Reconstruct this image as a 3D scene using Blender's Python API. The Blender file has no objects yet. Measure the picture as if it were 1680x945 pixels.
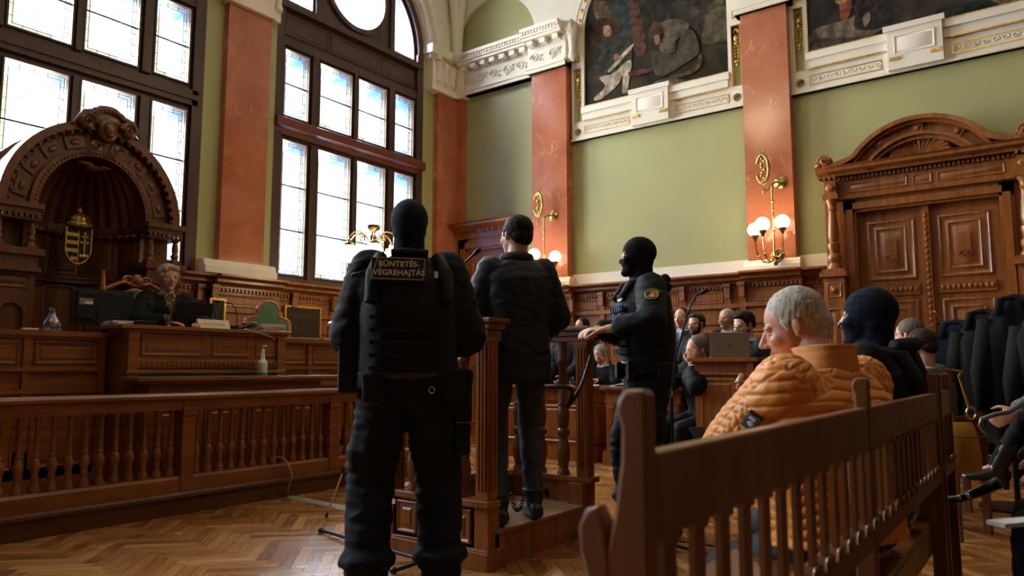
import bpy, bmesh, math, random
import numpy as np
from mathutils import Vector, Matrix, noise, Euler
random.seed(7)
PI = math.pi
V = Vector
scene = bpy.context.scene
COL = scene.collection

# ------------------------------------------------------------------ camera
F_PX, PITCH, YAW, CAM_H = 1207.0, math.radians(6.15), math.radians(36.4), 1.05
cd = bpy.data.cameras.new('camera')
cd.sensor_width = 36.0
cd.lens = 36.0 * F_PX / 1680.0
cd.clip_start = 0.05
cd.clip_end = 200
cd.dof.use_dof = True
cd.dof.focus_distance = 4.3
cd.dof.aperture_fstop = 4.0
cam = bpy.data.objects.new('camera', cd)
cam.location = (0, 0, CAM_H)
cam.rotation_euler = (PI / 2 + PITCH, 0, YAW)
COL.objects.link(cam)
scene.camera = cam

# ------------------------------------------------------------------ world, light, exposure
w = bpy.data.worlds.new('sky')
scene.world = w
w.use_nodes = True
bg = w.node_tree.nodes['Background']
bg.inputs[0].default_value = (0.80, 0.90, 1.0, 1)
bg.inputs[1].default_value = 1.5
scene.view_settings.view_transform = 'Standard'
scene.view_settings.look = 'None'
scene.view_settings.gamma = 1.0
scene.view_settings.exposure = 0.28
scene.view_settings.use_curve_mapping = False
scene.cycles.use_denoising = True
scene.cycles.max_bounces = 8
scene.cycles.diffuse_bounces = 4
scene.cycles.glossy_bounces = 3
scene.cycles.transmission_bounces = 4
scene.cycles.transparent_max_bounces = 10
scene.cycles.caustics_reflective = False
scene.cycles.caustics_refractive = False
scene.cycles.sample_clamp_indirect = 6.0
WINDOW_Y = (-0.52, 3.165, 6.855)          # centres of the tall windows; the first is unseen, added for light


def area(name, loc, rot, sx, sy, power, col):
    l = bpy.data.lights.new(name, 'AREA')
    l.shape = 'RECTANGLE'
    l.size, l.size_y, l.energy, l.color = sx, sy, power, col
    o = bpy.data.objects.new(name, l)
    o.location, o.rotation_euler = loc, rot
    COL.objects.link(o)
    return o


DAY = 14500.0
# overcast daylight standing outside the row of tall windows
area('daylight', (-8.9, 3.6, 4.9), (0, -PI / 2, 0), 7.2, 14.5, DAY, (0.93, 0.965, 1.0))


def point(name, loc, power, r, col=(1.0, 0.72, 0.42)):
    l = bpy.data.lights.new(name, 'POINT')
    l.energy, l.shadow_soft_size, l.color = power, r, col
    o = bpy.data.objects.new(name, l)
    o.location = loc
    COL.objects.link(o)


# ------------------------------------------------------------------ materials
def nodes_of(m):
    m.use_nodes = True
    nt = m.node_tree
    return nt, nt.nodes['Principled BSDF']


def mat(name, col, rough=0.5, metal=0.0, var=0.0, scale=(8, 8, 8), bump=0.0, coat=0.0, sheen=0.0, spec=0.5, detail=4, bscale=None):
    m = bpy.data.materials.new(name)
    nt, b = nodes_of(m)
    b.inputs['Base Color'].default_value = (*col, 1)
    b.inputs['Roughness'].default_value = rough
    b.inputs['Metallic'].default_value = metal
    b.inputs['Coat Weight'].default_value = coat
    b.inputs['Coat Roughness'].default_value = 0.12
    b.inputs['Sheen Weight'].default_value = sheen
    b.inputs['Specular IOR Level'].default_value = spec
    if var or bump:
        tc = nt.nodes.new('ShaderNodeTexCoord')
        mp = nt.nodes.new('ShaderNodeMapping')
        mp.inputs['Scale'].default_value = scale
        nt.links.new(tc.outputs['Object'], mp.inputs[0])
        n = nt.nodes.new('ShaderNodeTexNoise')
        n.inputs['Scale'].default_value = 1.0
        n.inputs['Detail'].default_value = detail
        nt.links.new(mp.outputs[0], n.inputs['Vector'])
        if var:
            r = nt.nodes.new('ShaderNodeValToRGB')
            r.color_ramp.elements[0].position = 0.3
            r.color_ramp.elements[1].position = 0.7
            r.color_ramp.elements[0].color = (*[c * (1 - var) for c in col], 1)
            r.color_ramp.elements[1].color = (*[min(1, c * (1 + var)) for c in col], 1)
            nt.links.new(n.outputs['Fac'], r.inputs[0])
            nt.links.new(r.outputs[0], b.inputs['Base Color'])
        if bump:
            bp = nt.nodes.new('ShaderNodeBump')
            bp.inputs['Strength'].default_value = bump
            bp.inputs['Distance'].default_value = 0.01
            nt.links.new(n.outputs['Fac'], bp.inputs['Height'])
            nt.links.new(bp.outputs[0], b.inputs['Normal'])
    return m


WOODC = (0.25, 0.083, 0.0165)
WV = mat('carved_wood_vertical', WOODC, 0.34, var=0.35, scale=(22, 22, 1.6), bump=0.06, coat=0.15)
WH = mat('carved_wood_horizontal', WOODC, 0.34, var=0.35, scale=(1.6, 1.6, 22), bump=0.06, coat=0.15)
WD = mat('dark_window_wood', (0.050, 0.020, 0.012), 0.45, var=0.3, scale=(18, 18, 1.6), bump=0.05)
WB = mat('balustrade_wood', (0.19, 0.062, 0.012), 0.34, var=0.3, scale=(3, 3, 20), bump=0.05, coat=0.2)
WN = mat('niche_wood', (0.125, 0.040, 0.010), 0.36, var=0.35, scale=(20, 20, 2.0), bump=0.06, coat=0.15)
WK = mat('bench_wood', (0.150, 0.050, 0.010), 0.42, var=0.3, scale=(16, 16, 2.0), bump=0.05, coat=0.06)
RED = mat('red_brown_ledge', (0.14, 0.035, 0.018), 0.4, var=0.2, scale=(2, 2, 20))
GREEN = mat('olive_painted_plaster', (0.355, 0.355, 0.150), 0.55, var=0.04, scale=(1.2, 1.2, 1.2))
CREAM = mat('cream_plaster', (0.76, 0.71, 0.58), 0.6, var=0.05, scale=(3, 3, 3))
GOLD = mat('gilding', (0.62, 0.38, 0.09), 0.3, metal=0.9, var=0.3, scale=(30, 30, 30))
BRASS = mat('aged_brass', (0.42, 0.30, 0.10), 0.28, metal=1.0, var=0.3, scale=(20, 20, 20))
BLACK = mat('black_plastic', (0.008, 0.008, 0.009), 0.4, spec=.25)
BLACKM = mat('black_metal', (0.02, 0.02, 0.022), 0.4, metal=0.6)
CHROME = mat('chrome', (0.6, 0.6, 0.6), 0.15, metal=1.0)
PAPER = mat('white_paper', (0.75, 0.75, 0.76), 0.7)
GREENLEATHER = mat('green_leather', (0.045, 0.13, 0.055), 0.4, var=0.1, scale=(30, 30, 30), bump=0.05)
BAIZE = mat('green_table_leather', (0.06, 0.24, 0.16), 0.3, var=0.1)
SKIN = mat('skin', (0.58, 0.31, 0.21), 0.5, var=0.02, scale=(12, 12, 12))
LIP = mat('lip', (0.42, 0.14, 0.11), 0.45)
WHITE = mat('white_plastic', (0.70, 0.70, 0.60), 0.4)


def marble(name, base, dark):
    m = bpy.data.materials.new(name)
    nt, b = nodes_of(m)
    b.inputs['Roughness'].default_value = 0.16
    tc = nt.nodes.new('ShaderNodeTexCoord')
    n = nt.nodes.new('ShaderNodeTexNoise')
    n.inputs['Scale'].default_value = 2.3
    n.inputs['Detail'].default_value = 7
    n.inputs['Distortion'].default_value = 0.6
    r = nt.nodes.new('ShaderNodeValToRGB')
    r.color_ramp.elements[0].position, r.color_ramp.elements[1].position = 0.3, 0.72
    r.color_ramp.elements[0].color = (*dark, 1)
    r.color_ramp.elements[1].color = (*base, 1)
    nt.links.new(tc.outputs['Object'], n.inputs['Vector'])
    nt.links.new(n.outputs['Fac'], r.inputs[0])
    n2 = nt.nodes.new('ShaderNodeTexNoise')
    n2.inputs['Scale'].default_value = 3.1
    n2.inputs['Detail'].default_value = 9
    n2.inputs['Distortion'].default_value = 1.6
    nt.links.new(tc.outputs['Object'], n2.inputs['Vector'])
    a = nt.nodes.new('ShaderNodeMath'); a.operation = 'SUBTRACT'; a.inputs[1].default_value = 0.52
    c = nt.nodes.new('ShaderNodeMath'); c.operation = 'ABSOLUTE'
    nt.links.new(n2.outputs['Fac'], a.inputs[0]); nt.links.new(a.outputs[0], c.inputs[0])
    r2 = nt.nodes.new('ShaderNodeValToRGB')
    r2.color_ramp.elements[0].position, r2.color_ramp.elements[1].position = 0.0, 0.012
    r2.color_ramp.elements[0].color = (1, 1, 1, 1); r2.color_ramp.elements[1].color = (0, 0, 0, 1)
    nt.links.new(c.outputs[0], r2.inputs[0])
    n3 = nt.nodes.new('ShaderNodeTexNoise'); n3.inputs['Scale'].default_value = 1.7
    nt.links.new(tc.outputs['Object'], n3.inputs['Vector'])
    r3 = nt.nodes.new('ShaderNodeValToRGB')
    r3.color_ramp.elements[0].position, r3.color_ramp.elements[1].position = 0.52, 0.66
    nt.links.new(n3.outputs['Fac'], r3.inputs[0])
    mu = nt.nodes.new('ShaderNodeMath'); mu.operation = 'MULTIPLY'
    nt.links.new(r2.outputs[0], mu.inputs[0]); nt.links.new(r3.outputs[0], mu.inputs[1])
    mx = nt.nodes.new('ShaderNodeMixRGB')
    mx.inputs[2].default_value = (0.75, 0.52, 0.36, 1)
    nt.links.new(mu.outputs[0], mx.inputs[0]); nt.links.new(r.outputs[0], mx.inputs[1])
    nt.links.new(mx.outputs[0], b.inputs['Base Color'])
    return m


MARBLE = marble('orange_red_marble', (0.50, 0.180, 0.090), (0.35, 0.100, 0.045))


def emission(name, col, s):
    m = bpy.data.materials.new(name)
    nt, b = nodes_of(m)
    b.inputs['Base Color'].default_value = (*col, 1)
    b.inputs['Emission Color'].default_value = (*col, 1)
    b.inputs['Emission Strength'].default_value = s
    return m


GLOBE = emission('lit_opal_globe', (1.0, 0.86, 0.62), 4.5)


def clear_glass(name, tint, gloss=0.06):
    m = bpy.data.materials.new(name)
    m.use_nodes = True
    nt = m.node_tree
    nt.nodes.remove(nt.nodes['Principled BSDF'])
    out = nt.nodes['Material Output']
    t = nt.nodes.new('ShaderNodeBsdfTransparent'); t.inputs[0].default_value = (*tint, 1)
    g = nt.nodes.new('ShaderNodeBsdfGlossy'); g.inputs['Roughness'].default_value = 0.08
    x = nt.nodes.new('ShaderNodeMixShader'); x.inputs[0].default_value = gloss
    nt.links.new(t.outputs[0], x.inputs[1]); nt.links.new(g.outputs[0], x.inputs[2])
    nt.links.new(x.outputs[0], out.inputs[0])
    return m


PANE = clear_glass('leaded_pane_glass', (0.97, 0.985, 1.0), 0.03)
YELLOWGLASS = clear_glass('pale_yellow_border_glass', (0.80, 0.74, 0.48), 0.03)
GLASS = clear_glass('drinking_glass', (0.85, 0.87, 0.88), 0.18)
LEAD = mat('window_lead', (0.03, 0.035, 0.04), 0.6)
REVEAL = mat('blue_grey_outer_frame', (0.010, 0.065, 0.20), 0.6)


# ------------------------------------------------------------------ mesh builder
class MB:
    def __init__(s):
        s.v, s.f, s.mi = [], [], []

    def add(s, verts, faces, M=None, mi=0):
        n = len(s.v)
        s.v += [tuple(M @ V(p)) if M is not None else tuple(p) for p in verts]
        s.f += [tuple(i + n for i in f) for f in faces]
        s.mi += [mi] * len(faces)
        return s

    def box(s, x0, x1, y0, y1, z0, z1, M=None, mi=0):
        if x1 < x0: x0, x1 = x1, x0
        if y1 < y0: y0, y1 = y1, y0
        if z1 < z0: z0, z1 = z1, z0
        vs = [(x0, y0, z0), (x1, y0, z0), (x1, y1, z0), (x0, y1, z0), (x0, y0, z1), (x1, y0, z1), (x1, y1, z1), (x0, y1, z1)]
        fs = [(0, 3, 2, 1), (4, 5, 6, 7), (0, 1, 5, 4), (1, 2, 6, 5), (2, 3, 7, 6), (3, 0, 4, 7)]
        return s.add(vs, fs, M, mi)

    def cone(s, p0, p1, r0, r1=None, seg=12, caps=True, mi=0):
        r1 = r0 if r1 is None else r1
        p0, p1 = V(p0), V(p1)
        d = p1 - p0
        q = d.to_track_quat('Z', 'Y').to_matrix()
        vs = []
        for p, r in ((p0, r0), (p1, r1)):
            for k in range(seg):
                a = 2 * PI * k / seg
                vs.append(p + q @ V((r * math.cos(a), r * math.sin(a), 0)))
        fs = [(k, (k + 1) % seg, seg + (k + 1) % seg, seg + k) for k in range(seg)]
        if caps:
            fs += [tuple(range(seg))[::-1], tuple(range(seg, 2 * seg))]
        return s.add(vs, fs, None, mi)

    def tube(s, pts, r, seg=8, mi=0, closed=False):
        pts = [V(p) for p in pts]
        n = len(pts)
        rr = r if isinstance(r, (list, tuple)) else [r] * n
        vs, fs = [], []
        up = None
        for i, p in enumerate(pts):
            a = pts[i - 1] if (i > 0 or closed) else p
            b = pts[(i + 1) % n] if (i < n - 1 or closed) else p
            t = (b - a)
            t = t.normalized() if t.length > 1e-9 else V((0, 0, 1))
            if up is None:
                up = V((0, 0, 1)) if abs(t.z) < 0.9 else V((1, 0, 0))
            u = (up - t * up.dot(t))
            if u.length < 1e-6:
                u = t.orthogonal()
            u.normalize()
            up = u
            w_ = t.cross(u)
            for k in range(seg):
                an = 2 * PI * k / seg
                vs.append(p + u * (rr[i] * math.cos(an)) + w_ * (rr[i] * math.sin(an)))
        m = n if closed else n - 1
        for i in range(m):
            j = (i + 1) % n
            for k in range(seg):
                k2 = (k + 1) % seg
                fs.append((i * seg + k, i * seg + k2, j * seg + k2, j * seg + k))
        if not closed:
            fs += [tuple(range(seg))[::-1], tuple(range((n - 1) * seg, n * seg))]
        return s.add(vs, fs, None, mi)

    def lathe(s, prof, c=(0, 0, 0), seg=16, M=None, mi=0, a0=0, a1=2 * PI):
        """prof: (radius, z) pairs, bottom to top"""
        full = abs(a1 - a0 - 2 * PI) < 1e-6
        n = seg if full else seg + 1
        vs = []
        for r, z in prof:
            for k in range(n):
                a = a0 + (a1 - a0) * k / seg
                vs.append((c[0] + r * math.cos(a), c[1] + r * math.sin(a), c[2] + z))
        fs = []
        for i in range(len(prof) - 1):
            for k in range(seg):
                k2 = (k + 1) % n
                fs.append((i * n + k, i * n + k2, (i + 1) * n + k2, (i + 1) * n + k))
        if full:
            fs += [tuple(range(n))[::-1], tuple(range((len(prof) - 1) * n, len(prof) * n))]
        return s.add(vs, fs, M, mi)

    def ell(s, c, r, M=None, seg=14, rings=9, mi=0):
        r = (r, r, r) if isinstance(r, (int, float)) else r
        vs, fs = [(0, 0, -1)], []
        for i in range(1, rings):
            t = PI * i / rings
            for k in range(seg):
                a = 2 * PI * k / seg
                vs.append((math.sin(t) * math.cos(a), math.sin(t) * math.sin(a), -math.cos(t)))
        vs.append((0, 0, 1))
        L = len(vs) - 1
        for k in range(seg):
            k2 = (k + 1) % seg
            fs.append((0, 1 + k2, 1 + k))
            for i in range(rings - 2):
                fs.append((1 + i * seg + k, 1 + i * seg + k2, 1 + (i + 1) * seg + k2, 1 + (i + 1) * seg + k))
            fs.append((1 + (rings - 2) * seg + k, 1 + (rings - 2) * seg + k2, L))
        T = Matrix.Translation(V(c)) if M is None else M @ Matrix.Translation(V(c))
        return s.add([(x * r[0], y * r[1], z * r[2]) for x, y, z in vs], fs, T, mi)

    def cap(s, p0, p1, r0, r1=None, seg=12):
        r1 = r0 if r1 is None else r1
        s.ell(p0, r0, seg=seg, rings=8)
        s.ell(p1, r1, seg=seg, rings=8)
        return s.cone(p0, p1, r0, r1, seg)

    def loft(s, rings, seg=20, caps=True, mi=0):
        """rings: (centre, side vector, forward vector) with full lengths as radii"""
        vs, fs = [], []
        for c, u, w_ in rings:
            c, u, w_ = V(c), V(u), V(w_)
            for k in range(seg):
                a = 2 * PI * k / seg
                ca, sa = math.cos(a), math.sin(a)
                e = 0.8
                vs.append(c + u * math.copysign(abs(ca) ** e, ca) + w_ * math.copysign(abs(sa) ** e, sa))
        for i in range(len(rings) - 1):
            for k in range(seg):
                k2 = (k + 1) % seg
                fs.append((i * seg + k, i * seg + k2, (i + 1) * seg + k2, (i + 1) * seg + k))
        if caps:
            fs += [tuple(range(seg))[::-1], tuple(range((len(rings) - 1) * seg, len(rings) * seg))]
        return s.add(vs, fs, None, mi)

    def flat(s, loops, depth, M=None, mi=0, bevel=0.0):
        """filled 2D outline (holes allowed) in the xy plane, extruded 0..depth in z"""
        vs, fs = fill2d(loops, depth, bevel)
        return s.add(vs, fs, M, mi)

    def mesh(s, name):
        me = bpy.data.meshes.new(name)
        me.from_pydata(s.v, [], s.f)
        me.update()
        return me

    def build(s, name, m, parent=None, smooth=None, bevel=0.0, world=True):
        me = s.mesh(name)
        if isinstance(m, (list, tuple)):
            for q in m:
                me.materials.append(q)
            me.polygons.foreach_set('material_index', s.mi)
        else:
            me.materials.append(m)
        o = bpy.data.objects.new(name, me)
        COL.objects.link(o)
        bm = bmesh.new(); bm.from_mesh(me)
        bmesh.ops.recalc_face_normals(bm, faces=bm.faces)
        if parent is not None and world:
            off = V((0, 0, 0)); p = parent
            while p is not None:
                off += p.location; p = p.parent
            bmesh.ops.translate(bm, verts=bm.verts, vec=-off)
        bm.to_mesh(me); bm.free()
        if parent is not None:
            o.parent = parent
        if smooth:
            me.polygons.foreach_set('use_smooth', [True] * len(me.polygons))
            if smooth != 'all':
                try:
                    me.set_sharp_from_angle(angle=math.radians(smooth))
                except Exception:
                    pass
        if bevel:
            b = o.modifiers.new('b', 'BEVEL')
            b.width, b.segments, b.limit_method, b.angle_limit = bevel, 2, 'ANGLE', math.radians(50)
        return o


def fill2d(loops, depth, bevel=0.0):
    cu = bpy.data.curves.new('tmp', 'CURVE')
    cu.dimensions = '2D'
    cu.fill_mode = 'BOTH'
    for lp in loops:
        sp = cu.splines.new('POLY')
        sp.points.add(len(lp) - 1)
        for i, p in enumerate(lp):
            sp.points[i].co = (p[0], p[1], 0, 1)
        sp.use_cyclic_u = True
    cu.extrude = depth / 2
    cu.bevel_depth = bevel
    cu.bevel_resolution = 1
    if bevel:
        cu.offset = -bevel
        cu.extrude = max(1e-4, depth / 2 - bevel)
    o = bpy.data.objects.new('tmp', cu)
    me = o.to_mesh()
    vs = [(v.co.x, v.co.y, v.co.z + depth / 2) for v in me.vertices]
    fs = [tuple(p.vertices) for p in me.polygons]
    o.to_mesh_clear()
    bpy.data.objects.remove(o)
    bpy.data.curves.remove(cu)
    return vs, fs


def text_mesh(txt, size, depth=0.001, spacing=1.0, bold=0.0):
    cu = bpy.data.curves.new('tmp', 'FONT')
    cu.body, cu.size, cu.extrude, cu.offset = txt, size, depth, bold
    cu.align_x, cu.align_y = 'CENTER', 'CENTER'
    cu.space_character = spacing
    o = bpy.data.objects.new('tmp', cu)
    me = o.to_mesh()
    vs = [tuple(v.co) for v in me.vertices]
    fs = [tuple(p.vertices) for p in me.polygons]
    o.to_mesh_clear()
    bpy.data.objects.remove(o)
    bpy.data.curves.remove(cu)
    return vs, fs


def axes(o, u, v, n=None):
    """matrix taking x->u, y->v, z->n at origin o"""
    u, v = V(u), V(v)
    n = u.cross(v) if n is None else V(n)
    m = Matrix((u, v, n)).transposed().to_4x4()
    m.translation = V(o)
    return m


def root(name, loc, label, cat, group=None, rz=0.0, kind=None):
    o = bpy.data.objects.new(name, None)
    o.location = loc
    o.rotation_euler = (0, 0, rz)
    o.empty_display_size = 0.1
    COL.objects.link(o)
    if label: o['label'] = label
    if cat: o['category'] = cat
    if group: o['group'] = group
    if kind: o['kind'] = kind
    return o


def tag(o, label, cat, group=None, kind=None):
    o['label'] = label; o['category'] = cat
    if group: o['group'] = group
    if kind: o['kind'] = kind
    return o


def struct(o):
    o['kind'] = 'structure'
    return o


def copy_tree(o, parent=None):
    c = o.copy()
    COL.objects.link(c)
    if parent is not None:
        c.parent = parent
    for ch in list(o.children):
        copy_tree(ch, c)
    return c


def arc(cx, cy, r, a0, a1, n=24, ry=None):
    ry = r if ry is None else ry
    return [(cx + r * math.cos(math.radians(a0 + (a1 - a0) * i / n)), cy + ry * math.sin(math.radians(a0 + (a1 - a0) * i / n))) for i in range(n + 1)]


def rect(x0, y0, x1, y1):
    return [(x0, y0), (x1, y0), (x1, y1), (x0, y1)]


PANEL = [(0, 0), (0, .010), (.012, .016), (.024, .006), (.045, .004), (.058, .012)]


def panel(mb, O, U, N, w_, h, prof=PANEL, sc=1.0, mi=0):
    """raised and fielded panel on a vertical face: O lower-left corner, U along, N outward"""
    O, U, N = V(O), V(U), V(N)
    Z = V((0, 0, 1))
    vs, fs = [], []
    for ins, hh in prof:
        a = ins * sc
        for (p, q) in ((a, a), (w_ - a, a), (w_ - a, h - a), (a, h - a)):
            vs.append(O + U * p + Z * q + N * hh * sc)
    for i in range(len(prof) - 1):
        for k in range(4):
            k2 = (k + 1) % 4
            fs.append((4 * i + k, 4 * i + k2, 4 * i + 4 + k2, 4 * i + 4 + k))
    L = 4 * (len(prof) - 1)
    fs.append((L, L + 1, L + 2, L + 3))
    mb.add(vs, fs, None, mi)


def profile_run(mb, P0, P1, N, prof, mi=0):
    """extrude a moulding profile [(out, z)] between P0 and P1, N outward"""
    P0, P1, N = V(P0), V(P1), V(N)
    Z = V((0, 0, 1))
    n = len(prof)
    vs = [P + N * a + Z * b for P in (P0, P1) for a, b in prof]
    fs = [(i, (i + 1) % n, n + (i + 1) % n, n + i) for i in range(n)] + [tuple(range(n)), tuple(range(n, 2 * n))[::-1]]
    mb.add(vs, fs, None, mi)


def dentils(mb, P0, P1, N, step, w_, h, d, mi=0):
    P0, P1, N = V(P0), V(P1), V(N)
    U = (P1 - P0)
    L = U.length
    U.normalize()
    n = int(L / step)
    Z = V((0, 0, 1))
    M = axes(P0, U, Z, N)
    for i in range(n):
        a = (i + .5) * L / n
        mb.box(a - w_ / 2, a + w_ / 2, 0, h, 0, d, M, mi)


def scroll(mb, O, U, W, r, turns=1.4, thick=.012, flip=1, n=18, mi=0):
    """spiral volute lying in the plane U, W"""
    O, U, W = V(O), V(U), V(W)
    pts = []
    for i in range(n + 1):
        t = i / n
        a = t * turns * 2 * PI
        rr = r * (1 - .85 * t)
        pts.append(O + U * (rr * math.cos(a) * flip) + W * (rr * math.sin(a)))
    mb.tube(pts, [thick * (1 - .4 * i / n) for i in range(n + 1)], 5, mi)


CORN = [(0, 0), (.03, 0), (.03, .02), (.05, .05), (.09, .07), (.09, .085), (.14, .12), (.17, .13), (.17, .15), (0, .15)]
# ================================================================== THE SETTING
WX, BY = -7.8, 9.0                       # window wall plane x, painted wall plane y
XR, YF, ZC = 3.4, -4.5, 8.7
MW = axes((WX, 0, 0), (0, 1, 0), (0, 0, 1))          # (y, z) -> window wall, +x out
MBK = axes((0, BY, 0), (1, 0, 0), (0, 0, 1), (0, -1, 0))  # (x, z) -> back wall, -y out


def herringbone():
    L, W_ = 0.42, 0.07
    vs, fs, cols = [], [], []
    c = math.cos(PI / 4)
    k = int(L / W_)
    rnd = random.Random(3)

    def put(x0, y0, x1, y1):
        pts = []
        g = 0.0014
        for (x, y) in ((x0 + g, y0 + g), (x1 - g, y0 + g), (x1 - g, y1 - g), (x0 + g, y1 - g)):
            pts.append((c * (x + y) - 3.0, c * (y - x) + 4.0))
        cx = sum(p[0] for p in pts) / 4; cy = sum(p[1] for p in pts) / 4
        if not (-7.9 < cx < 3.5 and -1.0 < cy < 9.1):
            return
        if cx > 1.2 and cy < 0: return
        n = len(vs)
        vs.extend([(x, y, 0.0) for x, y in pts]); fs.append((n, n + 1, n + 2, n + 3))
        t = rnd.random()
        cols.append((t, 1.0 if (x1 - x0) > (y1 - y0) else 0.0, rnd.random()))
    N = 150
    for i in range(-N, N):                # diagonal steps, both plank directions interlocked
        for j in range(-16, 17):
            bx = i * W_ + j * L * 1.0
            by = i * W_ - j * L * 1.0
            put(bx, by, bx + L, by + W_)
            put(bx + L, by + W_ - L, bx + L + W_, by + W_)
    return vs, fs, cols


def floor_material():
    m = bpy.data.materials.new('herringbone_parquet')
    nt, b = nodes_of(m)
    b.inputs['Roughness'].default_value = 0.25
    at = nt.nodes.new('ShaderNodeAttribute'); at.attribute_name = 'plank'
    sep = nt.nodes.new('ShaderNodeSeparateColor')
    nt.links.new(at.outputs['Color'], sep.inputs[0])
    r = nt.nodes.new('ShaderNodeValToRGB')
    e = r.color_ramp.elements
    e[0].position = 0.0; e[0].color = (0.16, 0.058, 0.015, 1)
    e[1].position = 1.0; e[1].color = (0.50, 0.245, 0.080, 1)
    q = r.color_ramp.elements.new(0.25); q.color = (0.28, 0.112, 0.028, 1)
    q = r.color_ramp.elements.new(0.8); q.color = (0.37, 0.165, 0.045, 1)
    nt.links.new(sep.outputs[0], r.inputs[0])
    tc = nt.nodes.new('ShaderNodeTexCoord')
    outs = []
    for sc in ((60, 4, 1), (4, 60, 1)):
        mp0 = nt.nodes.new('ShaderNodeMapping'); mp0.inputs['Rotation'].default_value = (0, 0, PI / 4)
        mp = nt.nodes.new('ShaderNodeMapping'); mp.inputs['Scale'].default_value = sc
        n = nt.nodes.new('ShaderNodeTexNoise'); n.inputs['Scale'].default_value = 1.0; n.inputs['Detail'].default_value = 5
        nt.links.new(tc.outputs['Object'], mp0.inputs[0]); nt.links.new(mp0.outputs[0], mp.inputs[0]); nt.links.new(mp.outputs[0], n.inputs['Vector'])
        outs.append(n)
    mx = nt.nodes.new('ShaderNodeMixRGB')
    nt.links.new(sep.outputs[1], mx.inputs[0]); nt.links.new(outs[0].outputs['Fac'], mx.inputs[1]); nt.links.new(outs[1].outputs['Fac'], mx.inputs[2])
    mr = nt.nodes.new('ShaderNodeMapRange')
    mr.inputs[1].default_value, mr.inputs[2].default_value, mr.inputs[3].default_value, mr.inputs[4].default_value = 0.3, 0.7, 0.72, 1.22
    nt.links.new(mx.outputs[0], mr.inputs[0])
    mu = nt.nodes.new('ShaderNodeMixRGB'); mu.blend_type = 'MULTIPLY'; mu.inputs[0].default_value = 1
    nt.links.new(r.outputs[0], mu.inputs[1]); nt.links.new(mr.outputs[0], mu.inputs[2])
    nt.links.new(mu.outputs[0], b.inputs['Base Color'])
    rn = nt.nodes.new('ShaderNodeTexNoise'); rn.inputs['Scale'].default_value = 3.0
    nt.links.new(tc.outputs['Object'], rn.inputs['Vector'])
    rr = nt.nodes.new('ShaderNodeMapRange')
    rr.inputs[1].default_value, rr.inputs[2].default_value, rr.inputs[3].default_value, rr.inputs[4].default_value = 0.3, 0.7, 0.22, 0.30
    nt.links.new(rn.outputs['Fac'], rr.inputs[0]); nt.links.new(rr.outputs[0], b.inputs['Roughness'])
    return m


FLOORM = floor_material()
vs, fs, cols = herringbone()
# base just under the planks shows as the dark joints
nb = len(vs)
vs += [(-7.9, YF, -0.0015), (XR, YF, -0.0015), (XR, 9.1, -0.0015), (-7.9, 9.1, -0.0015)]
fs.append((nb, nb + 1, nb + 2, nb + 3)); cols.append((0.0, 0, 0))
vs += [(-7.9, YF, -0.1), (XR, YF, -0.1), (XR, 9.1, -0.1), (-7.9, 9.1, -0.1)]
fs.append((nb + 4, nb + 7, nb + 6, nb + 5)); cols.append((0.0, 0, 0))
me = bpy.data.meshes.new('floor'); me.from_pydata(vs, [], fs); me.update()
ca = me.color_attributes.new('plank', 'FLOAT_COLOR', 'CORNER')
li = 0
for p, c3 in zip(me.polygons, cols):
    for _ in p.vertices:
        ca.data[li].color = (c3[0], c3[1], c3[2], 1); li += 1
me.materials.append(FLOORM)
floor = bpy.data.objects.new('floor', me); COL.objects.link(floor); struct(floor)

DIM = mat('bounce_cutting_wall', (.10, .05, .02), .5, var=.2, scale=(12, 12, 2))  # dark colour put on the unseen walls to cut bounced light
# ---- window wall (with tall arched openings)
mb = MB()
prev = YF
HALF = 1.36
loops = [[(YF, 0), (BY + .3, 0), (BY + .3, ZC), (YF, ZC)]]
for yc in WINDOW_Y:
    loops.append([(yc - HALF, 2.1), (yc + HALF, 2.1)] + arc(yc, 5.95, HALF, 0, 180, 30))
mb.flat(loops, 0.12, axes((WX - .12, 0, 0), (0, 1, 0), (0, 0, 1)))
struct(mb.build('wall_window_side', GREEN))
# ---- back wall
mb = MB(); mb.box(WX - .12, XR, BY, BY + .25, 0, ZC); struct(mb.build('wall_back', GREEN))
mb = MB(); mb.box(XR, XR + .2, YF, BY, 0, ZC); struct(mb.build('wall_right', DIM))
mb = MB(); mb.box(WX - .12, XR, YF - .2, YF, 0, ZC); struct(mb.build('wall_front', DIM))
mb = MB(); mb.box(WX - .12, XR + .2, YF - .2, BY + .25, ZC, ZC + .2); struct(mb.build('ceiling', CREAM))


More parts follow.
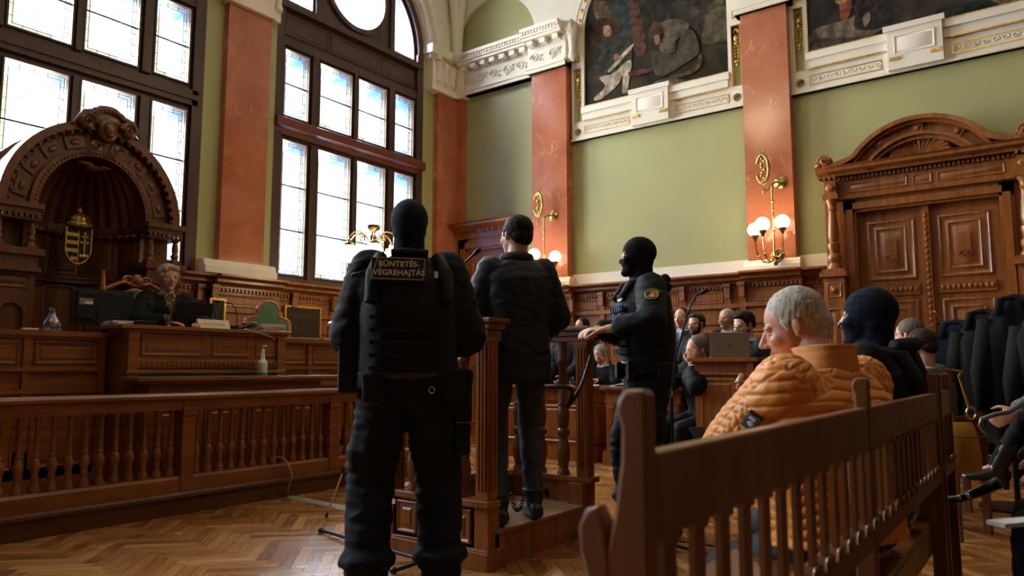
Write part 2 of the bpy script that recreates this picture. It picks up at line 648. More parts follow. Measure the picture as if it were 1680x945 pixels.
def window(n, yc, full=True):
    r = root('window_%d' % n, (WX, yc, 2.1), None, None, kind='structure')
    colsx = [(-1.195, -.815), (-.625, -.065), (.065, .605), (.795, 1.185)]
    rows = [(2.23, 3.97, 2), (4.30, 5.18, 1)]
    holes, panes = [], []
    for a, b in colsx:
        for z0, z1, nb_ in rows:
            holes.append(rect(yc + a, z0, yc + b, z1))
            panes.append((yc + a, yc + b, z0, z1, nb_))
    circ = arc(yc, 6.46, .53, 0, 360, 40)[:-1]
    q = []
    for s in (1, -1):
        pts = [(yc + s * .77, 5.87), (yc + s * 1.2, 5.87)]
        for k in range(13):
            a = math.radians(0 + k * 50.0 / 12)
            pts.append((yc + s * 1.2 * math.cos(a), 5.95 + 1.2 * math.sin(a)))
        q.append(pts)
    outer = [(yc - HALF, 2.1), (yc + HALF, 2.1)] + arc(yc, 5.95, HALF, 0, 180, 40)
    mb = MB()
    mb.flat([outer] + holes + [circ] + q, .07, axes((WX - .13, 0, 0), (0, 1, 0), (0, 0, 1)))
    X0 = WX - .06
    # raised stiles, rails and mouldings
    mb.box(X0, X0 + .06, yc - HALF, yc - 1.24, 2.1, 5.95)
    mb.box(X0, X0 + .06, yc + 1.23, yc + HALF, 2.1, 5.95)
    for a, b in ((-.77, -.67), (-.03, .03), (.65, .75)):
        mb.box(X0, X0 + .05, yc + a, yc + b, 2.18, 3.99)
        mb.box(X0, X0 + .05, yc + a, yc + b, 4.26, 5.22)
    mb.box(X0, X0 + .06, yc - 1.3, yc + 1.3, 2.1, 2.18)
    mb.box(X0, X0 + .05, yc - 1.3, yc + 1.3, 5.22, 5.34)
    mb.box(X0, X0 + .09, yc - 1.33, yc + 1.33, 5.72, 5.80)
    for a, b in ((-1.2, -.5), (-.45, .45), (.5, 1.2)):
        panel(mb, (X0, yc + a, 5.38), (0, 1, 0), (1, 0, 0), b - a, .31)
    for p in panes:                        # sash moulding round each pane
        y0, y1, z0, z1, _ = p
        t = .02
        for bx in ((y0 - t, y0, z0 - t, z1 + t), (y1, y1 + t, z0 - t, z1 + t), (y0, y1, z0 - t, z0), (y0, y1, z1, z1 + t)):
            mb.box(X0 - .01, X0 + .025, bx[0], bx[1], bx[2], bx[3])
    ring = arc(yc, 6.46, .60, 0, 360, 40)[:-1]
    mb.flat([ring, arc(yc, 6.46, .53, 0, 360, 40)[:-1]], .05, axes((X0 - .01, 0, 0), (0, 1, 0), (0, 0, 1)))
    mb.flat([arc(yc, 5.95, HALF, 0, 180, 40) + arc(yc, 5.95, 1.25, 180, 0, 40)], .06, axes((X0, 0, 0), (0, 1, 0), (0, 0, 1)))
    for s in (-1, 1):
        mb.box(X0, X0 + .04, yc + s * .70 - .04, yc + s * .70 + .04, 5.8, 6.95)
    mb.build('window_frame', WD, r)
    if full:
        mb = MB(); profile_run(mb, (X0, yc - 1.36, 4.03), (X0, yc + 1.36, 4.03), (1, 0, 0), [(0, 0), (.05, 0), (.07, .06), (.14, .08), (.14, .19), (.10, .21), (0, .21)])
        mb.build('transom_ledge', RED, r)
    else:
        mb = MB(); mb.box(X0, X0 + .06, yc - 1.3, yc + 1.3, 4.04, 4.22); mb.box(X0, X0 + .08, yc - 1.3, yc + 1.3, 4.10, 4.16); mb.build('transom_rail', WD, r)
    # glazing
    g = MB()
    XG = WX - .10
    for y0, y1, z0, z1, _ in panes:
        g.add([(XG, y0, z0), (XG, y1, z0), (XG, y1, z1), (XG, y0, z1)], [(0, 1, 2, 3)])
    mg = axes((XG, 0, 0), (0, 1, 0), (0, 0, 1))
    for lp in [circ] + q:
        g.add([mg @ V((a, b, 0)) for a, b in lp], [tuple(range(len(lp)))])
    g.build('glazing', PANE, r)
    ld = MB(); yb = MB()
    t = .0022
    for y0, y1, z0, z1, nbar in panes:
        e, f = .012, .048
        for bw, l in ((e, 0), (f, 1)):
            for bx in ((y0 + bw, y0 + bw + .006, z0 + bw, z1 - bw), (y1 - bw - .006, y1 - bw, z0 + bw, z1 - bw), (y0 + bw, y1 - bw, z0 + bw, z0 + bw + .006), (y0 + bw, y1 - bw, z1 - bw - .006, z1 - bw)):
                ld.box(XG + .002, XG + .008, *bx)
        for bx in ((y0 + e, y0 + f, z0 + e, z1 - e), (y1 - f, y1 - e, z0 + e, z1 - e), (y0 + f, y1 - f, z0 + e, z0 + f), (y0 + f, y1 - f, z1 - f, z1 - e)):
            a, b, c_, d = bx
            yb.add([(XG + .001, a, c_), (XG + .001, b, c_), (XG + .001, b, d), (XG + .001, a, d)], [(0, 1, 2, 3)])
        k = z0 + .12
        while k < z1 - .05:
            for ya in (y0 + .004, y1 - .055):
                ld.box(XG + .002, XG + .008, ya, ya + .052, k, k + .005)
            k += .125
        k = y0 + .14
        while k < y1 - .06:
            for za in (z0 + .004, z1 - .055):
                ld.box(XG + .002, XG + .008, k, k + .005, za, za + .052)
            k += .125
        # diamond lattice
        a0, a1, b0, b1 = y0 + f, y1 - f, z0 + f, z1 - f
        dy, dz = .105, .17
        for sgn in (1, -1):
            k = -40
            while k < 60:
                # line: (z-b0) = sgn*(dz/dy)*(y-a0) + k*dz
                pts = []
                m_ = sgn * dz / dy
                for yy in (a0, a1):
                    zz = b0 + m_ * (yy - a0) + k * dz
                    if b0 <= zz <= b1: pts.append((yy, zz))
                for zz in (b0, b1):
                    yy = a0 + (zz - b0 - k * dz) / m_
                    if a0 < yy < a1: pts.append((yy, zz))
                if len(pts) >= 2 and (abs(pts[0][0] - pts[1][0]) > .01):
                    (ya, za), (yb_, zb) = pts[0], pts[1]
                    ln = math.hypot(yb_ - ya, zb - za)
                    ny, nz = -(zb - za) / ln * t / 2, (yb_ - ya) / ln * t / 2
                    x_ = XG + .004
                    ld.add([(x_, ya + ny, za + nz), (x_, yb_ + ny, zb + nz), (x_, yb_ - ny, zb - nz), (x_, ya - ny, za - nz)], [(0, 1, 2, 3)])
                k += 1
        for i in range(nbar):
            zb = z0 + (z1 - z0) * (i + 1) / (nbar + 1)
            ld.box(XG, XG + .02, y0, y1, zb - .009, zb + .009)
    # lattice in the round and corner lights
    for sgn in (1, -1):
        for k in range(-14, 15):
            dn = V((dy_ := .105, sgn * .17)).normalized()
            nn = V((-dn.y, dn.x))
            off = k * .09
            p = V((yc, 6.46)) + nn * off
            if abs(off) < .5:
                hl = math.sqrt(.5 ** 2 - off ** 2)
                a, b = p - dn * hl, p + dn * hl
                ld.tube([(XG + .004, a.x, a.y), (XG + .004, b.x, b.y)], .002, 4)
    for s in (-1, 1):
        for k in range(1, 12):
            for sg in (-1, 1):
                ya = yc + s * .77; za = 5.6 + k * .13
                yb2 = yc + s * 1.2; zb2 = za + sg * .7
                def inside(y, z): return s * (y - yc) >= .77 and z >= 5.87 and (y - yc) ** 2 + (z - 5.95) ** 2 <= 1.44
                seg = [(ya + (yb2 - ya) * i / 24, za + (zb2 - za) * i / 24) for i in range(25)]
                ins = [p for p in seg if inside(*p)]
                if len(ins) > 2:
                    ld.tube([(XG + .004, *ins[0]), (XG + .004, *ins[-1])], .002, 4)
    ld.build('leading', LEAD, r)
    yb.build('border_glass', YELLOWGLASS, r)
    # outer frame reveals seen through the glass
    rv = MB()
    for y0, y1, z0, z1, _ in panes:
        d0, d1, t2 = WX - .50, WX - .135, .012
        rv.box(d0, d1, y0 - t2, y0 - .001, z0, z1); rv.box(d0, d1, y1 + .001, y1 + t2, z0, z1)
        rv.box(d0, d1, y0, y1, z0 - t2, z0 - .001); rv.box(d0, d1, y0, y1, z1 + .001, z1 + t2)
    for lp in [circ] + q:
        n_ = len(lp)
        c_ = V((sum(p[0] for p in lp) / n_, sum(p[1] for p in lp) / n_))
        big = [tuple(c_ + (V(p) - c_) * 1.03) for p in lp]
        rv.flat([big, lp], .2, axes((WX - .34, 0, 0), (0, 1, 0), (0, 0, 1)))
    rv.build('outer_reveal', REVEAL, r)
    return r


window(1, WINDOW_Y[1], False); window(2, WINDOW_Y[2]); window(3, WINDOW_Y[0], False)  # window 3 is out of view, added as a light source

# ---- marble pilasters
def pilaster_w(y0, y1, nm):
    r = root(nm, (WX, (y0 + y1) / 2, 2.1), None, None, kind='structure')
    mb = MB(); mb.box(WX, WX + .10, y0, y1, 2.27, 5.42); mb.build('shaft', MARBLE, r)
    mb = MB()
    profile_run(mb, (WX, y0 - .2, 2.12), (WX, y1 + .16, 2.12), (1, 0, 0), [(0, 0), (.17, 0), (.17, .07), (.14, .10), (.13, .14), (.11, .16), (0, .16)])
    mb.build('plinth', CREAM, r)
    mb = MB()
    a, b = y0 - .16, y1 + .14
    mb.box(WX, WX + .16, y0 - .02, y1 + .02, 5.40, 5.52)
    mb.box(WX, WX + .09, a, b, 5.42, 6.12)
    mb.box(WX, WX + .14, y0, y1, 5.52, 6.0)
    mb.box(WX, WX + .2, a, b, 5.98, 6.12)
    for k in range(2):
        yy = y0 + (y1 - y0) * (.28 + .44 * k)
        scroll(mb, (WX + .15, yy, 5.74), (0, 1, 0), (0, 0, 1), .11, 1.6, .018, 1 if k else -1)
        mb.ell((WX + .15, yy, 5.9), (.02, .05, .05))
    for yy in (a + .05, b - .05):
        mb.lathe([(.03, 0), (.06, .03), (.04, .12), (.05, .3), (.07, .42)], (WX + .1, yy, 5.54), 10)
    mb.build('capital', CREAM, r, smooth=40)
    return r


pilaster_w(4.75, 5.34, 'trim_1'); pilaster_w(1.06, 1.65, 'trim_2')
# corner pilaster
r = root('trim_3', (WX, 8.7, 2.1), None, None, kind='structure')
mb = MB(); mb.box(WX, WX + .10, 8.46, BY, 0, 5.46); mb.box(WX, WX + .24, BY - .10, BY, 0, 5.46); mb.build('shaft', MARBLE, r)
mb = MB()
mb.box(WX, WX + .16, 8.25, BY, 5.42, 5.52); mb.box(WX, WX + .12, 8.3, BY, 5.5, 6.02); mb.box(WX, WX + .2, 8.2, BY, 6.0, 6.14)
mb.box(WX, WX + .3, BY - .16, BY, 5.42, 6.12)
for yy in (8.42, 8.6, 8.78):
    mb.lathe([(.02, 0), (.05, .04), (.03, .1), (.04, .22), (.07, .32), (.03, .38)], (WX + .13, yy, 5.56), 9)
    scroll(mb, (WX + .14, yy + .05, 5.88), (0, 1, 0), (0, 0, 1), .06, 1.5, .014)
mb.build('capital', CREAM, r, smooth=40)

# ---- back wall pilasters
def pilaster_b(x0, x1, nm, cap=True):
    r = root(nm, ((x0 + x1) / 2, BY, 2.2), None, None, kind='structure')
    mb = MB(); mb.box(x0, x1, BY - .17, BY, 2.30, 5.45); mb.build('shaft', MARBLE, r)
    mb = MB(); profile_run(mb, (x1 + .05, BY, 2.2), (x0 - .05, BY, 2.2), (0, -1, 0), [(0, 0), (.21, 0), (.21, .06), (.20, .08), (.19, .11), (.175, .13), (0, .13)]); mb.build('plinth', CREAM, r)
    return r


pilaster_b(-6.14, -5.53, 'trim_4'); pilaster_b(-2.94, -2.38, 'trim_5'); pilaster_b(.28, .85, 'trim_6')

# ---- white entablature along the back wall up to the second pilaster
def relief(mb, x0, x1, z, y, s=.1):
    n = max(1, int((x1 - x0) / (s * 2.4)))
    for i in range(n):
        x = x0 + (i + .5) * (x1 - x0) / n
        f = 1 if i % 2 else -1
        scroll(mb, (x - s * .5, y, z), (1, 0, 0), (0, 0, 1), s * .75, 1.5, s * .13, f)
        mb.ell((x + s * .55, y, z + s * .4 * f), (s * .16, s * .14, s * .3))
        mb.ell((x + s * .8, y, z - s * .2 * f), (s * .3, s * .12, s * .12))
        mb.tube([(x - s * .6, y, z - s * .8 * f), (x, y, z - s * .6 * f), (x + s * .5, y, z), (x + s * 1.1, y, z + s * .7 * f)], s * .08, 5)


def entab(mb, x0, x1, out):
    yy = BY - out
    mb.box(x0, x1, yy, BY, 5.45, 6.0)
    mb.box(x0, x1, yy - .03, BY, 5.45, 5.50); mb.box(x0, x1, yy - .05, BY, 5.50, 5.53)
    relief(mb, x0 + .02, x1 - .02, 5.68, yy - .01, .10)
    dentils(mb, (x1, yy, 5.84), (x0, yy, 5.84), (0, -1, 0), .19, .10, .07, .12)
    mb.box(x0, x1, yy - .15, BY, 5.92, 5.96); mb.box(x0, x1, yy - .18, BY, 5.96, 6.03)
    dentils(mb, (x1, yy - .15, 5.985), (x0, yy - .15, 5.985), (0, -1, 0), .05, .03, .05, .05)
    mb.box(x0, x1, yy - .22, BY, 6.03, 6.08)


mb = MB(); entab(mb, -7.55, -6.18, .12); entab(mb, -6.18, -5.5, .22)
for k, xx in enumerate((-5.52, -5.42)):
    mb.lathe([(.03, 0), (.07, .05), (.05, .15), (.06, .3), (.1, .42), (.12, .5)], (xx, BY - .16, 5.5), 10)
mb.box(-5.5, -5.36, BY - .3, BY, 5.95, 6.08)
struct(mb.build('trim_7', CREAM, smooth=40))
mb = MB(); entab(mb, -3.0, -2.32, .22); entab(mb, .22, .9, .22); struct(mb.build('trim_8', CREAM, smooth=40))

# ---- cream upper wall with lunette and painting frames
fr = MB(); gd = MB()
bays = [(-5.50, -2.94), (-2.38, .30)]
loops = [[(-5.50, 4.32), (-2.94, 4.32), (-2.94, 5.45), (-2.38, 5.45), (-2.38, 4.32), (.30, 4.32), (.30, 5.45), (XR, 5.45), (XR, ZC), (WX, ZC), (WX, 6.08), (-5.50, 6.08)]]
loops.append([(-7.85, 6.08 + .02)] + [(-7.0 + .86 * math.cos(math.radians(a)), 6.10 + .9 * math.sin(math.radians(a))) for a in range(180, -1, -6)])
loops[-1] = [(max(x, WX + .02), z) for x, z in loops[-1]]
for (x0, x1) in bays:
    cx = (x0 + x1) / 2
    hw = cx - x0 - .21
    loops.append([(cx - hw, 4.78), (cx + hw, 4.78)] + [(cx + hw * math.cos(math.radians(a)), 5.9 + hw * math.sin(math.radians(a))) for a in range(0, 181, 6)])
    for s in (-1, 1):
        xa = cx + s * (hw + .105)
        loops.append(rect(xa - .055, 4.60, xa + .055, 5.40))
        loops.append([(xa + .05 * math.cos(t), 4.45 + .05 * math.sin(t)) for t in [2 * PI * i / 20 for i in range(20)]])
fr.flat(loops, .06, axes((0, BY, 0), (1, 0, 0), (0, 0, 1), (0, -1, 0)))


def goldframe(x0, z0, x1, z1, y=BY - .06, t=.008):
    for bx in ((x0, x1, z0, z0 + t), (x0, x1, z1 - t, z1), (x0, x0 + t, z0, z1), (x1 - t, x1, z0, z1)):
        gd.box(bx[0], bx[1], y - .006, y + .004, bx[2], bx[3])


for (x0, x1) in bays:
    cx = (x0 + x1) / 2
    hw = cx - x0 - .21
    # sill mouldings and the centre plaque
    fr.box(x0, x1, BY - .09, BY, 4.32, 4.345)
    fr.box(cx - hw - .02, cx + hw + .02, BY - .12, BY, 4.70, 4.79)
    fr.box(cx - hw, cx + hw, BY - .09, BY, 4.60, 4.70)
    fr.box(cx - .27, cx + .27, BY - .15, BY, 4.34, 4.82); fr.box(cx - .30, cx + .30, BY - .18, BY, 4.78, 4.84)
    panel(fr, (cx - .2, BY - .15, 4.50), (1, 0, 0), (0, -1, 0), .4, .22, sc=.7)
    for s in (-1, 1):
        gd.box(cx + s * .2 - .05, cx + s * .2 + .05, BY - .165, BY - .14, 4.44, 4.475)
        a, b = (cx + .34, cx + hw) if s > 0 else (cx - hw, cx - .34)
        goldframe(a, 4.40, b, 4.52, t=.012)
        gd.box(a, b, BY - .1, BY - .085, 4.585, 4.6)
        gd.box(a, b, BY - .125, BY - .115, 4.785, 4.795)
        n = 9
        for i in range(n):
            xx = a + (i + .5) * (b - a) / n
            scroll(fr, (xx, BY - .065, 4.46), (1, 0, 0), (0, 0, 1), .034, 1.2, .010)
        xa = cx + s * (hw + .105)
        goldframe(xa - .06, 4.595, xa + .06, 5.405)
        rg = [2 * PI * i / 20 for i in range(20)]
        gd.tube([(xa + .052 * math.cos(t), BY - .062, 4.45 + .052 * math.sin(t)) for t in rg], .004, 5, closed=True)
        # gilded pendant ornament: shell, mask, drops
        for k in range(7):
            t = math.radians(20 + k * 140 / 6)
            gd.ell((xa + .03 * math.cos(t), BY - .03, 5.30 + .055 * math.sin(t)), (.012, .02, .02), seg=8, rings=6)
        gd.ell((xa, BY - .04, 5.24), (.032, .03, .045)); gd.ell((xa, BY - .05, 5.17), (.022, .02, .03))
        for k in range(4):
            for q_ in (-1, 1):
                gd.ell((xa + q_ * .022, BY - .03, 5.13 - k * .045), (.014, .014, .02), seg=8, rings=6)
        gd.ell((xa, BY - .04, 4.93), (.03, .02, .022)); gd.ell((xa, BY - .04, 4.89), (.014, .014, .03))
        gd.box(xa - .035, xa + .035, BY - .075, BY - .055, 5.5, 5.6)
        gd.ell((xa, BY - .075, 5.55), (.022, .02, .035))
    # gilded arch band
    for k in range(24):
        t = math.radians(4 + k * 172 / 23)
        gd.ell((cx + (hw + .085) * math.cos(t), BY - .062, 5.9 + (hw + .085) * math.sin(t)), (.03, .02, .03), seg=8, rings=6)
    for rr in (.03, .14):
        gd.tube([(cx + (hw + rr) * math.cos(math.radians(a)), BY - .062, 5.9 + (hw + rr) * math.sin(math.radians(a))) for a in range(0, 181, 5)], .007, 5)
struct(fr.build('trim_9', CREAM, smooth=40))
struct(gd.build('trim_10', GOLD, smooth=60))

# cream upper part of the window wall, arch bands and corner rib
mb = MB()
loops = [[(YF, 6.1), (BY, 6.1), (BY, ZC), (YF, ZC)]]
prevs = []
outer = [(YF, ZC), (YF, 6.1)]
for yc in WINDOW_Y:
    outer += [(yc - HALF - .02, 6.1)] + [(yc + (HALF + .02) * math.cos(math.radians(a)), 5.95 + (HALF + .02) * math.sin(math.radians(a))) for a in range(170, 9, -8)] + [(yc + HALF + .02, 6.1)]
outer += [(BY, 6.1), (BY, ZC)]
mb.flat([outer], .05, MW)
for yc in WINDOW_Y:
    for r0, r1, d in ((HALF + .03, HALF + .13, .12), (HALF + .13, HALF + .22, .2), (HALF + .22, HALF + .27, .16)):
        mb.flat([arc(yc, 5.98, r1, -2, 182, 40) + arc(yc, 5.98, r0, 182, -2, 40)], d, MW)
# vault ribs rising out of the corner
for dx, dy in ((.9, -.35), (.35, -.9)):
    pts = []
    for i in range(12):
        t = i / 11
        pts.append((WX + .12 + dx * 2.2 * t ** 1.8, BY - .12 + dy * 2.2 * t ** 1.8, 6.1 + 2.5 * math.sin(t * PI / 2) ** .9))
    mb.tube(pts, .09, 10)
for (a, b, c_) in ((.5, 8.55, 7.0), (.35, 8.62, 7.35)):
    pass
struct(mb.build('trim_11', CREAM, smooth=50))

# ---- wainscot
WCORN = [(0, 0), (.02, 0), (.02, .02), (.05, .05), (.10, .06), (.10, .09), (.15, .115), (.18, .12), (.18, .145), (0, .145)]


def wainscot(P0, P1, N, nm, ztop, npan, outb=.05):
    """panelled dado from P0 to P1 (z=0 points), N outward"""
    P0, P1, N = V(P0), V(P1), V(N)
    U = (P1 - P0); L = U.length; U.normalize()
    mb = MB()
    Z = V((0, 0, 1))
    M = axes(P0, U, Z, N)
    mb.box(0, L, 0, ztop, 0, outb, M)
    O = P0 + N * outb
    mb.box(0, L, 0, .22, outb, outb + .03, M)
    mb.box(0, L, ztop - .42, ztop - .37, outb, outb + .035, M)
    mb.box(0, L, ztop - .62, ztop - .58, outb, outb + .02, M)
    pw = L / npan
    for i in range(npan):
        a = i * pw
        mb.box(a - .035, a + .035, .22, ztop - .12, outb, outb + .025, M)
        panel(mb, O + U * (a + .07) + Z * .32, U, N, pw - .14, ztop - 1.02)
        panel(mb, O + U * (a + .07) + Z * (ztop - .355), U, N, pw - .14, .14, sc=.6)
        # console under the cornice
        mb.box(a - .035, a + .035, ztop - .30, ztop - .15, outb, outb + .07, M)
        mb.box(a - .045, a + .045, ztop - .16, ztop - .12, outb, outb + .09, M)
    dentils(mb, O + Z * (ztop - .185), O + U * L + Z * (ztop - .185), N, .05, .028, .04, .03)
    profile_run(mb, O + Z * (ztop - .145), O + U * L + Z * (ztop - .145), N, WCORN)
    o = mb.build(nm, WV)
    return struct(o)


wainscot((WX, 3.9, 0), (WX, 9.0, 0), (1, 0, 0), 'trim_12', 2.1, 8)
wainscot((WX, -2.0, 0), (WX, 2.25, 0), (1, 0, 0), 'trim_13', 2.1, 6)
wainscot((-6.22, BY, 0), (-2.05, BY, 0), (0, -1, 0), 'trim_14', 2.2, 7)
wainscot((.1, BY, 0), (3.3, BY, 0), (0, -1, 0), 'trim_15', 2.2, 5)
# breaks forward under the pilasters
for k, (x0, x1) in enumerate(((-6.22, -5.46), (-3.02, -2.32))):
    o = wainscot((x0, BY - .1, 0), (x1, BY - .1, 0), (0, -1, 0), 'trim_%d' % (16 + k), 2.2, 1, .06)
o = wainscot((WX + .08, 4.66, 0), (WX + .08, 5.56, 0), (1, 0, 0), 'trim_18', 2.1, 1, .06)
# white plaster strip above the wainscot
mb = MB(); mb.box(-6.2, -2.05, BY - .03, BY, 2.2, 2.37); mb.box(.1, XR, BY - .03, BY, 2.2, 2.37); struct(mb.build('trim_19', CREAM))
# ventilation grilles in the window-wall panelling
for k, (y0, y1) in enumerate(((5.70, 6.22), (4.60, 4.75))):
    r = root('ventilation_grille', (WX + .1, (y0 + y1) / 2, 1.6), ('wide' if k == 0 else 'narrow') + ' gilt-framed black slatted grille in the panelling behind the green chair', 'grille')
    xx = WX + .075 if k == 0 else WX + .22
    mb = MB(); mb.box(xx, xx + .01, y0, y1, 1.32, 1.80); mb.build('backing', BLACK, r)
    mb = MB()
    for bx in ((y0 - .025, y0, 1.30, 1.82), (y1, y1 + .025, 1.30, 1.82), (y0, y1, 1.80, 1.825), (y0, y1, 1.30, 1.32)):
        mb.box(xx, xx + .03, *bx)
    mb.build('gilt_frame', GOLD, r)
    mb = MB(); n = int((y1 - y0) / .024)
    for i in range(n):
        ya = y0 + (i + .5) * (y1 - y0) / n
        mb.box(xx + .01, xx + .025, ya - .004, ya + .004, 1.32, 1.80)
    mb.build('slats', mat('grille_slat', (.10, .06, .035), .5), r)

# ---- small side door in the back wall near the corner
r = root('door_2', (-7.08, BY, 0), None, None, kind='structure')
mb = MB()
DX0, DX1, DZ = -7.44, -6.72, 2.88
for s, xa in ((-1, DX0), (1, DX1)):
    mb.box(xa - (.2 if s < 0 else 0), xa + (0 if s < 0 else .2), BY - .1, BY, 0, DZ + .2)
    mb.box(xa - (.14 if s < 0 else -.04), xa + (-.04 if s < 0 else .14), BY - .13, BY, 0, DZ + .14)
mb.box(DX0 - .2, DX1 + .2, BY - .1, BY, DZ, DZ + .2); mb.box(DX0 - .14, DX1 + .14, BY - .13, BY, DZ + .04, DZ + .14)
mb.box(DX0 - .24, DX1 + .24, BY - .12, BY, DZ + .2, DZ + .3)
dentils(mb, (DX1 + .2, BY - .12, DZ + .28), (DX0 - .2, BY - .12, DZ + .28), (0, -1, 0), .05, .03, .05, .03)
profile_run(mb, (DX1 + .3, BY - .1, DZ + .33), (DX0 - .32, BY - .1, DZ + .33), (0, -1, 0), [(0, 0), (.06, 0), (.10, .03), (.18, .05), (.18, .08), (.22, .10), (0, .12)])
mb.build('door_surround', WV, r)
mb = MB(); mb.box(DX0, DX1, BY - .04, BY - .01, 0, DZ)
for i in range(2):
    for z0, h in ((.2, .9), (1.2, .3), (1.6, 1.1)):
        panel(mb, (DX0 + .06 + i * .35, BY - .04, z0), (1, 0, 0), (0, -1, 0), .27, h)
mb.build('door_leaf', mat('warm_door_wood', (.30, .11, .03), .35, var=.3, scale=(18, 18, 1.5)), r)

# ---- the great carved double door
r = root('door_1', (-1.04, BY, 0), None, None, kind='structure')
CX = -1.04
yf = BY - .2
mb = MB()
for s in (-1, 1):
    # jambs
    xa, xb = CX + s * .67, CX + s * .80
    mb.box(xa, xb, yf + .02, BY, 0, 2.92)
    mb.box(CX + s * .70, CX + s * .77, yf - .01, BY, 0, 2.88)
    # pier behind the column
    mb.box(CX + s * .80, CX + s * 1.0, yf + .05, BY, 0, 3.0)
    # pedestal of the column
    mb.box(CX + s * .79, CX + s * 1.01, yf - .14, BY, 0, 2.05)
    panel(mb, (CX + s * .90 - .075, yf - .14, 1.82), (1, 0, 0), (0, -1, 0), .15, .16, sc=.6)
    mb.ell((CX + s * .90, yf - .15, 1.90), (.03, .02, .03))
    for z0, h in ((.1, .7), (.9, .8)):
        panel(mb, (CX + s * .90 - .085, yf - .14, z0), (1, 0, 0), (0, -1, 0), .17, h)
    mb.box(CX + s * .76, CX + s * 1.04, yf - .18, BY, 2.05, 2.10); mb.box(CX + s * .78, CX + s * 1.02, yf - .15, BY, 2.10, 2.14)
    # turned column
    col = [(.085, 0), (.085, .04), (.07, .07), (.06, .09), (.075, .13), (.075, .17), (.055, .20), (.06, .24), (.068, .28), (.068, .31), (.05, .33), (.055, .36), (.062, .40), (.055, .52), (.044, .64), (.042, .68), (.055, .70), (.045, .72), (.05, .76), (.07, .80), (.075, .82)]
    mb.lathe(col, (CX + s * .90, yf - .06, 2.12), 16)
    mb.box(CX + s * .82, CX + s * .98, yf - .14, BY, 2.93, 2.99); mb.box(CX + s * .84, CX + s * .96, yf - .12, BY, 2.99, 3.14)
    mb.ell((CX + s * .90, yf - .13, 3.06), (.05, .02, .04))
    dentils(mb, (CX + s * .90 + .08, yf - .12, 3.15), (CX + s * .90 - .08, yf - .12, 3.15), (0, -1, 0), .04, .025, .04, .03)
    # volute ends of the pediment
    mb.ell((CX + s * .93, yf - .1, 3.36), (.075, .09, .07)); mb.ell((CX + s * 1.0, yf - .1, 3.33), (.06, .08, .045))
    scroll(mb, (CX + s * .93, yf - .2, 3.36), (1, 0, 0), (0, 0, 1), .07, 1.6, .014, s)
# lintel + entablature
mb.box(CX - .80, CX + .80, yf + .02, BY, 2.78, 2.92); mb.box(CX - .77, CX + .77, yf - .01, BY, 2.81, 2.88)
mb.box(CX - .86, CX + .86, yf + .0, BY, 2.92, 3.18)
mb.box(CX - .84, CX + .84, yf - .04, BY, 2.93, 2.97)
for a, b in ((-.74, -.14), (-.09, .09), (.14, .74)):
    panel(mb, (CX + a, yf, 3.0), (1, 0, 0), (0, -1, 0), b - a, .11, sc=.6)
dentils(mb, (CX + .84, yf, 3.15), (CX - .84, yf, 3.15), (0, -1, 0), .042, .026, .035, .04)
profile_run(mb, (CX + 1.04, yf + .05, 3.19), (CX - 1.04, yf + .05, 3.19), (0, -1, 0), [(0, 0), (.12, 0), (.14, .03), (.22, .05), (.22, .08), (.25, .10), (0, .11)])
mb.box(CX - 1.02, CX + 1.02, yf - .10, BY, 3.19, 3.24)
# segmental pediment with swept ends
def ped(rad_off, zoff=0):
    pts = []
    c0 = 2.90
    for a in range(32, 149, 4):
        pts.append((CX + (.81 + rad_off) * math.cos(math.radians(a)), c0 + (.81 + rad_off) * math.sin(math.radians(a))))
    return pts
M2 = axes((0, yf + .15, 0), (1, 0, 0), (0, 0, 1), (0, -1, 0))
mb.flat([ped(-.16) + [(CX - .55, 3.28), (CX + .55, 3.28)]], .10, M2)
for o_, i_, d in ((0, -.045, .34), (-.045, -.075, .29), (-.075, -.17, .22), (-.17, -.20, .29), (-.20, -.24, .25)):
    op = [(CX + 1.0, 3.31), (CX + .86, 3.30 + (o_) * .3)] if o_ == 0 else []
    ol = ped(o_); il = ped(i_)
    if o_ == 0:
        ol = [(CX + .96, 3.33), (CX + .86, 3.325), (CX + .77, 3.345)] + ol[1:-1] + [(CX - .77, 3.345), (CX - .86, 3.325), (CX - .96, 3.33)]
        il = [(CX + .96, 3.28), (CX + .84, 3.28), (CX + .74, 3.30)] + il[1:-1] + [(CX - .74, 3.30), (CX - .84, 3.28), (CX - .96, 3.28)]
    mb.flat([ol + il[::-1]], d, M2)
for a in (58, 90, 122):
    t = math.radians(a)
    p = (CX + .69 * math.cos(t), yf - .08, 2.90 + .69 * math.sin(t))
    mb.box(-.05, .05, -.045, .045, -.03, .02, axes(p, (math.sin(t), 0, -math.cos(t)), (math.cos(t), 0, math.sin(t)), (0, -1, 0)))
    mb.ell((p[0], p[1] - .02, p[2]), (.03, .02, .03))
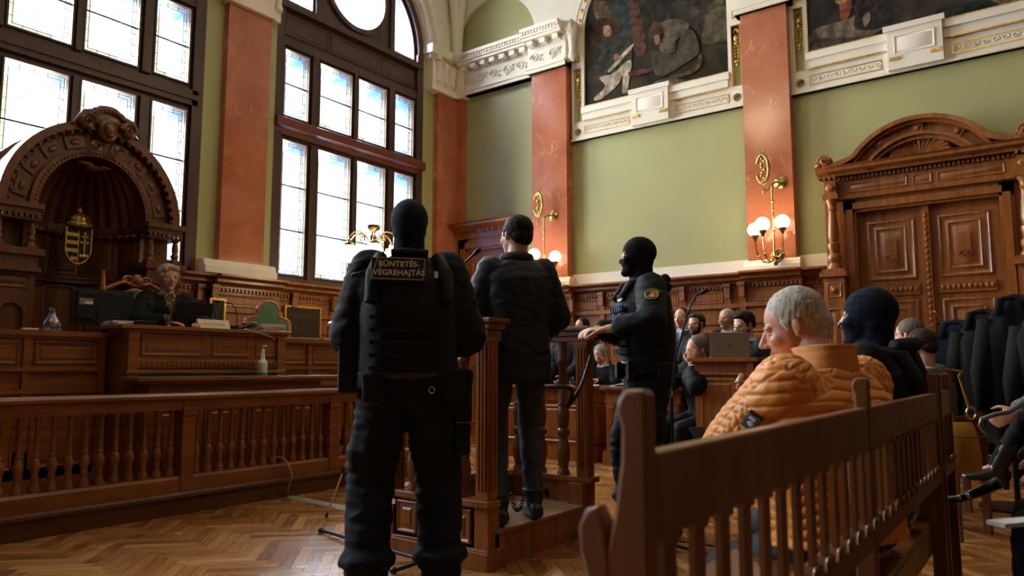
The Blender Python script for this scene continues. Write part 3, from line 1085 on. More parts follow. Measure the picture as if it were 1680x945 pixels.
# shell
for k in range(15):
    t = math.radians(8 + k * 164 / 14)
    rr = .30 if 2 < k < 12 else .26
    p0 = V((CX, yf + .0, 3.31)); p1 = V((CX + rr * 1.05 * math.cos(t), yf - .03, 3.31 + .20 * math.sin(t)))
    mb.cone(p0, p1, .008, .03, 8)
    mb.ell(p1, .03, seg=8, rings=6)
mb.build('door_surround', WV, r, smooth=40)
for s in (-1, 1):
    mb = MB()
    xa, xb = (CX - .67, CX - .02) if s < 0 else (CX + .02, CX + .67)
    yl = BY - .08
    mb.box(xa, xb, yl, BY - .01, 0, 2.78)
    cxx = (xa + xb) / 2 + s * -.0
    for z0, h in ((.15, .75), (1.05, .72), (2.0, .66)):
        panel(mb, (xa + .09, yl, z0), (1, 0, 0), (0, -1, 0), .47, h, sc=1.3)
        panel(mb, (xa + .17, yl - .012, z0 + .08), (1, 0, 0), (0, -1, 0), .31, h - .16, sc=1.0)
        mb.box(xa + .27, xa + .38, yl - .035, yl, z0 + h * .4, z0 + h * .68)
        scroll(mb, (xa + .29, yl - .03, z0 + h * .34), (1, 0, 0), (0, 0, 1), .035, 1.3, .008, 1)
        scroll(mb, (xa + .36, yl - .03, z0 + h * .34), (1, 0, 0), (0, 0, 1), .035, 1.3, .008, -1)
        dentils(mb, (xa + .54, yl - .01, z0 + .05), (xa + .54, yl - .01, z0 + .051), (0, -1, 0), 1, .01, .01, .01)
    for zz in (1.83, .94):
        mb.box(xa + .07, xa + .58, yl - .02, yl, zz, zz + .12)
        for i in range(10):
            mb.ell((xa + .105 + i * .049, yl - .025, zz + .06), (.02, .012, .03), seg=8, rings=6)
    mb.build('door_leaf', WV, r, smooth=40)
mb = MB(); mb.box(CX - .035, CX + .035, BY - .13, BY - .07, 0, 2.78)
for i in range(40):
    mb.ell((CX, BY - .135, .1 + i * .066), (.02, .012, .026), seg=8, rings=6)
mb.build('door_astragal', WV, r, smooth=40)

def soft_paint(m):
    """broken, dry brushwork: the ground shows through the figure"""
    nt = m.node_tree; b = nt.nodes['Principled BSDF']
    tc = nt.nodes.new('ShaderNodeTexCoord'); n = nt.nodes.new('ShaderNodeTexNoise')
    n.inputs['Scale'].default_value = 11; n.inputs['Detail'].default_value = 6
    r = nt.nodes.new('ShaderNodeMapRange')
    r.inputs[1].default_value, r.inputs[2].default_value, r.inputs[3].default_value, r.inputs[4].default_value = .38, .56, .45, 1.0
    nt.links.new(tc.outputs['Object'], n.inputs['Vector']); nt.links.new(n.outputs['Fac'], r.inputs[0]); nt.links.new(r.outputs[0], b.inputs['Alpha'])


# ---- wall paintings: dim figure groups in oils, on canvas set into the arched frames
def painting(cx, hw, nm, label, ground, seed, shapes):
    r = root(nm, (cx, BY - .02, 4.8), label, 'painting')
    m = bpy.data.materials.new(nm + '_oil')
    nt, b = nodes_of(m)
    b.inputs['Roughness'].default_value = 0.6
    b.inputs['Specular IOR Level'].default_value = 0.12
    tc = nt.nodes.new('ShaderNodeTexCoord')
    n = nt.nodes.new('ShaderNodeTexNoise'); n.inputs['Scale'].default_value = 1.6; n.inputs['Detail'].default_value = 5; n.inputs['Distortion'].default_value = 1.0
    mp = nt.nodes.new('ShaderNodeMapping'); mp.inputs['Location'].default_value = (seed, 0, seed * 2)
    nt.links.new(tc.outputs['Object'], mp.inputs[0]); nt.links.new(mp.outputs[0], n.inputs['Vector'])
    rp = nt.nodes.new('ShaderNodeValToRGB')
    rp.color_ramp.elements[0].position, rp.color_ramp.elements[1].position = .34, .68
    rp.color_ramp.elements[0].color = (*ground[0], 1); rp.color_ramp.elements[1].color = (*ground[1], 1)
    q = rp.color_ramp.elements.new(.5); q.color = (*ground[2], 1)
    nt.links.new(n.outputs['Fac'], rp.inputs[0]); nt.links.new(rp.outputs[0], b.inputs['Base Color'])
    lp = [(cx - hw, 4.78), (cx + hw, 4.78)] + [(cx + hw * math.cos(math.radians(a)), 5.9 + hw * math.sin(math.radians(a))) for a in range(0, 181, 6)]
    mb = MB(); mb.flat([lp], .02, axes((0, BY - .004, 0), (1, 0, 0), (0, 0, 1), (0, -1, 0))); mb.build('canvas', m, r)
    mats, mb = [], MB()
    for i, (colr, pts) in enumerate(shapes):
        mm = mat('paint_%s_%d' % (nm, i), colr, .6, var=.5, scale=(9, 9, 9), detail=8, spec=.12)
        soft_paint(mm)
        mats.append(mm)
        # smooth the outline
        n_ = len(pts); sm = []
        for k in range(n_):
            p0, p1, p2, p3 = [V(pts[(k + j - 1) % n_]) for j in range(4)]
            for t in (0, .25, .5, .75):
                sm.append(tuple(.5 * ((2 * p1) + (p2 - p0) * t + (2 * p0 - 5 * p1 + 4 * p2 - p3) * t * t + (-p0 + 3 * p1 - 3 * p2 + p3) * t ** 3)))
        mb.flat([sm], .001, axes((0, BY - .0245 - .0012 * i, 0), (1, 0, 0), (0, 0, 1), (0, -1, 0)), mi=i)
    mb.build('painted_figures', mats, r)
    return r


def wp(*pts):
    """points of the photograph carried onto the plane of the wall paintings"""
    out = []
    for x, y in pts:
        fw = V((-math.sin(YAW) * math.cos(PITCH), math.cos(YAW) * math.cos(PITCH), math.sin(PITCH)))
        rt = V((math.cos(YAW), math.sin(YAW), 0)); up = rt.cross(fw)
        d = fw * F_PX + rt * (x - 840) + up * (472.5 - y)
        t = (BY - .02) / d.y
        out.append((d.x * t, CAM_H + d.z * t))
    return out


def c2(*pts):
    return wp(*[(920 + x / 3.376, y / 3.376) for x, y in pts])


S1 = [
    ((0.123, 0.094, 0.053), c2((185, 10), (260, 20), (270, 110), (220, 120), (190, 90))),
    ((0.055, 0.029, 0.017), c2((160, 190), (200, 110), (250, 100), (320, 150), (300, 240), (200, 260), (160, 250))),
    ((0.103, 0.057, 0.030), c2((200, 30), (235, 25), (240, 80), (215, 95), (198, 70))),
    ((0.031, 0.038, 0.034), c2((265, 0), (380, 0), (390, 60), (400, 240), (370, 300), (320, 260), (330, 100), (280, 80))),
    ((0.084, 0.036, 0.021), c2((385, 0), (440, 0), (470, 200), (470, 290), (420, 310), (395, 200))),
    ((0.024, 0.022, 0.015), c2((440, 0), (640, 0), (620, 110), (500, 130), (470, 200), (450, 90))),
    ((0.029, 0.032, 0.021), c2((185, 300), (215, 230), (280, 240), (330, 300), (300, 400), (240, 410), (190, 390))),
    ((0.301, 0.181, 0.113), c2((240, 150), (270, 142), (285, 170), (275, 200), (250, 205), (236, 180))),
    ((0.037, 0.032, 0.023), c2((300, 250), (380, 240), (400, 330), (340, 370), (290, 330))),
    ((0.386, 0.313, 0.215), c2((215, 430), (290, 410), (370, 340), (395, 350), (380, 450), (370, 520), (345, 520), (345, 420), (320, 470), (240, 540), (195, 560), (190, 540), (250, 480))),
    ((0.466, 0.381, 0.241), c2((270, 385), (385, 258), (398, 268), (285, 392))),
    ((0.333, 0.194, 0.117), c2((300, 310), (325, 300), (330, 325), (305, 345))),
    ((0.039, 0.033, 0.022), c2((640, 0), (960, 0), (960, 225), (800, 240), (775, 190), (700, 130), (640, 80))),
    ((0.082, 0.067, 0.039), c2((830, 20), (900, 10), (950, 210), (930, 222), (790, 240), (800, 120))),
    ((0.094, 0.074, 0.049), c2((560, 130), (640, 108), (710, 130), (700, 180), (640, 230), (635, 290), (570, 300), (550, 260), (575, 200))),
    ((0.075, 0.042, 0.024), c2((495, 170), (520, 128), (560, 135), (570, 180), (540, 210), (500, 205))),
    ((0.267, 0.158, 0.097), c2((520, 205), (550, 200), (552, 240), (530, 250))),
    ((0.060, 0.049, 0.032), c2((510, 290), (570, 300), (640, 300), (680, 180), (740, 180), (770, 290), (700, 350), (620, 400), (560, 430), (520, 400))),
    ((0.091, 0.059, 0.030), c2((600, 430), (700, 400), (760, 360), (765, 310), (785, 310), (780, 370), (720, 415), (600, 450))),
    ((0.079, 0.028, 0.020), c2((385, 400), (500, 380), (505, 400), (400, 425))),
    ((0.132, 0.103, 0.065), c2((200, 600), (430, 530), (520, 460), (600, 440), (700, 450), (640, 490), (420, 560), (210, 610))),
    ((0.016, 0.015, 0.012), c2((340, 525), (415, 515), (420, 535), (360, 545))),
]
painting(-4.22, 1.07, 'arched_painting', 'dim arched oil painting with a seated figure in pale stockings holding a tablet', ((.012, .010, .006), (.070, .046, .020), (.028, .021, .010)), 3.0, S1)


def c3(*pts):
    return wp(*[(1200 + x / 3.15, y / 3.15) for x, y in pts])


S2 = [
    ((.15, .12, .085), c3((420, 160), (600, 100), (700, 60), (800, 120), (780, 150), (640, 220), (420, 260))),
    ((.028, .022, .02), c3((630, 0), (800, 0), (830, 90), (760, 150), (640, 150), (640, 70))),
    ((.22, .06, .03), c3((555, 0), (620, 0), (610, 80), (570, 110), (560, 50))),
    ((.35, .24, .07), c3((540, 0), (590, 0), (585, 18), (545, 20))),
    ((.20, .16, .12), c3((680, 90), (715, 65), (715, 110), (690, 140))),
    ((.022, .03, .028), c3((1080, 40), (1250, 10), (1400, 20), (1420, 60), (1150, 115), (1060, 100))),
    ((.20, .15, .10), c3((1350, 0), (1500, 0), (1512, 30), (1420, 50), (1380, 20))),
    ((.06, .05, .038), c3((420, 210), (560, 200), (700, 190), (640, 230), (430, 285))),
]
painting(-1.04, 1.13, 'arched_painting', 'darker oil painting above the carved double door, cut off by the top edge', ((.010, .009, .008), (.06, .045, .03), (.024, .02, .016)), 9.0, S2)
# ================================================================== FURNITURE
def at(x, y, d):
    """a point at depth d along the view through a pixel of the photograph"""
    fw = V((-math.sin(YAW) * math.cos(PITCH), math.cos(YAW) * math.cos(PITCH), math.sin(PITCH)))
    rt = V((math.cos(YAW), math.sin(YAW), 0)); up = rt.cross(fw)
    return V((0, 0, CAM_H)) + (fw * F_PX + rt * (x - 840) + up * (472.5 - y)) * (d / F_PX)


def onz(x, y, z):
    a = V((0, 0, CAM_H)); b = at(x, y, 1.0)
    return a + (b - a) * ((z - CAM_H) / (b.z - CAM_H))


# ---- raised platform for the judges
mb = MB(); mb.box(WX, -6.0, -2.0, 6.2, 0, .45); struct(mb.build('floor_platform', WH))

# ---- carved canopy niche behind the judge's chair
NY, NZ = 3.10, 2.45
r = root('canopy_niche', (-7.4, NY, .45), 'carved dark wooden niche with arched canopy and shell vault under the tall left window', 'niche')
MN = axes((-7.22, 0, 0), (0, 1, 0), (0, 0, 1))
mb = MB()
ao, ai = (.78, .84), (.485, .56)
def ar(rx, ry, a0=0, a1=180, n=36, off=0): return arc(NY, NZ + off, rx, a0, a1, n, ry)
mb.flat([ar(ao[0], ao[1]) + ar(ai[0], ai[1], 180, 0)], .10, MN)
mb.flat([ar(ao[0] + .02, ao[1] + .02) + ar(ao[0] - .05, ao[1] - .05, 180, 0)], .18, MN)
mb.flat([ar(ai[0] + .06, ai[1] + .06) + ar(ai[0] - .01, ai[1] - .01, 180, 0)], .14, MN)
for k in range(30):                               # egg-and-dart and bead rows round the arch
    t = math.radians(3 + k * 174 / 29)
    mb.ell((-7.06, NY + .715 * math.cos(t), NZ + .775 * math.sin(t)), (.03, .022, .028), seg=8, rings=6)
for k in range(44):
    t = math.radians(2 + k * 176 / 43)
    mb.ell((-7.08, NY + .50 * math.cos(t), NZ + .575 * math.sin(t)), .013, seg=6, rings=5)
for k in range(9):
    t = math.radians(14 + k * 152 / 8)
    if k == 4: continue
    p = (-7.12, NY + .62 * math.cos(t), NZ + .685 * math.sin(t))
    M = axes(p, (0, math.sin(t), -math.cos(t)), (0, math.cos(t), math.sin(t)), (1, 0, 0))
    mb.box(-.085, .085, -.055, .055, 0, .02, M)
    mb.ell((0, 0, .02), (.05, .03, .015), M, 8, 6)
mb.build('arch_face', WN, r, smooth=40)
mb = MB()                                         # outer barrel of the canopy
n = 36
vs = []
for x, g in ((-7.2, 0), (-7.78, 0)):
    vs += [(x, a, b) for a, b in ar(ao[0] - .02, ao[1] - .02, 0, 180, n)]
mb.add(vs, [(k, k + 1, n + 2 + k, n + 1 + k) for k in range(n)])
for x in (-7.30, -7.70):
    mb.flat([ar(ao[0] + .015, ao[1] + .015) + ar(ao[0] - .02, ao[1] - .02, 180, 0)], .05, axes((x, 0, 0), (0, 1, 0), (0, 0, 1)))
mb.flat([ar(ao[0] - .03, ao[1] - .03) + [(NY - .75, 1.0), (NY + .75, 1.0)]], .03, axes((-7.785, 0, 0), (0, 1, 0), (0, 0, 1)))
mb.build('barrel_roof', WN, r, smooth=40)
mb = MB()                                         # fluted shell half dome
rib = 15
vs, fs = [], []
nu, nv = rib * 8, 14
for j in range(nv + 1):
    ph = (j / nv) * PI / 2
    for i in range(nu + 1):
        th = PI * i / nu
        fl = 1 - .06 * abs(math.sin(rib * th)) * math.cos(ph) ** .3
        rr = .53 * fl * math.cos(ph)
        vs.append((-7.2 - rr * math.sin(th) * 1.05, NY + rr * math.cos(th), NZ - .12 + .75 * math.sin(ph) * fl))
for j in range(nv):
    for i in range(nu):
        a = j * (nu + 1) + i
        fs.append((a, a + 1, a + nu + 2, a + nu + 1))
mb.add(vs, fs)
for i in range(rib):
    th = PI * (i + .5) / rib
    mb.ell((-7.2 - .45 * math.sin(th), NY + .45 * math.cos(th), NZ - .12), (.04, .04, .03), seg=8, rings=6)
mb.ell((-7.2, NY + .02, NZ + .47), (.04, .10, .03)); mb.ell((-7.16, NY - .08, NZ + .49), (.02, .07, .02)); mb.ell((-7.16, NY + .1, NZ + .48), (.02, .06, .02))
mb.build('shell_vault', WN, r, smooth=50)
mb = MB()                                         # concave drum with panels
for z0, z1 in ((1.92, 2.33), (.45, 1.84)):
    nseg = 5
    pts = [(-7.2 - .50 * math.sin(PI * i / nseg), NY + .50 * math.cos(PI * i / nseg)) for i in range(nseg + 1)]
    for i in range(nseg):
        P, Q = V((*pts[i], 0)), V((*pts[i + 1], 0))
        U = (Q - P); L = U.length; U.normalize(); N = V((0, 0, 1)).cross(U) * -1
        if N.x < 0 and i in (1, 2, 3): N = -N
        if i == 0: N = V((U.y, -U.x, 0)); 
        cen = V((-7.2, NY, 0)); mid = (P + Q) / 2
        N = V((U.y, -U.x, 0)); N = N if N.dot(cen - mid) > 0 else -N
        M = axes(P, U, (0, 0, 1), N)
        mb.box(0, L, z0 - .08, z1 + .1, -.03, 0, M)
        panel(mb, P + V((0, 0, z0)), U, N, L, z1 - z0, sc=1.2)
for z, rr in ((2.33, .46), (1.86, .44), (2.31, .47), (1.90, .46)):
    vs = []; ns = 20
    for i in range(ns + 1):
        t = PI * i / ns
        for q_, zz in ((rr, z), (rr, z + .03), (.52, z + .03), (.52, z)):
            vs.append((-7.2 - q_ * math.sin(t), NY + q_ * math.cos(t), zz))
    mb.add(vs, [(4 * i + k, 4 * i + (k + 1) % 4, 4 * i + 4 + (k + 1) % 4, 4 * i + 4 + k) for i in range(ns) for k in range(4)])
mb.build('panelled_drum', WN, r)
for s in (-1, 1):                                 # piers with little columns
    mb = MB()
    ya, yb2 = sorted((NY + s * .47, NY + s * .82))
    ym = (ya + yb2) / 2
    mb.box(-7.78, -7.26, ya + .02, yb2 - .02, .45, 2.45)
    mb.box(-7.70, -7.02, ya, yb2, 2.36, 2.41); mb.box(-7.70, -6.99, ya - .015, yb2 + .015, 2.41, 2.46)
    dentils(mb, (-7.02, ya, 2.325), (-7.02, yb2, 2.325), (1, 0, 0), .04, .025, .035, .02)
    mb.box(-7.7, -7.02, ya, yb2, 2.31, 2.33)
    mb.box(-7.72, -6.96, ya - .03, yb2 + .03, 2.0, 2.06); mb.box(-7.72, -7.0, ya, yb2, 1.9, 2.0)
    mb.box(-7.72, -6.98, ya - .02, yb2 + .02, 1.86, 1.9)
    mb.box(-7.72, -7.05, ya, yb2, .45, 1.86)
    panel(mb, (-7.05, ya + .04, 1.72), (0, 1, 0), (1, 0, 0), yb2 - ya - .08, .12, sc=.7)
    # arch-headed lower panel
    lp = [(ym - .12, .9), (ym + .12, .9)] + arc(ym, 1.5, .12, 0, 180, 16)
    li_ = [(ym - .09, .93), (ym + .09, .93)] + arc(ym, 1.5, .09, 0, 180, 16)
    mb.flat([lp, li_], .03, axes((-7.05, 0, 0), (0, 1, 0), (0, 0, 1)))
    for yy in (ya + .05, yb2 - .05):
        mb.box(-7.11, -7.01, yy - .045, yy + .045, 2.06, 2.09)
        mb.lathe([(.04, 0), (.04, .02), (.028, .035), (.036, .06), (.036, .075), (.024, .09), (.03, .12), (.027, .17), (.022, .2), (.032, .215), (.038, .23)], (-7.06, yy, 2.085), 12)
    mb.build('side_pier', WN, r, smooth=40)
mb = MB()                                         # carved crest: cartouche, volutes, head
mb.ell((-7.03, NY + .04, NZ + .80), (.06, .10, .12)); mb.ell((-7.0, NY + .04, NZ + .80), (.06, .06, .08))
for k in range(9):
    t = math.radians(15 + k * 150 / 8)
    mb.ell((-7.05, NY + .04 + .13 * math.cos(t), NZ + .93 + .06 * math.sin(t)), (.07, .05, .045), seg=10, rings=7)
mb.ell((-7.05, NY + .04, NZ + 1.0), (.07, .12, .045)); mb.ell((-7.06, NY + .04, NZ + .9), (.06, .20, .10))
for s in (-1, 1): mb.ell((-7.04, NY + .04 + s * .19, NZ + .84), (.04, .07, .07))
for s in (-1, 1):
    scroll(mb, (-6.99, NY + .04 + s * .19, NZ + .84), (0, 1, 0), (0, 0, 1), .075, 1.7, .024, -s)
    scroll(mb, (-6.99, NY + .04 + s * .10, NZ + .62), (0, 1, 0), (0, 0, 1), .05, 1.4, .015, s)
    mb.tube([(-7.02, NY + .04 + s * .12, NZ + .95), (-7.0, NY + .04 + s * .22, NZ + .92), (-7.02, NY + .04 + s * .3, NZ + .80)], [.03, .03, .015], 8)
mb.build('carved_crest', WN, r, smooth=50)

# ---- gilt coat of arms hanging in the niche
r = root('coat_of_arms', (-7.38, 3.08, 2.0), 'gilt shield with crown, stripes and double cross hanging in the niche', 'coat of arms')
MS = axes((-7.42, 3.10, 2.03), (0, 1, 0), (0, 0, 1))
def sh(k, dz=0): return [(-.115 * k, .33), (-.115 * k, .12)] + [(-.115 * k * math.cos(math.radians(a)) * (1 - .12 * math.sin(math.radians(a))), .12 - .13 * k * math.sin(math.radians(a))) for a in range(10, 86, 8)] + [(0, -.015 if k > .97 else .0)] + [(.115 * k * math.cos(math.radians(a)) * (1 - .12 * math.sin(math.radians(a))), .12 - .13 * k * math.sin(math.radians(a))) for a in range(82, 9, -8)] + [(.115 * k, .12), (.115 * k, .33)]
ENAM = mat('dark_green_enamel', (.015, .03, .022), .2, metal=.5)
mb = MB(); mb.flat([sh(.96)], .03, MS); mb.build('shield', ENAM, r)
mb = MB(); mb.flat([sh(1.03), sh(.93)], .045, MS)
for k in range(4):
    z0 = .27 - k * .075
    wdt = .107 if k < 3 else .06
    mb.box(-wdt, -.004, z0 - .022, z0 + .012, .0, .04, MS)
mb.box(-.004, .003, .0, .33, 0, .042, MS)
mb.box(.047, .063, .10, .30, 0, .04, MS); mb.box(.025, .085, .245, .262, 0, .04, MS); mb.box(.015, .095, .19, .208, 0, .04, MS)
for k in (-.03, 0, .03):
    mb.ell((.055 + k, .065, .03), (.022, .035 if k == 0 else .025, .02), MS, 10, 7)
mb.build('gilt_charges', GOLD, r, smooth=40)
mb = MB()
crM = MS @ Matrix.Translation((0, .345, .03))
mb.lathe([(.112, 0), (.115, .01), (.112, .04), (.105, .045)], (0, 0, 0), 24, M=crM @ Matrix.Rotation(-PI / 2, 4, 'X') @ Matrix.Scale(.45, 4, (0, 1, 0)))
mb.ell((0, .045, 0), (.105, .085, .05), crM, 18, 10)
mb.build('crown', mat('dark_gilt', (.22, .15, .05), .35, metal=.85, var=.4, scale=(50, 50, 50)), r, smooth=40)
mb = MB()
for k in range(7):
    a = -PI * .42 + k * PI * .84 / 6
    mb.ell((.11 * math.sin(a), .02, .05 * math.cos(a)), .010, crM, 8, 6)
for a in (-.6, 0, .6):
    mb.tube([crM @ V((.105 * math.sin(a) * math.cos(t), .04 + .09 * math.sin(t), .055 * math.cos(t))) for t in [k * .2 for k in range(0, 8)]], .006, 5)
mb.box(-.004, .004, .12, .185, -.004, .004, crM); mb.box(-.022, .022, .155, .163, -.004, .004, crM)
mb.build('gilt_jewels', GOLD, r, smooth=40)

# ---- judges' bench
r = root('judges_bench', (-6.1, 3.0, 0), 'long panelled wooden judges bench with a raised middle desk behind the balustrade', 'desk')


def bench_front(x, y0, y1, ztop, npan, nm, deep=.6, rows=((.02, .42), (.47, .86), (.98, 1.16))):
    mb = MB()
    mb.box(x - .05, x, y0, y1, 0, ztop - .045)
    mb.box(x - .42, x - .05, y0, y0 + .04, 0, ztop - .045); mb.box(x - .42, x - .05, y1 - .04, y1, 0, ztop - .045)
    mb.box(x - .45, x + .05, y0 - .02, y1 + .02, ztop - .04, ztop)
    mb.box(x - .43, x + .03, y0, y1, ztop - .06, ztop - .04)
    zz = [.3 + (ztop - .3) * f for f in (0, .32, .52, .78)]
    pw = (y1 - y0) / npan
    mb.box(x, x + .035, y0, y1, ztop - .30, ztop - .27)
    mb.box(x, x + .03, y0, y1, ztop - .46, ztop - .43)
    mb.box(x, x + .025, y0, y1, .0, .25)
    for i in range(npan):
        a = y0 + i * pw
        mb.box(x, x + .022, a - .025, a + .025, .25, ztop - .06)
        panel(mb, (x, a + .05, ztop - .25), (0, 1, 0), (1, 0, 0), pw - .1, .17, sc=.8)
        panel(mb, (x, a + .05, .32), (0, 1, 0), (1, 0, 0), pw - .1, ztop - .46 - .38, sc=.9)
    mb.box(x, x + .022, y1 - .05, y1, .25, ztop - .06)
    return mb.build(nm, WH, r)


bench_front(-6.0, -1.6, 2.76, 1.32, 8, 'left_section')
bench_front(-6.0, 4.24, 5.7, 1.33, 3, 'right_section')
mb = MB()
mb.box(-5.78, -5.72, 2.80, 4.20, 0, 1.34); mb.box(-6.1, -5.78, 2.80, 2.86, 0, 1.34); mb.box(-6.1, -5.78, 4.14, 4.20, 0, 1.34); mb.box(-6.14, -5.66, 2.72, 4.26, 1.345, 1.375); mb.box(-6.12, -5.69, 2.76, 4.24, 1.32, 1.345)
for y0, y1 in ((2.9, 3.42), (3.5, 3.85), (3.92, 4.12)):
    panel(mb, (-5.72, y0, 1.14), (0, 1, 0), (1, 0, 0), y1 - y0, .17, sc=.8)
mb.box(-5.72, -5.70, 2.86, 4.14, 1.04, 1.11)
for i in range(30):
    mb.box(-5.70, -5.69, 2.9 + i * .041, 2.93 + i * .041, 1.055, 1.10)
mb.box(-5.72, -5.675, 2.78, 4.22, 1.0, 1.03)
for yy in (2.83, 4.17):
    mb.box(-5.72, -5.685, yy - .04, yy + .04, 0, 1.32)
mb.build('raised_desk', WH, r, bevel=.004)
# clerk's table in front
r = root('clerk_table', (-5.55, 3.65, 0), 'low wooden table with a green leather top in front of the raised desk', 'table')
mb = MB(); mb.box(-5.70, -5.40, 2.74, 4.62, .945, .975); mb.box(-5.70, -5.42, 2.76, 4.60, .925, .945); mb.build('table_top', WH, r, bevel=.004)
mb = MB(); mb.box(-5.69, -5.43, 2.80, 4.56, .975, .980); mb.build('leather_inlay', BAIZE, r)
mb = MB(); mb.box(-5.69, -5.48, 2.86, 4.46, .1, .925); mb.box(-5.69, -5.46, 2.84, 4.48, .78, .80); mb.box(-5.69, -5.45, 2.82, 4.50, .04, .12)
for i in range(4): panel(mb, (-5.48, 2.92 + i * .39, .16), (0, 1, 0), (1, 0, 0), .33, .58)
mb.build('panelled_base', WH, r)

# ---- balustrade
r = root('balustrade', (-5.2, 3, 0), 'long low wooden balustrade with turned balusters in front of the judges bench', 'balustrade')
BX, Y0B, Y1B = -5.2, -.6, 5.72
mb = MB()
profile_run(mb, (BX, Y0B, 0), (BX, Y1B, 0), (1, 0, 0), [(-.07, .74), (.06, .74), (.06, .80), (.065, .81), (.09, .825), (.09, .845), (.075, .862), (-.08, .862), (-.09, .84), (-.07, .81)])
mb.build('top_rail', WB, r)
mb = MB()
profile_run(mb, (BX, Y0B, 0), (BX, Y1B, 0), (1, 0, 0), [(-.07, .16), (.06, .16), (.06, .25), (.05, .27), (-.07, .27)]); mb.build('bottom_rail', WB, r)
mb = MB()
profile_run(mb, (BX, Y0B, 0), (BX, Y1B, 0), (1, 0, 0), [(-.08, 0), (.07, 0), (.07, .10), (.085, .11), (.105, .125), (.105, .145), (.085, .16), (-.08, .16)]); mb.build('plinth', mat('plinth_wood', (.10, .03, .010), .3, var=.25, scale=(3, 3, 20), coat=.2), r)
posts = [.26, 1.62, 2.99, 4.34, 5.68]
for y in posts:
    mb = MB(); mb.box(BX - .05, BX + .068, y - .05, y + .05, .16, .81); mb.box(BX - .05, BX + .08, y - .055, y + .055, .70, .76); mb.build('post', WB, r, bevel=.004)
prof = [(.026, 0), (.034, .0), (.034, .02), (.026, .05), (.018, .075), (.024, .095), (.024, .10), (.017, .115), (.028, .14), (.031, .165), (.026, .19), (.015, .215), (.021, .225), (.015, .24), (.017, .29), (.014, .38), (.012, .42), (.018, .43), (.018, .445), (.022, .455), (.022, .475)]
mb = MB(); mb.lathe(prof, (0, 0, 0), 12)
b0 = mb.build('baluster', WB, r, smooth=50, world=False)
first = True
ys = []
for a, b in zip([-.6] + posts, posts + [5.72]):
    n = int(round((b - a - .1) / .098))
    ys += [a + .05 + (i + .5) * (b - a - .1) / n for i in range(n)] if n > 2 else []
for y in ys:
    o = b0 if first else b0.copy()
    if not first: COL.objects.link(o); o.parent = r
    first = False
    o.location = (0, y - 3, .268)

# ---- prisoner's dock
r = root('dock', (-2.83, 3.65, 0), 'open wooden dock with turned balusters and tall fluted posts around a low step', 'witness stand')
DX_, DY_ = (-3.2, -2.45), (3.1, 4.18)
mb = MB()
mb.box(DX_[0], DX_[1] - .0, DY_[0], DY_[1], .0, .17); mb.build('step', WV, r)
mb = MB(); mb.box(DX_[0] + .04, DX_[1] + .015, DY_[0] + .06, DY_[1] - .06, .17, .19); mb.build('tread', mat('worn_tread', (.20, .105, .06), .4, var=.3, scale=(30, 3, 3)), r, bevel=.004)
def dockside(P, U, N, L, nm, npan):
    P, U, N = V(P), V(U), V(N)
    mb = MB(); M = axes(P, U, (0, 0, 1), N)
    mb.box(0, L, 0, .32, -.05, .0, M)
    mb.box(-.03, L + .03, 0, .09, -.05, .03, M); mb.box(-.02, L + .02, .09, .105, -.05, .02, M)
    pw = (L - .16) / npan
    for i in range(npan):
        panel(mb, P + U * (.08 + i * pw + .02) + V((0, 0, .12)), U, N, pw - .04, .18, sc=.9)
    mb.box(-.02, .075, .1, .32, -.05, .012, M); mb.box(L - .075, L + .02, .1, .32, -.05, .012, M)
    mb.box(-.04, L + .04, .32, .355, -.07, .04, M)
    return mb.build(nm, WV, r, bevel=.004)
dockside((-3.2, 3.1, 0), (1, 0, 0), (0, -1, 0), .75, 'side_panel', 3)
dockside((-2.45, 4.18, 0), (-1, 0, 0), (0, 1, 0), .75, 'side_panel', 3)
dockside((-3.2, 4.18, 0), (0, -1, 0), (-1, 0, 0), 1.08, 'back_panel', 4)
for (x, y) in ((-2.505, 3.155), (-2.505, 4.125), (-3.145, 3.155), (-3.145, 4.125)):
    mb = MB(); mb.box(x - .055, x + .055, y - .055, y + .055, 0, .32); mb.box(x - .07, x + .08, y - .08, y + .08, 0, .10); mb.build('corner_block', WV, r, bevel=.003)
for (x, y) in ((-2.475, 3.13), (-2.475, 4.15), (-3.16, 3.13), (-3.16, 4.15)):
    mb = MB()
    mb.box(x - .042, x + .042, y - .042, y + .042, .355, 1.25)
    for k in (-.022, 0, .022):
        mb.box(x + k - .006, x + k + .006, y - .050, y + .050, .40, 1.18)
        mb.box(x - .050, x + .050, y + k - .006, y + k + .006, .40, 1.18)
    mb.box(x - .055, x + .055, y - .055, y + .055, 1.19, 1.22)
    mb.build('post', WV, r, bevel=.003)
for nm, bx in (('hand_rail', (-3.24, -2.38, 3.03, 3.22)), ('hand_rail', (-3.24, -2.38, 4.06, 4.25)), ('hand_rail', (-3.26, -3.08, 3.22, 4.06))):
    mb = MB(); mb.box(*bx, 1.285, 1.312); mb.box(bx[0] + .02, bx[1] - .02, bx[2] + .02, bx[3] - .02, 1.25, 1.285); mb.box(bx[0] + .035, bx[1] - .035, bx[2] + .03, bx[3] - .03, 1.215, 1.25)
    mb.build(nm, WK, r, bevel=.006)
prof = [(.042, 0), (.042, .02), (.03, .04), (.03, .05), (.040, .09), (.046, .14), (.040, .19), (.026, .235), (.026, .245), (.042, .26), (.042, .285), (.028, .30), (.036, .33), (.042, .38), (.038, .42), (.030, .44), (.040, .455), (.033, .47), (.030, .55), (.027, .72), (.036, .73), (.036, .745), (.030, .76), (.030, .87)]
mb = MB(); mb.lathe(prof, (0, 0, 0), 18)
b0 = mb.build('baluster', WK, r, smooth=50, world=False)
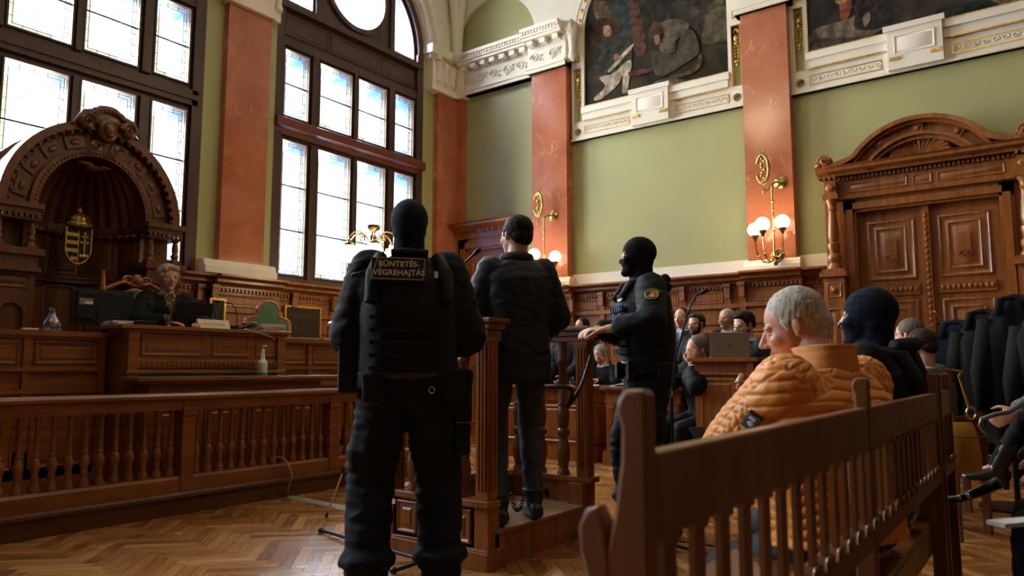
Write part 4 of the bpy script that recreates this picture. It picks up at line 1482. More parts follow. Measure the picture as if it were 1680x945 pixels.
spots = [(x, y) for x in (-2.64, -2.82, -3.0) for y in (3.13, 4.15)] + [(-3.16, 3.35), (-3.16, 3.55), (-3.16, 3.75), (-3.16, 3.95)]
for i, (x, y) in enumerate(spots):
    o = b0 if i == 0 else b0.copy()
    if i: COL.objects.link(o); o.parent = r
    o.location = (x + 2.83, y - 3.65, .352)
mb = MB(); mb.box(-3.155, -3.105, 3.084, 3.087, .27, .30); mb.build('inventory_sticker', PAPER, r)

# ---- counsel desks and the end-panelled bench
def counsel_desk(x0, x1, y0, y1, h, label, sidepan=True):
    r = root('counsel_desk', ((x0 + x1) / 2, (y0 + y1) / 2, 0), label, 'desk', 'counsel desks')
    mb = MB()
    mb.box(x0, x1, y0, y1, 0, h - .05); mb.box(x0 - .03, x1 + .03, y0 - .03, y1 + .03, 0, .14); mb.box(x0 - .02, x1 + .02, y0 - .02, y1 + .02, .14, .16)
    mb.box(x0 - .015, x1 + .015, y0 - .015, y1 + .015, h - .17, h - .15)
    L = x1 - x0
    n = max(1, int(L / .6))
    for i in range(n + 1):
        xx = x0 + .06 + i * (L - .12) / n
        mb.box(xx - .05, xx + .05, y0 - .012, y0, .16, h - .17)
        panel(mb, (xx - .03, y0 - .012, .2), (1, 0, 0), (0, -1, 0), .06, h - .42, sc=.45)
        mb.box(xx - .02, xx + .02, y0 - .03, y0 - .01, h * .5, h * .5 + .04)
    for i in range(n):
        xx = x0 + .12 + i * (L - .12) / n
        panel(mb, (xx + .01, y0, .2), (1, 0, 0), (0, -1, 0), (L - .12) / n - .13, h - .42)
    panel(mb, (x1, y0 + .06, .2), (0, 1, 0), (1, 0, 0), y1 - y0 - .12, h - .42)
    mb.build('panelled_body', WV, r)
    mb = MB(); mb.box(x0 - .05, x1 + .05, y0 - .05, y1 + .05, h - .035, h); mb.box(x0 - .03, x1 + .03, y0 - .03, y1 + .03, h - .055, h - .035); mb.build('desk_top', WK, r, bevel=.006)
    return r


counsel_desk(-5.75, -4.22, 7.22, 7.85, .84, 'wooden counsel desk with carved pilasters seen between the dock posts')
counsel_desk(-3.98, -3.12, 7.12, 7.55, .84, 'wooden counsel desk with carved pilasters behind the standing officer')
r = root('counsel_bench', (-2.3, 6.6, 0), 'tall wooden bench front with carved scroll bracket carrying the silver laptop', 'bench')
mb = MB()
BXX = (-2.72, -2.16)
mb.box(BXX[0], BXX[1], 6.55, 6.62, .0, 1.10); panel(mb, (-2.66, 6.55, .45), (1, 0, 0), (0, -1, 0), .33, .5); panel(mb, (-2.66, 6.55, .15), (1, 0, 0), (0, -1, 0), .33, .25)
mb.box(BXX[0], BXX[1] + .02, 6.52, 6.62, .38, .41); mb.box(BXX[0], BXX[1] + .02, 6.53, 6.62, .98, 1.0)
mb.box(BXX[0] - .05, BXX[1] + .04, 6.50, 6.98, 1.10, 1.135)
mb.box(BXX[1] - .06, BXX[1], 6.52, 6.80, 0, 1.10)
mb.build('front_panel', WV, r, bevel=.003)
mb = MB()
pts = [(-2.24, 6.47, .98), (-2.24, 6.43, .93), (-2.24, 6.42, .86), (-2.24, 6.45, .78), (-2.24, 6.47, .70), (-2.24, 6.46, .62), (-2.24, 6.41, .56), (-2.24, 6.38, .50), (-2.24, 6.42, .44)]
mb.tube(pts, [.035, .05, .045, .035, .03, .032, .04, .045, .03], 10)
for k in range(6): mb.ell((-2.24, 6.41 + .01 * k, .92 - k * .05), (.055, .03, .028))
mb.build('scroll_bracket', WV, r, smooth=60)
mb = MB(); mb.box(-2.72, -2.22, 6.95, 7.35, .42, .46); mb.box(-2.72, -2.22, 7.33, 7.37, .46, 1.0); mb.build('seat', WV, r)

# ---- public benches
def slat_bench(y0, y1, posts, label, x=-.40):
    r = root('slatted_bench', (x, (y0 + y1) / 2, 0), label, 'bench')
    def post_loop(h):
        return [(-.045, 0), (.02, 0), (.02, h), (.012, h + .006), (-.018, h + .006), (-.030, h - .004), (-.034, h - .02), (-.026, h - .04), (-.028, h - .08), (-.040, h - .14), (-.055, h - .19), (-.058, h - .24), (-.05, h - .34), (-.045, h - .45)]
    for i, y in enumerate(posts):
        mb = MB(); h = 1.018
        mb.flat([[(a_ * .78, b_) for a_, b_ in post_loop(h)]], .026, axes((x, y + .013, 0), (1, 0, 0), (0, 0, 1), (0, -1, 0)), bevel=.006)
        mb.build('post', WK, r, smooth=40)
    for a, b in zip(posts[:-1], posts[1:]):
        a += .019; b -= .019
        L = b - a
        n = int(L / .090)
        st = L / n
        lo = [(a, .950), (b, .950)]
        pts = []
        for i in range(n):          # scalloped lower edge
            c_ = b - (i + .5) * st
            pts += [(c_ + st * .5, .85), (c_ + st * .22, .85), (c_ + st * .2, .838), (c_ - st * .2, .838), (c_ - st * .22, .85)]
        mb = MB(); mb.flat([lo + pts + [(a, .85)]], .028, axes((x - .016, 0, 0), (0, 1, 0), (0, 0, 1)), bevel=.004)
        mb.build('back_rail', WK, r)
        mb = MB()
        pts = []
        for i in range(n):
            c_ = b - (i + .5) * st
            pts += [(c_ + st * .5, .655), (c_ + st * .3, .655), (c_ + st * .2, .675), (c_ - st * .2, .675), (c_ - st * .3, .655)]
        mb.flat([[(b, .61)] + pts[:] + [(a, .655), (a, .61)]], .03, axes((x - .016, 0, 0), (0, 1, 0), (0, 0, 1)))
        for i in range(n):
            c_ = b - (i + .5) * st
            mb.ell((x + .018, c_ + st * .5, .668), (.007, .016, .016), seg=8, rings=6)
        mb.build('lower_rail', WK, r)
        for i in range(n):
            c_ = a + (i + .5) * st
            mb = MB(); mb.box(x - .004, x + .005, c_ - .018, c_ + .018, .66, .85); mb.build('slat', WK, r)
    mb = MB(); mb.box(x - .50, x - .03, y0, y1, .43, .455); mb.build('seat', WK, r, bevel=.006)
    mb = MB(); mb.box(x - .46, x - .43, y0 + .03, y1 - .03, .34, .43); mb.box(x - .06, x - .03, y0 + .03, y1 - .03, .34, .43); mb.build('apron', WK, r)
    for y in posts:
        mb = MB(); mb.box(x - .49, x - .42, y - .03, y + .03, 0, .43); mb.build('leg', WK, r, bevel=.006)
    for y in (posts[0], posts[-1]):
        mb = MB()
        mb.flat([[(-.10, .45), (-.055, .45), (-.055, .80), (-.062, .86), (-.075, .885), (-.092, .88), (-.102, .86), (-.100, .83), (-.088, .79), (-.082, .74), (-.088, .66), (-.105, .58), (-.14, .50)]], .028, axes((x + .022, y + .014, 0), (1, 0, 0), (0, 0, 1), (0, -1, 0)), bevel=.006)
        mb.build('arm', WK, r, smooth=40)
    return r


slat_bench(.78, 3.36, [.797, 2.04, 3.34], 'long slatted wooden bench in the foreground with the man in orange on it')
slat_bench(3.43, 3.80, [3.45, 3.77], 'short slatted wooden seat beyond the long bench, carrying the yellow bag')
# ================================================================== LAMPS AND SMALL THINGS
def glob(mb_, c, r=.085): mb_.ell(c, r, seg=20, rings=12)


def sconce(x, label, globes, z=2.47):
    yb = BY - .17
    r = root('wall_sconce', (x, yb, z), label, 'wall lamp', 'brass globe sconces')
    mb = MB()
    mb.tube([(x + .02, yb - .16, z - .12), (x + .02, yb - .16, z + .72)], .011, 8)
    for zz, rr in ((z + .18, .022), (z + .42, .02), (z + .52, .024)):
        mb.ell((x + .02, yb - .16, zz), (rr, rr, rr * .7))
    mb.tube([(x + .02, yb - .16, z + .72), (x + .05, yb - .12, z + .76), (x + .07, yb - .02, z + .77)], .014, 8)
    mb.build('stem', BRASS, r, smooth=60)
    mb = MB(); mb.lathe([(.075, 0), (.078, .012), (.06, .02), (.045, .035), (.0, .04)], (0, 0, 0), 20, M=axes((x + .08, yb, z + .77), (1, 0, 0), (0, 0, 1), (0, -1, 0))); mb.build('wall_plate', BRASS, r, smooth=50)
    mb = MB()                 # wreath-like crest above
    cx_, cz_ = x - .08, z + .93
    for k in range(26):
        t = math.radians(-60 + k * 300 / 25)
        mb.ell((cx_ + .07 * math.sin(t), yb - .16, cz_ + .17 * math.cos(t)), (.022, .018, .028), seg=8, rings=6)
    for k in range(9):
        mb.ell((cx_ + .02 * math.sin(k * 2), yb - .16, cz_ - .15 + k * .035), (.02, .016, .024), seg=8, rings=6)
    mb.tube([(cx_, yb - .16, cz_ - .24), (cx_ + .04, yb - .16, cz_ - .27), (cx_ + .09, yb - .16, cz_ - .22), (x + .02, yb - .16, z + .74)], .012, 6)
    mb.tube([(cx_ - .05, yb - .16, cz_ + .26), (cx_ - .02, yb - .16, cz_ + .20), (cx_ + .02, yb - .16, cz_ + .20), (cx_ + .045, yb - .16, cz_ + .27)], .009, 6)
    mb.ell((cx_, yb - .16, cz_ - .28), (.012, .012, .035))
    mb.build('wreath_crest', BRASS, r, smooth=60)
    mb = MB()                 # foliate boss
    for k in range(12):
        t = 2 * PI * k / 12
        mb.ell((x + .05 + .06 * math.cos(t), yb - .13, z - .12 + .05 * math.sin(t)), (.026, .03, .022), seg=8, rings=6)
    scroll(mb, (x + .08, yb - .19, z - .11), (1, 0, 0), (0, 0, 1), .055, 1.6, .014)
    mb.ell((x + .03, yb - .15, z - .20), (.03, .03, .04))
    mb.ell((x + .04, yb - .10, z - .12), (.06, .09, .05))
    mb.build('foliate_boss', BRASS, r, smooth=60)
    for (dx, dy, dz) in globes:
        mb = MB()
        c = V((x + dx, yb + dy, z + dz))
        b = V((x + .03, yb - .15, z - .14))
        mid = (b + c) / 2; mid.z = z - .22
        pts = []
        for k in range(11):
            t = k / 10
            p = b * (1 - t) ** 3 + V((mid.x * .6 + b.x * .4, mid.y, z - .24)) * 3 * t * (1 - t) ** 2 + V((c.x, c.y, z - .22)) * 3 * t * t * (1 - t) + V((c.x, c.y, c.z - .13)) * t ** 3
            pts.append(p)
        mb.tube(pts, .010, 6)
        for k in (3, 5, 7): mb.ell(pts[k], (.02, .02, .015), seg=8, rings=6)
        mb.lathe([(.008, -.145), (.02, -.13), (.022, -.115), (.035, -.10), (.045, -.085), (.048, -.07), (.03, -.065)], c, 12)
        mb.build('arm', BRASS, r, smooth=60)
        mb = MB(); glob(mb, c); mb.build('globe', GLOBE, r, smooth='all')
        point('sconce_glow', c + V((0, -.13, .0)), 5.0, .08)
    return r


sconce(-2.60, 'brass sconce with three lit globes on the marble pilaster left of the carved door', [(-.20, -.15, .21), (-.07, -.28, .24), (.12, -.15, .27)])
sconce(-5.84, 'brass sconce with lit globe half hidden by the standing man at the far pilaster', [(-.24, -.15, .13), (-.07, -.28, .18), (.20, -.15, .14)])

# ---- standing lamp with hanging globes by the right end of the judges' bench
P = at(612, 400, 8.6)
r = root('standing_lamp', (P.x, P.y, 0), 'brass standing lamp with lit white globes before the second window', 'lamp')
mb = MB()
mb.lathe([(.17, 0), (.17, .03), (.10, .06), (.05, .12), (.035, .2), (.05, .24), (.025, .3), (.022, 1.2), (.035, 1.24), (.02, 1.3), (.018, 2.35), (.035, 2.4), (.04, 2.46), (.03, 2.5), (.045, 2.56), (.02, 2.6), (.03, 2.63), (.075, 2.66), (.08, 2.70), (.04, 2.71)], (P.x, P.y, 0), 16)
mb.build('standard', BRASS, r, smooth=50)
for k, a in enumerate((200, 250, 320, 20, 90, 145)):
    t = math.radians(a)
    dx, dy = math.cos(t), math.sin(t)
    mb = MB()
    pts = [(P.x + dx * d_, P.y + dy * d_, z_) for d_, z_ in ((.03, 2.45), (.08, 2.56), (.16, 2.62), (.24, 2.60), (.29, 2.54), (.29, 2.50))]
    mb.tube(pts, .008, 6)
    scroll(mb, (P.x + dx * .14, P.y + dy * .14, 2.54), (dx, dy, 0), (0, 0, 1), .05, 1.6, .007)
    mb.lathe([(.06, -.035), (.062, -.01), (.03, 0), (.02, .03), (.025, .04), (.0, .05)], (P.x + dx * .29, P.y + dy * .29, 2.47), 14)
    mb.build('arm', BRASS, r, smooth=60)
    mb = MB(); glob(mb, (P.x + dx * .29, P.y + dy * .29, 2.365), .095); mb.build('globe', GLOBE, r, smooth='all')
point('lamp_glow', (P.x, P.y, 2.2), 10, .2)

# ---- chandeliers hanging over the court
def chandelier(x, y, z, label, power):
    r = root('chandelier', (x, y, z), label, 'chandelier', 'brass chandeliers of lit globes')
    mb = MB()
    mb.tube([(x, y, z + .2), (x, y, ZC)], .015, 8)
    mb.lathe([(.03, -.3), (.08, -.22), (.1, -.1), (.05, 0), (.07, .12), (.03, .3), (.0, .32)], (x, y, z), 16)
    mb.tube([(x + .55 * math.cos(2 * PI * k / 30), y + .55 * math.sin(2 * PI * k / 30), z) for k in range(30)], .02, 6, closed=True)
    for k in range(6):
        t = 2 * PI * k / 6
        mb.tube([(x, y, z + .1), (x + .3 * math.cos(t), y + .3 * math.sin(t), z + .12), (x + .55 * math.cos(t), y + .55 * math.sin(t), z)], .012, 6)
    mb.build('frame', BRASS, r, smooth=50)
    for k in range(12):
        t = 2 * PI * k / 12
        rr = .62 if k % 2 else .45
        mb = MB(); glob(mb, (x + rr * math.cos(t), y + rr * math.sin(t), z - .12 + (.06 if k % 2 else -.1)), .10); mb.build('globe', GLOBE, r, smooth='all')
    point('chandelier_glow', (x, y, z - .45), power, .3)
    return r


chandelier(-3.75, 5.5, 5.55, 'brass chandelier of globes hanging over the middle of the court', 28)
chandelier(-.6, 4.2, 5.9, 'unseen brass chandelier of globes added over the public benches', 22)  # second chandelier is unseen, added for warm light

# ---- things on the judges' bench
r = root('computer_monitor', (-6.12, 2.68, 1.32), 'black computer monitor seen from the back on the left of the judges bench', 'monitor')
M = Matrix.Translation((-6.1, 2.78, 1.32)) @ Matrix.Rotation(-.12, 4, 'Z') @ Matrix.Rotation(-.06, 4, 'Y')
mb = MB(); mb.box(-.03, .005, -.23, .23, .07, .35, M); mb.box(.005, .02, -.20, .20, .10, .33, M); mb.build('housing', BLACK, r, bevel=.006)
VB_ = mat('vent_black', (.004, .004, .004), .6)
for bx in ((-.18, -.06, .305, .32), (.06, .18, .305, .32)):
    mb = MB(); mb.box(.02, .024, *bx, M); mb.build('vent', VB_, r)
mb = MB(); mb.box(.02, .025, -.02, .12, .13, .17, M); mb.build('port_panel', VB_, r)
mb = MB(); mb.box(.02, .0225, -.18, -.08, .22, .27, M); mb.build('rating_label', mat('grey_label', (.22, .22, .22), .5), r)
mb = MB(); mb.box(.0225, .024, -.14, -.085, .225, .245, M); mb.build('sticker', PAPER, r)
mb = MB(); mb.box(-.005, .035, -.05, .05, 0, .16, M); mb.lathe([(.15, 0), (.14, .012), (.05, .02)], (-.0, 0, 0), 24, M=M); mb.build('stand', BLACK, r, smooth=40)
mb = MB(); mb.tube([M @ V(p) for p in ((.024, -.10, .17), (.05, -.12, .12), (.06, -.05, .08), (.07, .06, .06), (.12, .14, .01))], .004, 6); mb.build('cable', BLACK, r, smooth=60)

r = root('glass_carafe', (-6.12, 2.40, 1.32), 'clear glass water carafe on the judges bench left of the monitor', 'carafe')
mb = MB(); mb.lathe([(.055, 0), (.07, .01), (.075, .04), (.06, .08), (.03, .12), (.024, .15), (.03, .18), (.028, .18), (.02, .15), (.026, .12)], (-6.12, 2.42, 1.322), 24); mb.build('body', GLASS, r, smooth=60)
r = root('name_plate', (-6.1, 2.12, 1.32), 'blank white folded card lying on the left end of the judges bench', 'card')
mb = MB(); mb.box(-6.03, -5.98, 2.18, 2.28, 1.322, 1.335); mb.build('card', PAPER, r)
r = root('name_plate', (-5.8, 3.52, 1.375), 'cream name plate in front of the black laptop on the raised desk', 'name plate')
M = axes((-5.73, 3.53, 1.376), (0, 1, 0), (-.45, 0, .89), (.89, 0, .45))
mb = MB(); mb.box(-.145, .145, 0, .085, -.003, .0, M); mb.box(-.145, .145, 0, .085, -.003, 0, axes((-5.81, 3.53, 1.376), (0, 1, 0), (.42, 0, .9), (.9, 0, -.42))); mb.build('card', mat('cream_card', (.72, .66, .42), .6), r)
mb = MB(); v_, f_ = text_mesh('Dr. Tóth Erzsébet', .026, .0004); mb.add(v_, f_, M @ Matrix.Translation((0, .04, .0008))); mb.build('lettering', mat('faded_ink', (.16, .14, .08), .7), r)
# laptop (black) on the raised desk
r = root('laptop', (-5.98, 3.42, 1.375), 'open black laptop on the raised desk beside the judge', 'laptop')
M = Matrix.Translation((-5.93, 3.44, 1.377)) @ Matrix.Rotation(.08, 4, 'Z')
mb = MB(); mb.box(-.24, .0, -.17, .17, 0, .018, M); mb.build('keyboard_base', BLACK, r, bevel=.003)
mb = MB(); mb.box(0, .008, -.17, .17, .0, .23, M @ Matrix.Rotation(.16, 4, 'Y')); mb.build('lid', BLACK, r, bevel=.003)
# cup with red drink
r = root('drinking_glass', (-5.82, 3.16, 1.375), 'clear tumbler of dark red drink on the raised desk before the judge', 'glass')
mb = MB(); mb.lathe([(.028, 0), (.036, .10), (.034, .10), (.027, .004)], (-5.82, 3.16, 1.377), 18); mb.build('tumbler', GLASS, r, smooth=60)
mb = MB(); mb.lathe([(.026, .004), (.031, .055), (.0, .056)], (-5.82, 3.16, 1.377), 18); mb.build('drink', mat('red_drink', (.10, .012, .015), .15), r, smooth=60)
# desk microphones
def desk_mic(x, y, z, pts, label, ring=True, gname=None):
    r = root('desk_microphone', (x, y, z), label, 'microphone', gname)
    mb = MB(); mb.box(x - .05, x + .05, y - .09, y + .09, z + .001, z + .045); mb.build('base', BLACK, r, bevel=.006)
    mb = MB(); P_ = [V((x, y, z + .04))] + [V((x + a, y + b, z + c)) for a, b, c in pts]
    mb.tube(P_, .005, 8); mb.build('gooseneck', BLACKM, r, smooth=60)
    d = (P_[-1] - P_[-2]).normalized()
    mb = MB(); mb.cap(P_[-1], P_[-1] + d * .035, .011, .012); mb.build('capsule', BLACK, r, smooth='all')
    return r


desk_mic(-5.86, 2.98, 1.375, [(.0, .0, .08), (.005, .015, .14), (.01, .03, .17)], 'short gooseneck microphone in front of the judge')
desk_mic(-5.92, 3.86, 1.375, [(0, 0, .10), (0, -.02, .2), (.0, -.07, .245), (.0, -.18, .25)], 'gooseneck microphone with a red ring bending over the black laptop')
mb = MB(); q = V((-5.92, 3.62, 1.625))
r = root('paper_stack', (-5.95, 4.10, 1.375), 'thick pile of court files on the right corner of the raised desk', 'files')
for k in range(6):
    mb = MB(); a = random.uniform(-.12, .12)
    M = Matrix.Translation((-5.9 + random.uniform(-.01, .01), 4.14, 1.376 + k * .012)) @ Matrix.Rotation(a, 4, 'Z')
    mb.box(-.12, .12, -.10, .14, 0, .010, M); mb.build('file', [PAPER, mat('buff_file', (.5, .42, .3), .7)][k % 2], r)
r = root('gavel', (-5.8, 3.86, 1.375), 'wooden gavel on its round block beside the cream name plate', 'gavel')
mb = MB(); mb.lathe([(.05, 0), (.05, .012), (.04, .016), (.025, .03)], (-5.78, 3.90, 1.376), 18); mb.build('block', WK, r, smooth=40)
mb = MB(); mb.cone((-5.8, 3.87, 1.43), (-5.76, 3.93, 1.43), .024, .024, 14); mb.ell((-5.8, 3.87, 1.43), .026); mb.ell((-5.76, 3.93, 1.43), .026); mb.cone((-5.77, 3.9, 1.43), (-5.72, 3.74, 1.39), .008, .006, 8); mb.build('mallet', WK, r, smooth=50)
r = root('paper_stack', (-5.98, 2.78, 1.375), 'papers and a silver folder on the raised desk behind the monitor', 'papers')
for k in range(4):
    mb = MB(); M = Matrix.Translation((-5.95, 2.84, 1.377 + k * .009)) @ Matrix.Rotation(random.uniform(-.2, .2), 4, 'Z'); mb.box(-.12, .12, -.09, .09, 0, .007, M); mb.build('sheet', PAPER, r)
r = root('paper_sheet', (-5.85, 3.3, 1.376), 'loose white sheets under the hands of the judge', 'papers')
mb = MB(); mb.box(-5.95, -5.74, 3.2, 3.34, 1.376, 1.380); mb.build('sheet', PAPER, r)
r = root('notebook', (-6.0, 5.0, 1.33), 'slim white pad lying on the right part of the judges bench', 'pad')
mb = MB(); mb.box(-6.05, -5.97, 4.95, 5.12, 1.331, 1.345); mb.build('pad', PAPER, r)
# hand sanitiser
r = root('sanitizer_bottle', (-5.56, 3.92, .98), 'white pump bottle with a green label band standing on the green table', 'bottle')
c = (-5.58, 3.90, .98)
mb = MB(); mb.lathe([(.040, 0), (.043, .004), (.043, .11), (.040, .12), (.024, .135), (.021, .155), (.016, .225), (.015, .228)], c, 24); mb.build('body', WHITE, r, smooth=50)
mb = MB(); mb.cone((c[0], c[1], c[2] + .225), (c[0], c[1], c[2] + .25), .004, .004, 8); mb.lathe([(.008, 0), (.02, .006), (.02, .018), (.0, .02)], (c[0], c[1], c[2] + .245), 14); mb.cone((c[0], c[1], c[2] + .256), (c[0] + .01, c[1] + .035, c[2] + .254), .006, .005, 8); mb.build('pump', WHITE, r, smooth=50)
mb = MB(); mb.lathe([(.0436, .006), (.0436, .024)], c, 12, a0=-1.6, a1=.3); mb.build('label_band', mat('label_green', (.12, .17, .09), .5), r)
mb = MB()
for k in range(6): mb.lathe([(.0437, .050 + k * .009), (.0437, .054 + k * .009)], c, 8, a0=-1.45, a1=-.85)
mb.build('label_print', mat('label_ink', (.2, .2, .17), .5), r)

# ---- green chairs with trefoil backs
def green_chair(x, y, label, rz=0.0, top=1.78, h0=.45):
    r = root('judges_chair', (x, y, h0), label, 'chair', None, rz)
    def tre(k, s=1.0):
        pts = [(-.30 * s, .45), (-.30 * s, .98), (-.295 * s, 1.02 + .05 * s)]
        pts += [(-.21 * s + .09 * s * math.cos(math.radians(a)), 1.06 + .09 * s * math.sin(math.radians(a))) for a in range(170, 79, -15)]
        pts += [(-.145 * s, 1.17)]
        pts += [(.155 * s * math.cos(math.radians(a)), 1.19 + .145 * s * math.sin(math.radians(a))) for a in range(165, 14, -12)]
        pts += [(.145 * s, 1.17)]
        pts += [(.21 * s + .09 * s * math.cos(math.radians(a)), 1.06 + .09 * s * math.sin(math.radians(a))) for a in range(100, 9, -15)]
        pts += [(.295 * s, 1.02 + .05 * s), (.30 * s, .98), (.30 * s, .45)]
        return pts
    Mx = axes((-.02, 0, 0), (0, 1, 0), (0, 0, 1))
    o1 = tre(0, 1.0); i1 = [(p[0] * .86, (p[1] - .45) * .955 + .465) for p in o1]
    mb = MB(); mb.flat([o1, i1], .05, Mx, bevel=.006); mb.build('back_frame', mat('polished_chair_wood', (.36, .12, .04), .25, var=.2, coat=.4), r, world=False)
    mb = MB(); mb.flat([i1], .045, axes((-.02, 0, 0), (0, 1, 0), (0, 0, 1))); mb.build('back_leather', GREENLEATHER, r, world=False)
    mb = MB(); mb.box(.0, .48, -.28, .28, .38, .48); mb.build('seat', GREENLEATHER, r, bevel=.02, world=False)
    for sx in (.04, .44):
        for sy in (-.25, .25):
            mb = MB(); mb.cone((sx, sy, 0), (sx, sy, .38), .022, .03, 10); mb.build('leg', WK, r, smooth=40, world=False)
    for s in (-1, 1):
        mb = MB(); mb.tube([(0, s * .28, .70), (.2, s * .29, .72), (.40, s * .28, .70), (.42, s * .27, .48)], .024, 8); mb.build('armrest', WK, r, smooth=50, world=False)
    return r


green_chair(-6.95, 4.90, 'green leather chair with a trefoil wooden back right of the raised desk')
green_chair(-6.85, 5.95, 'green leather chair half hidden by the standing officer with the lettered vest')
r = green_chair(-6.95, 3.44, 'carved green leather chair behind the judge', h0=.45)
mb = MB()
for s in (-1, 1):
    mb.tube([(.01, 0, 1.36), (.02, s * .12, 1.39), (.02, s * .24, 1.33), (.01, s * .31, 1.30)], .022, 8)
    scroll(mb, (.03, s * .08, 1.40), (0, 1, 0), (0, 0, 1), .05, 1.4, .014, s)
    mb.box(-.02, .04, s * .30 - .03, s * .30 + .03, .45, 1.30); mb.cone((.01, s * .30, 1.30), (.01, s * .30, 1.48), .03, .012, 10)
mb.ell((.03, 0, 1.42), (.03, .05, .05))
mb.build('carved_cresting', WV, r, smooth=50, world=False)

# ---- silver laptop
HPM = mat('brushed_silver', (.42, .42, .41), .35, metal=.8)
r = root('laptop', (-2.5, 6.7, 1.135), 'open silver laptop with a dark round logo on the tall bench front', 'laptop')
mb = MB(); L0 = V((-2.62, 6.72, 1.136))
Mq = Matrix.Translation((-2.42, 6.66, 1.137)) @ Matrix.Rotation(.45, 4, 'Z')
mb.box(-.17, .17, .0, .22, 0, .014, Mq); mb.build('keyboard_base', HPM, r, bevel=.003)
Ml = Mq @ Matrix.Rotation(.12, 4, 'X')
mb = MB(); mb.box(-.175, .175, -.008, 0, .0, .235, Ml); mb.build('lid', HPM, r, bevel=.003)
mb = MB(); v_, f_ = text_mesh('hp', .055, .0004, 1.0, -.001); mb.add(v_, f_, Ml @ axes((0, -.0088, .12), (1, 0, 0), (.28, 0, .96), (0, -1, 0))); mb.build('logo', BLACK, r)

# ---- papers, bell and glasses on the counsel desks
r = root('paper_sheet', (-4.35, 7.5, .84), 'cream sheet curling off the counsel desk beside the blue papers', 'papers')
mb = MB(); mb.box(-.11, .11, -.15, .15, .001, .006, Matrix.Translation((-4.38, 7.45, .84)) @ Matrix.Rotation(.5, 4, 'Z')); mb.build('sheet', mat('cream_sheet', (.8, .75, .6), .7), r)
r = root('paper_stack', (-3.8, 7.4, .84), 'bluish white papers fanned on the counsel desk by the officer', 'papers')
for k in range(5):
    mb = MB(); mb.box(-.15, .15, -.105, .105, 0, .004, Matrix.Translation((-3.85 + .02 * k, 7.35, .841 + k * .006)) @ Matrix.Rotation(-.2 + .12 * k, 4, 'Z')); mb.build('sheet', mat('bluish_paper', (.62, .68, .85), .6), r)
r = root('folder', (-3.4, 7.35, .84), 'dark blue folder lying on the counsel desk in front of the man resting his cheek', 'folder')
mb = MB(); mb.box(-3.62, -3.30, 7.12, 7.38, .841, .87); mb.build('cover', mat('navy_folder', (.03, .045, .08), .4), r, bevel=.004)
r = root('folder', (-3.25, 7.35, .84), 'thin green folder lying flat near the corner of the counsel desk', 'folder')
mb = MB(); mb.box(-3.27, -3.12, 7.2, 7.42, .841, .85); mb.build('cover', mat('sage_folder', (.2, .3, .26), .4), r)
for k in range(2):
    r = root('drinking_glass', (-4.75 + .13 * k, 7.4, .84), ('left' if k == 0 else 'right') + ' one of two empty tumblers on the counsel desk behind the dock', 'glass')
    mb = MB(); mb.lathe([(.03, 0), (.035, .10), (.033, .10), (.028, .004)], (-4.72 + .13 * k, 7.4, .841), 16); mb.build('tumbler', GLASS, r, smooth=50)
desk_mic(-4.42, 7.32, .84, [(0, 0, .1), (.03, .0, .3), (.07, 0, .48), (.10, 0, .58)], 'long gooseneck microphone standing on the counsel desk by the dock post')
# reception bell on a carved post between the desks
r = root('carved_newel', (-4.1, 7.75, 0), 'carved wooden newel with a flat top standing behind the officer belt', 'post')
mb = MB(); mb.box(-4.13, -3.95, 7.95, 8.1, 0, 1.06); mb.box(-4.15, -3.93, 7.93, 8.12, 1.06, 1.10); mb.box(-4.18, -3.90, 7.9, 8.15, 1.10, 1.13)
mb.build('newel', WV, r, bevel=.005)
r = root('desk_bell', (-4.05, 8.0, 1.13), 'small chrome bell on top of the carved newel', 'bell')
mb = MB(); mb.lathe([(.065, .0), (.065, .01), (.055, .035), (.03, .055), (.008, .06), (.006, .08), (.0, .085)], (-4.04, 8.02, 1.131), 18); mb.build('bell', CHROME, r, smooth=60)

# ---- microphone stands on the floor
def mic_stand(pts_boom, base, h, legs, label, boomtop=None):
    r = root('microphone_stand', (base[0], base[1], 0), label, 'microphone stand')
    mb = MB(); mb.cone((base[0], base[1], .06), (base[0], base[1], h), .010, .010, 10); mb.cone((base[0], base[1], h * .45), (base[0], base[1], h * .45 + .05), .016, .016, 10)
    mb.build('pole', BLACKM, r, smooth=50)
    mb = MB(); mb.cone((base[0], base[1], h), (base[0], base[1], h + .05), .008, .008, 8); mb.build('chrome_collar', CHROME, r, smooth=50)
    for (dx, dy) in legs:
        mb = MB(); mb.cone((base[0], base[1], .06), (base[0] + dx, base[1] + dy, .018), .011, .011, 8); mb.ell((base[0] + dx, base[1] + dy, .02), (.022, .022, .018)); mb.build('leg', BLACKM, r, smooth=50)
    mb = MB(); mb.tube(pts_boom, .0055, 8); mb.build('boom', BLACKM, r, smooth=60)
    d = (V(pts_boom[-1]) - V(pts_boom[-2])).normalized()
    mb = MB(); mb.cap(pts_boom[-1], V(pts_boom[-1]) + d * .03, .011, .012); mb.build('capsule', BLACK, r, smooth='all')
    return r


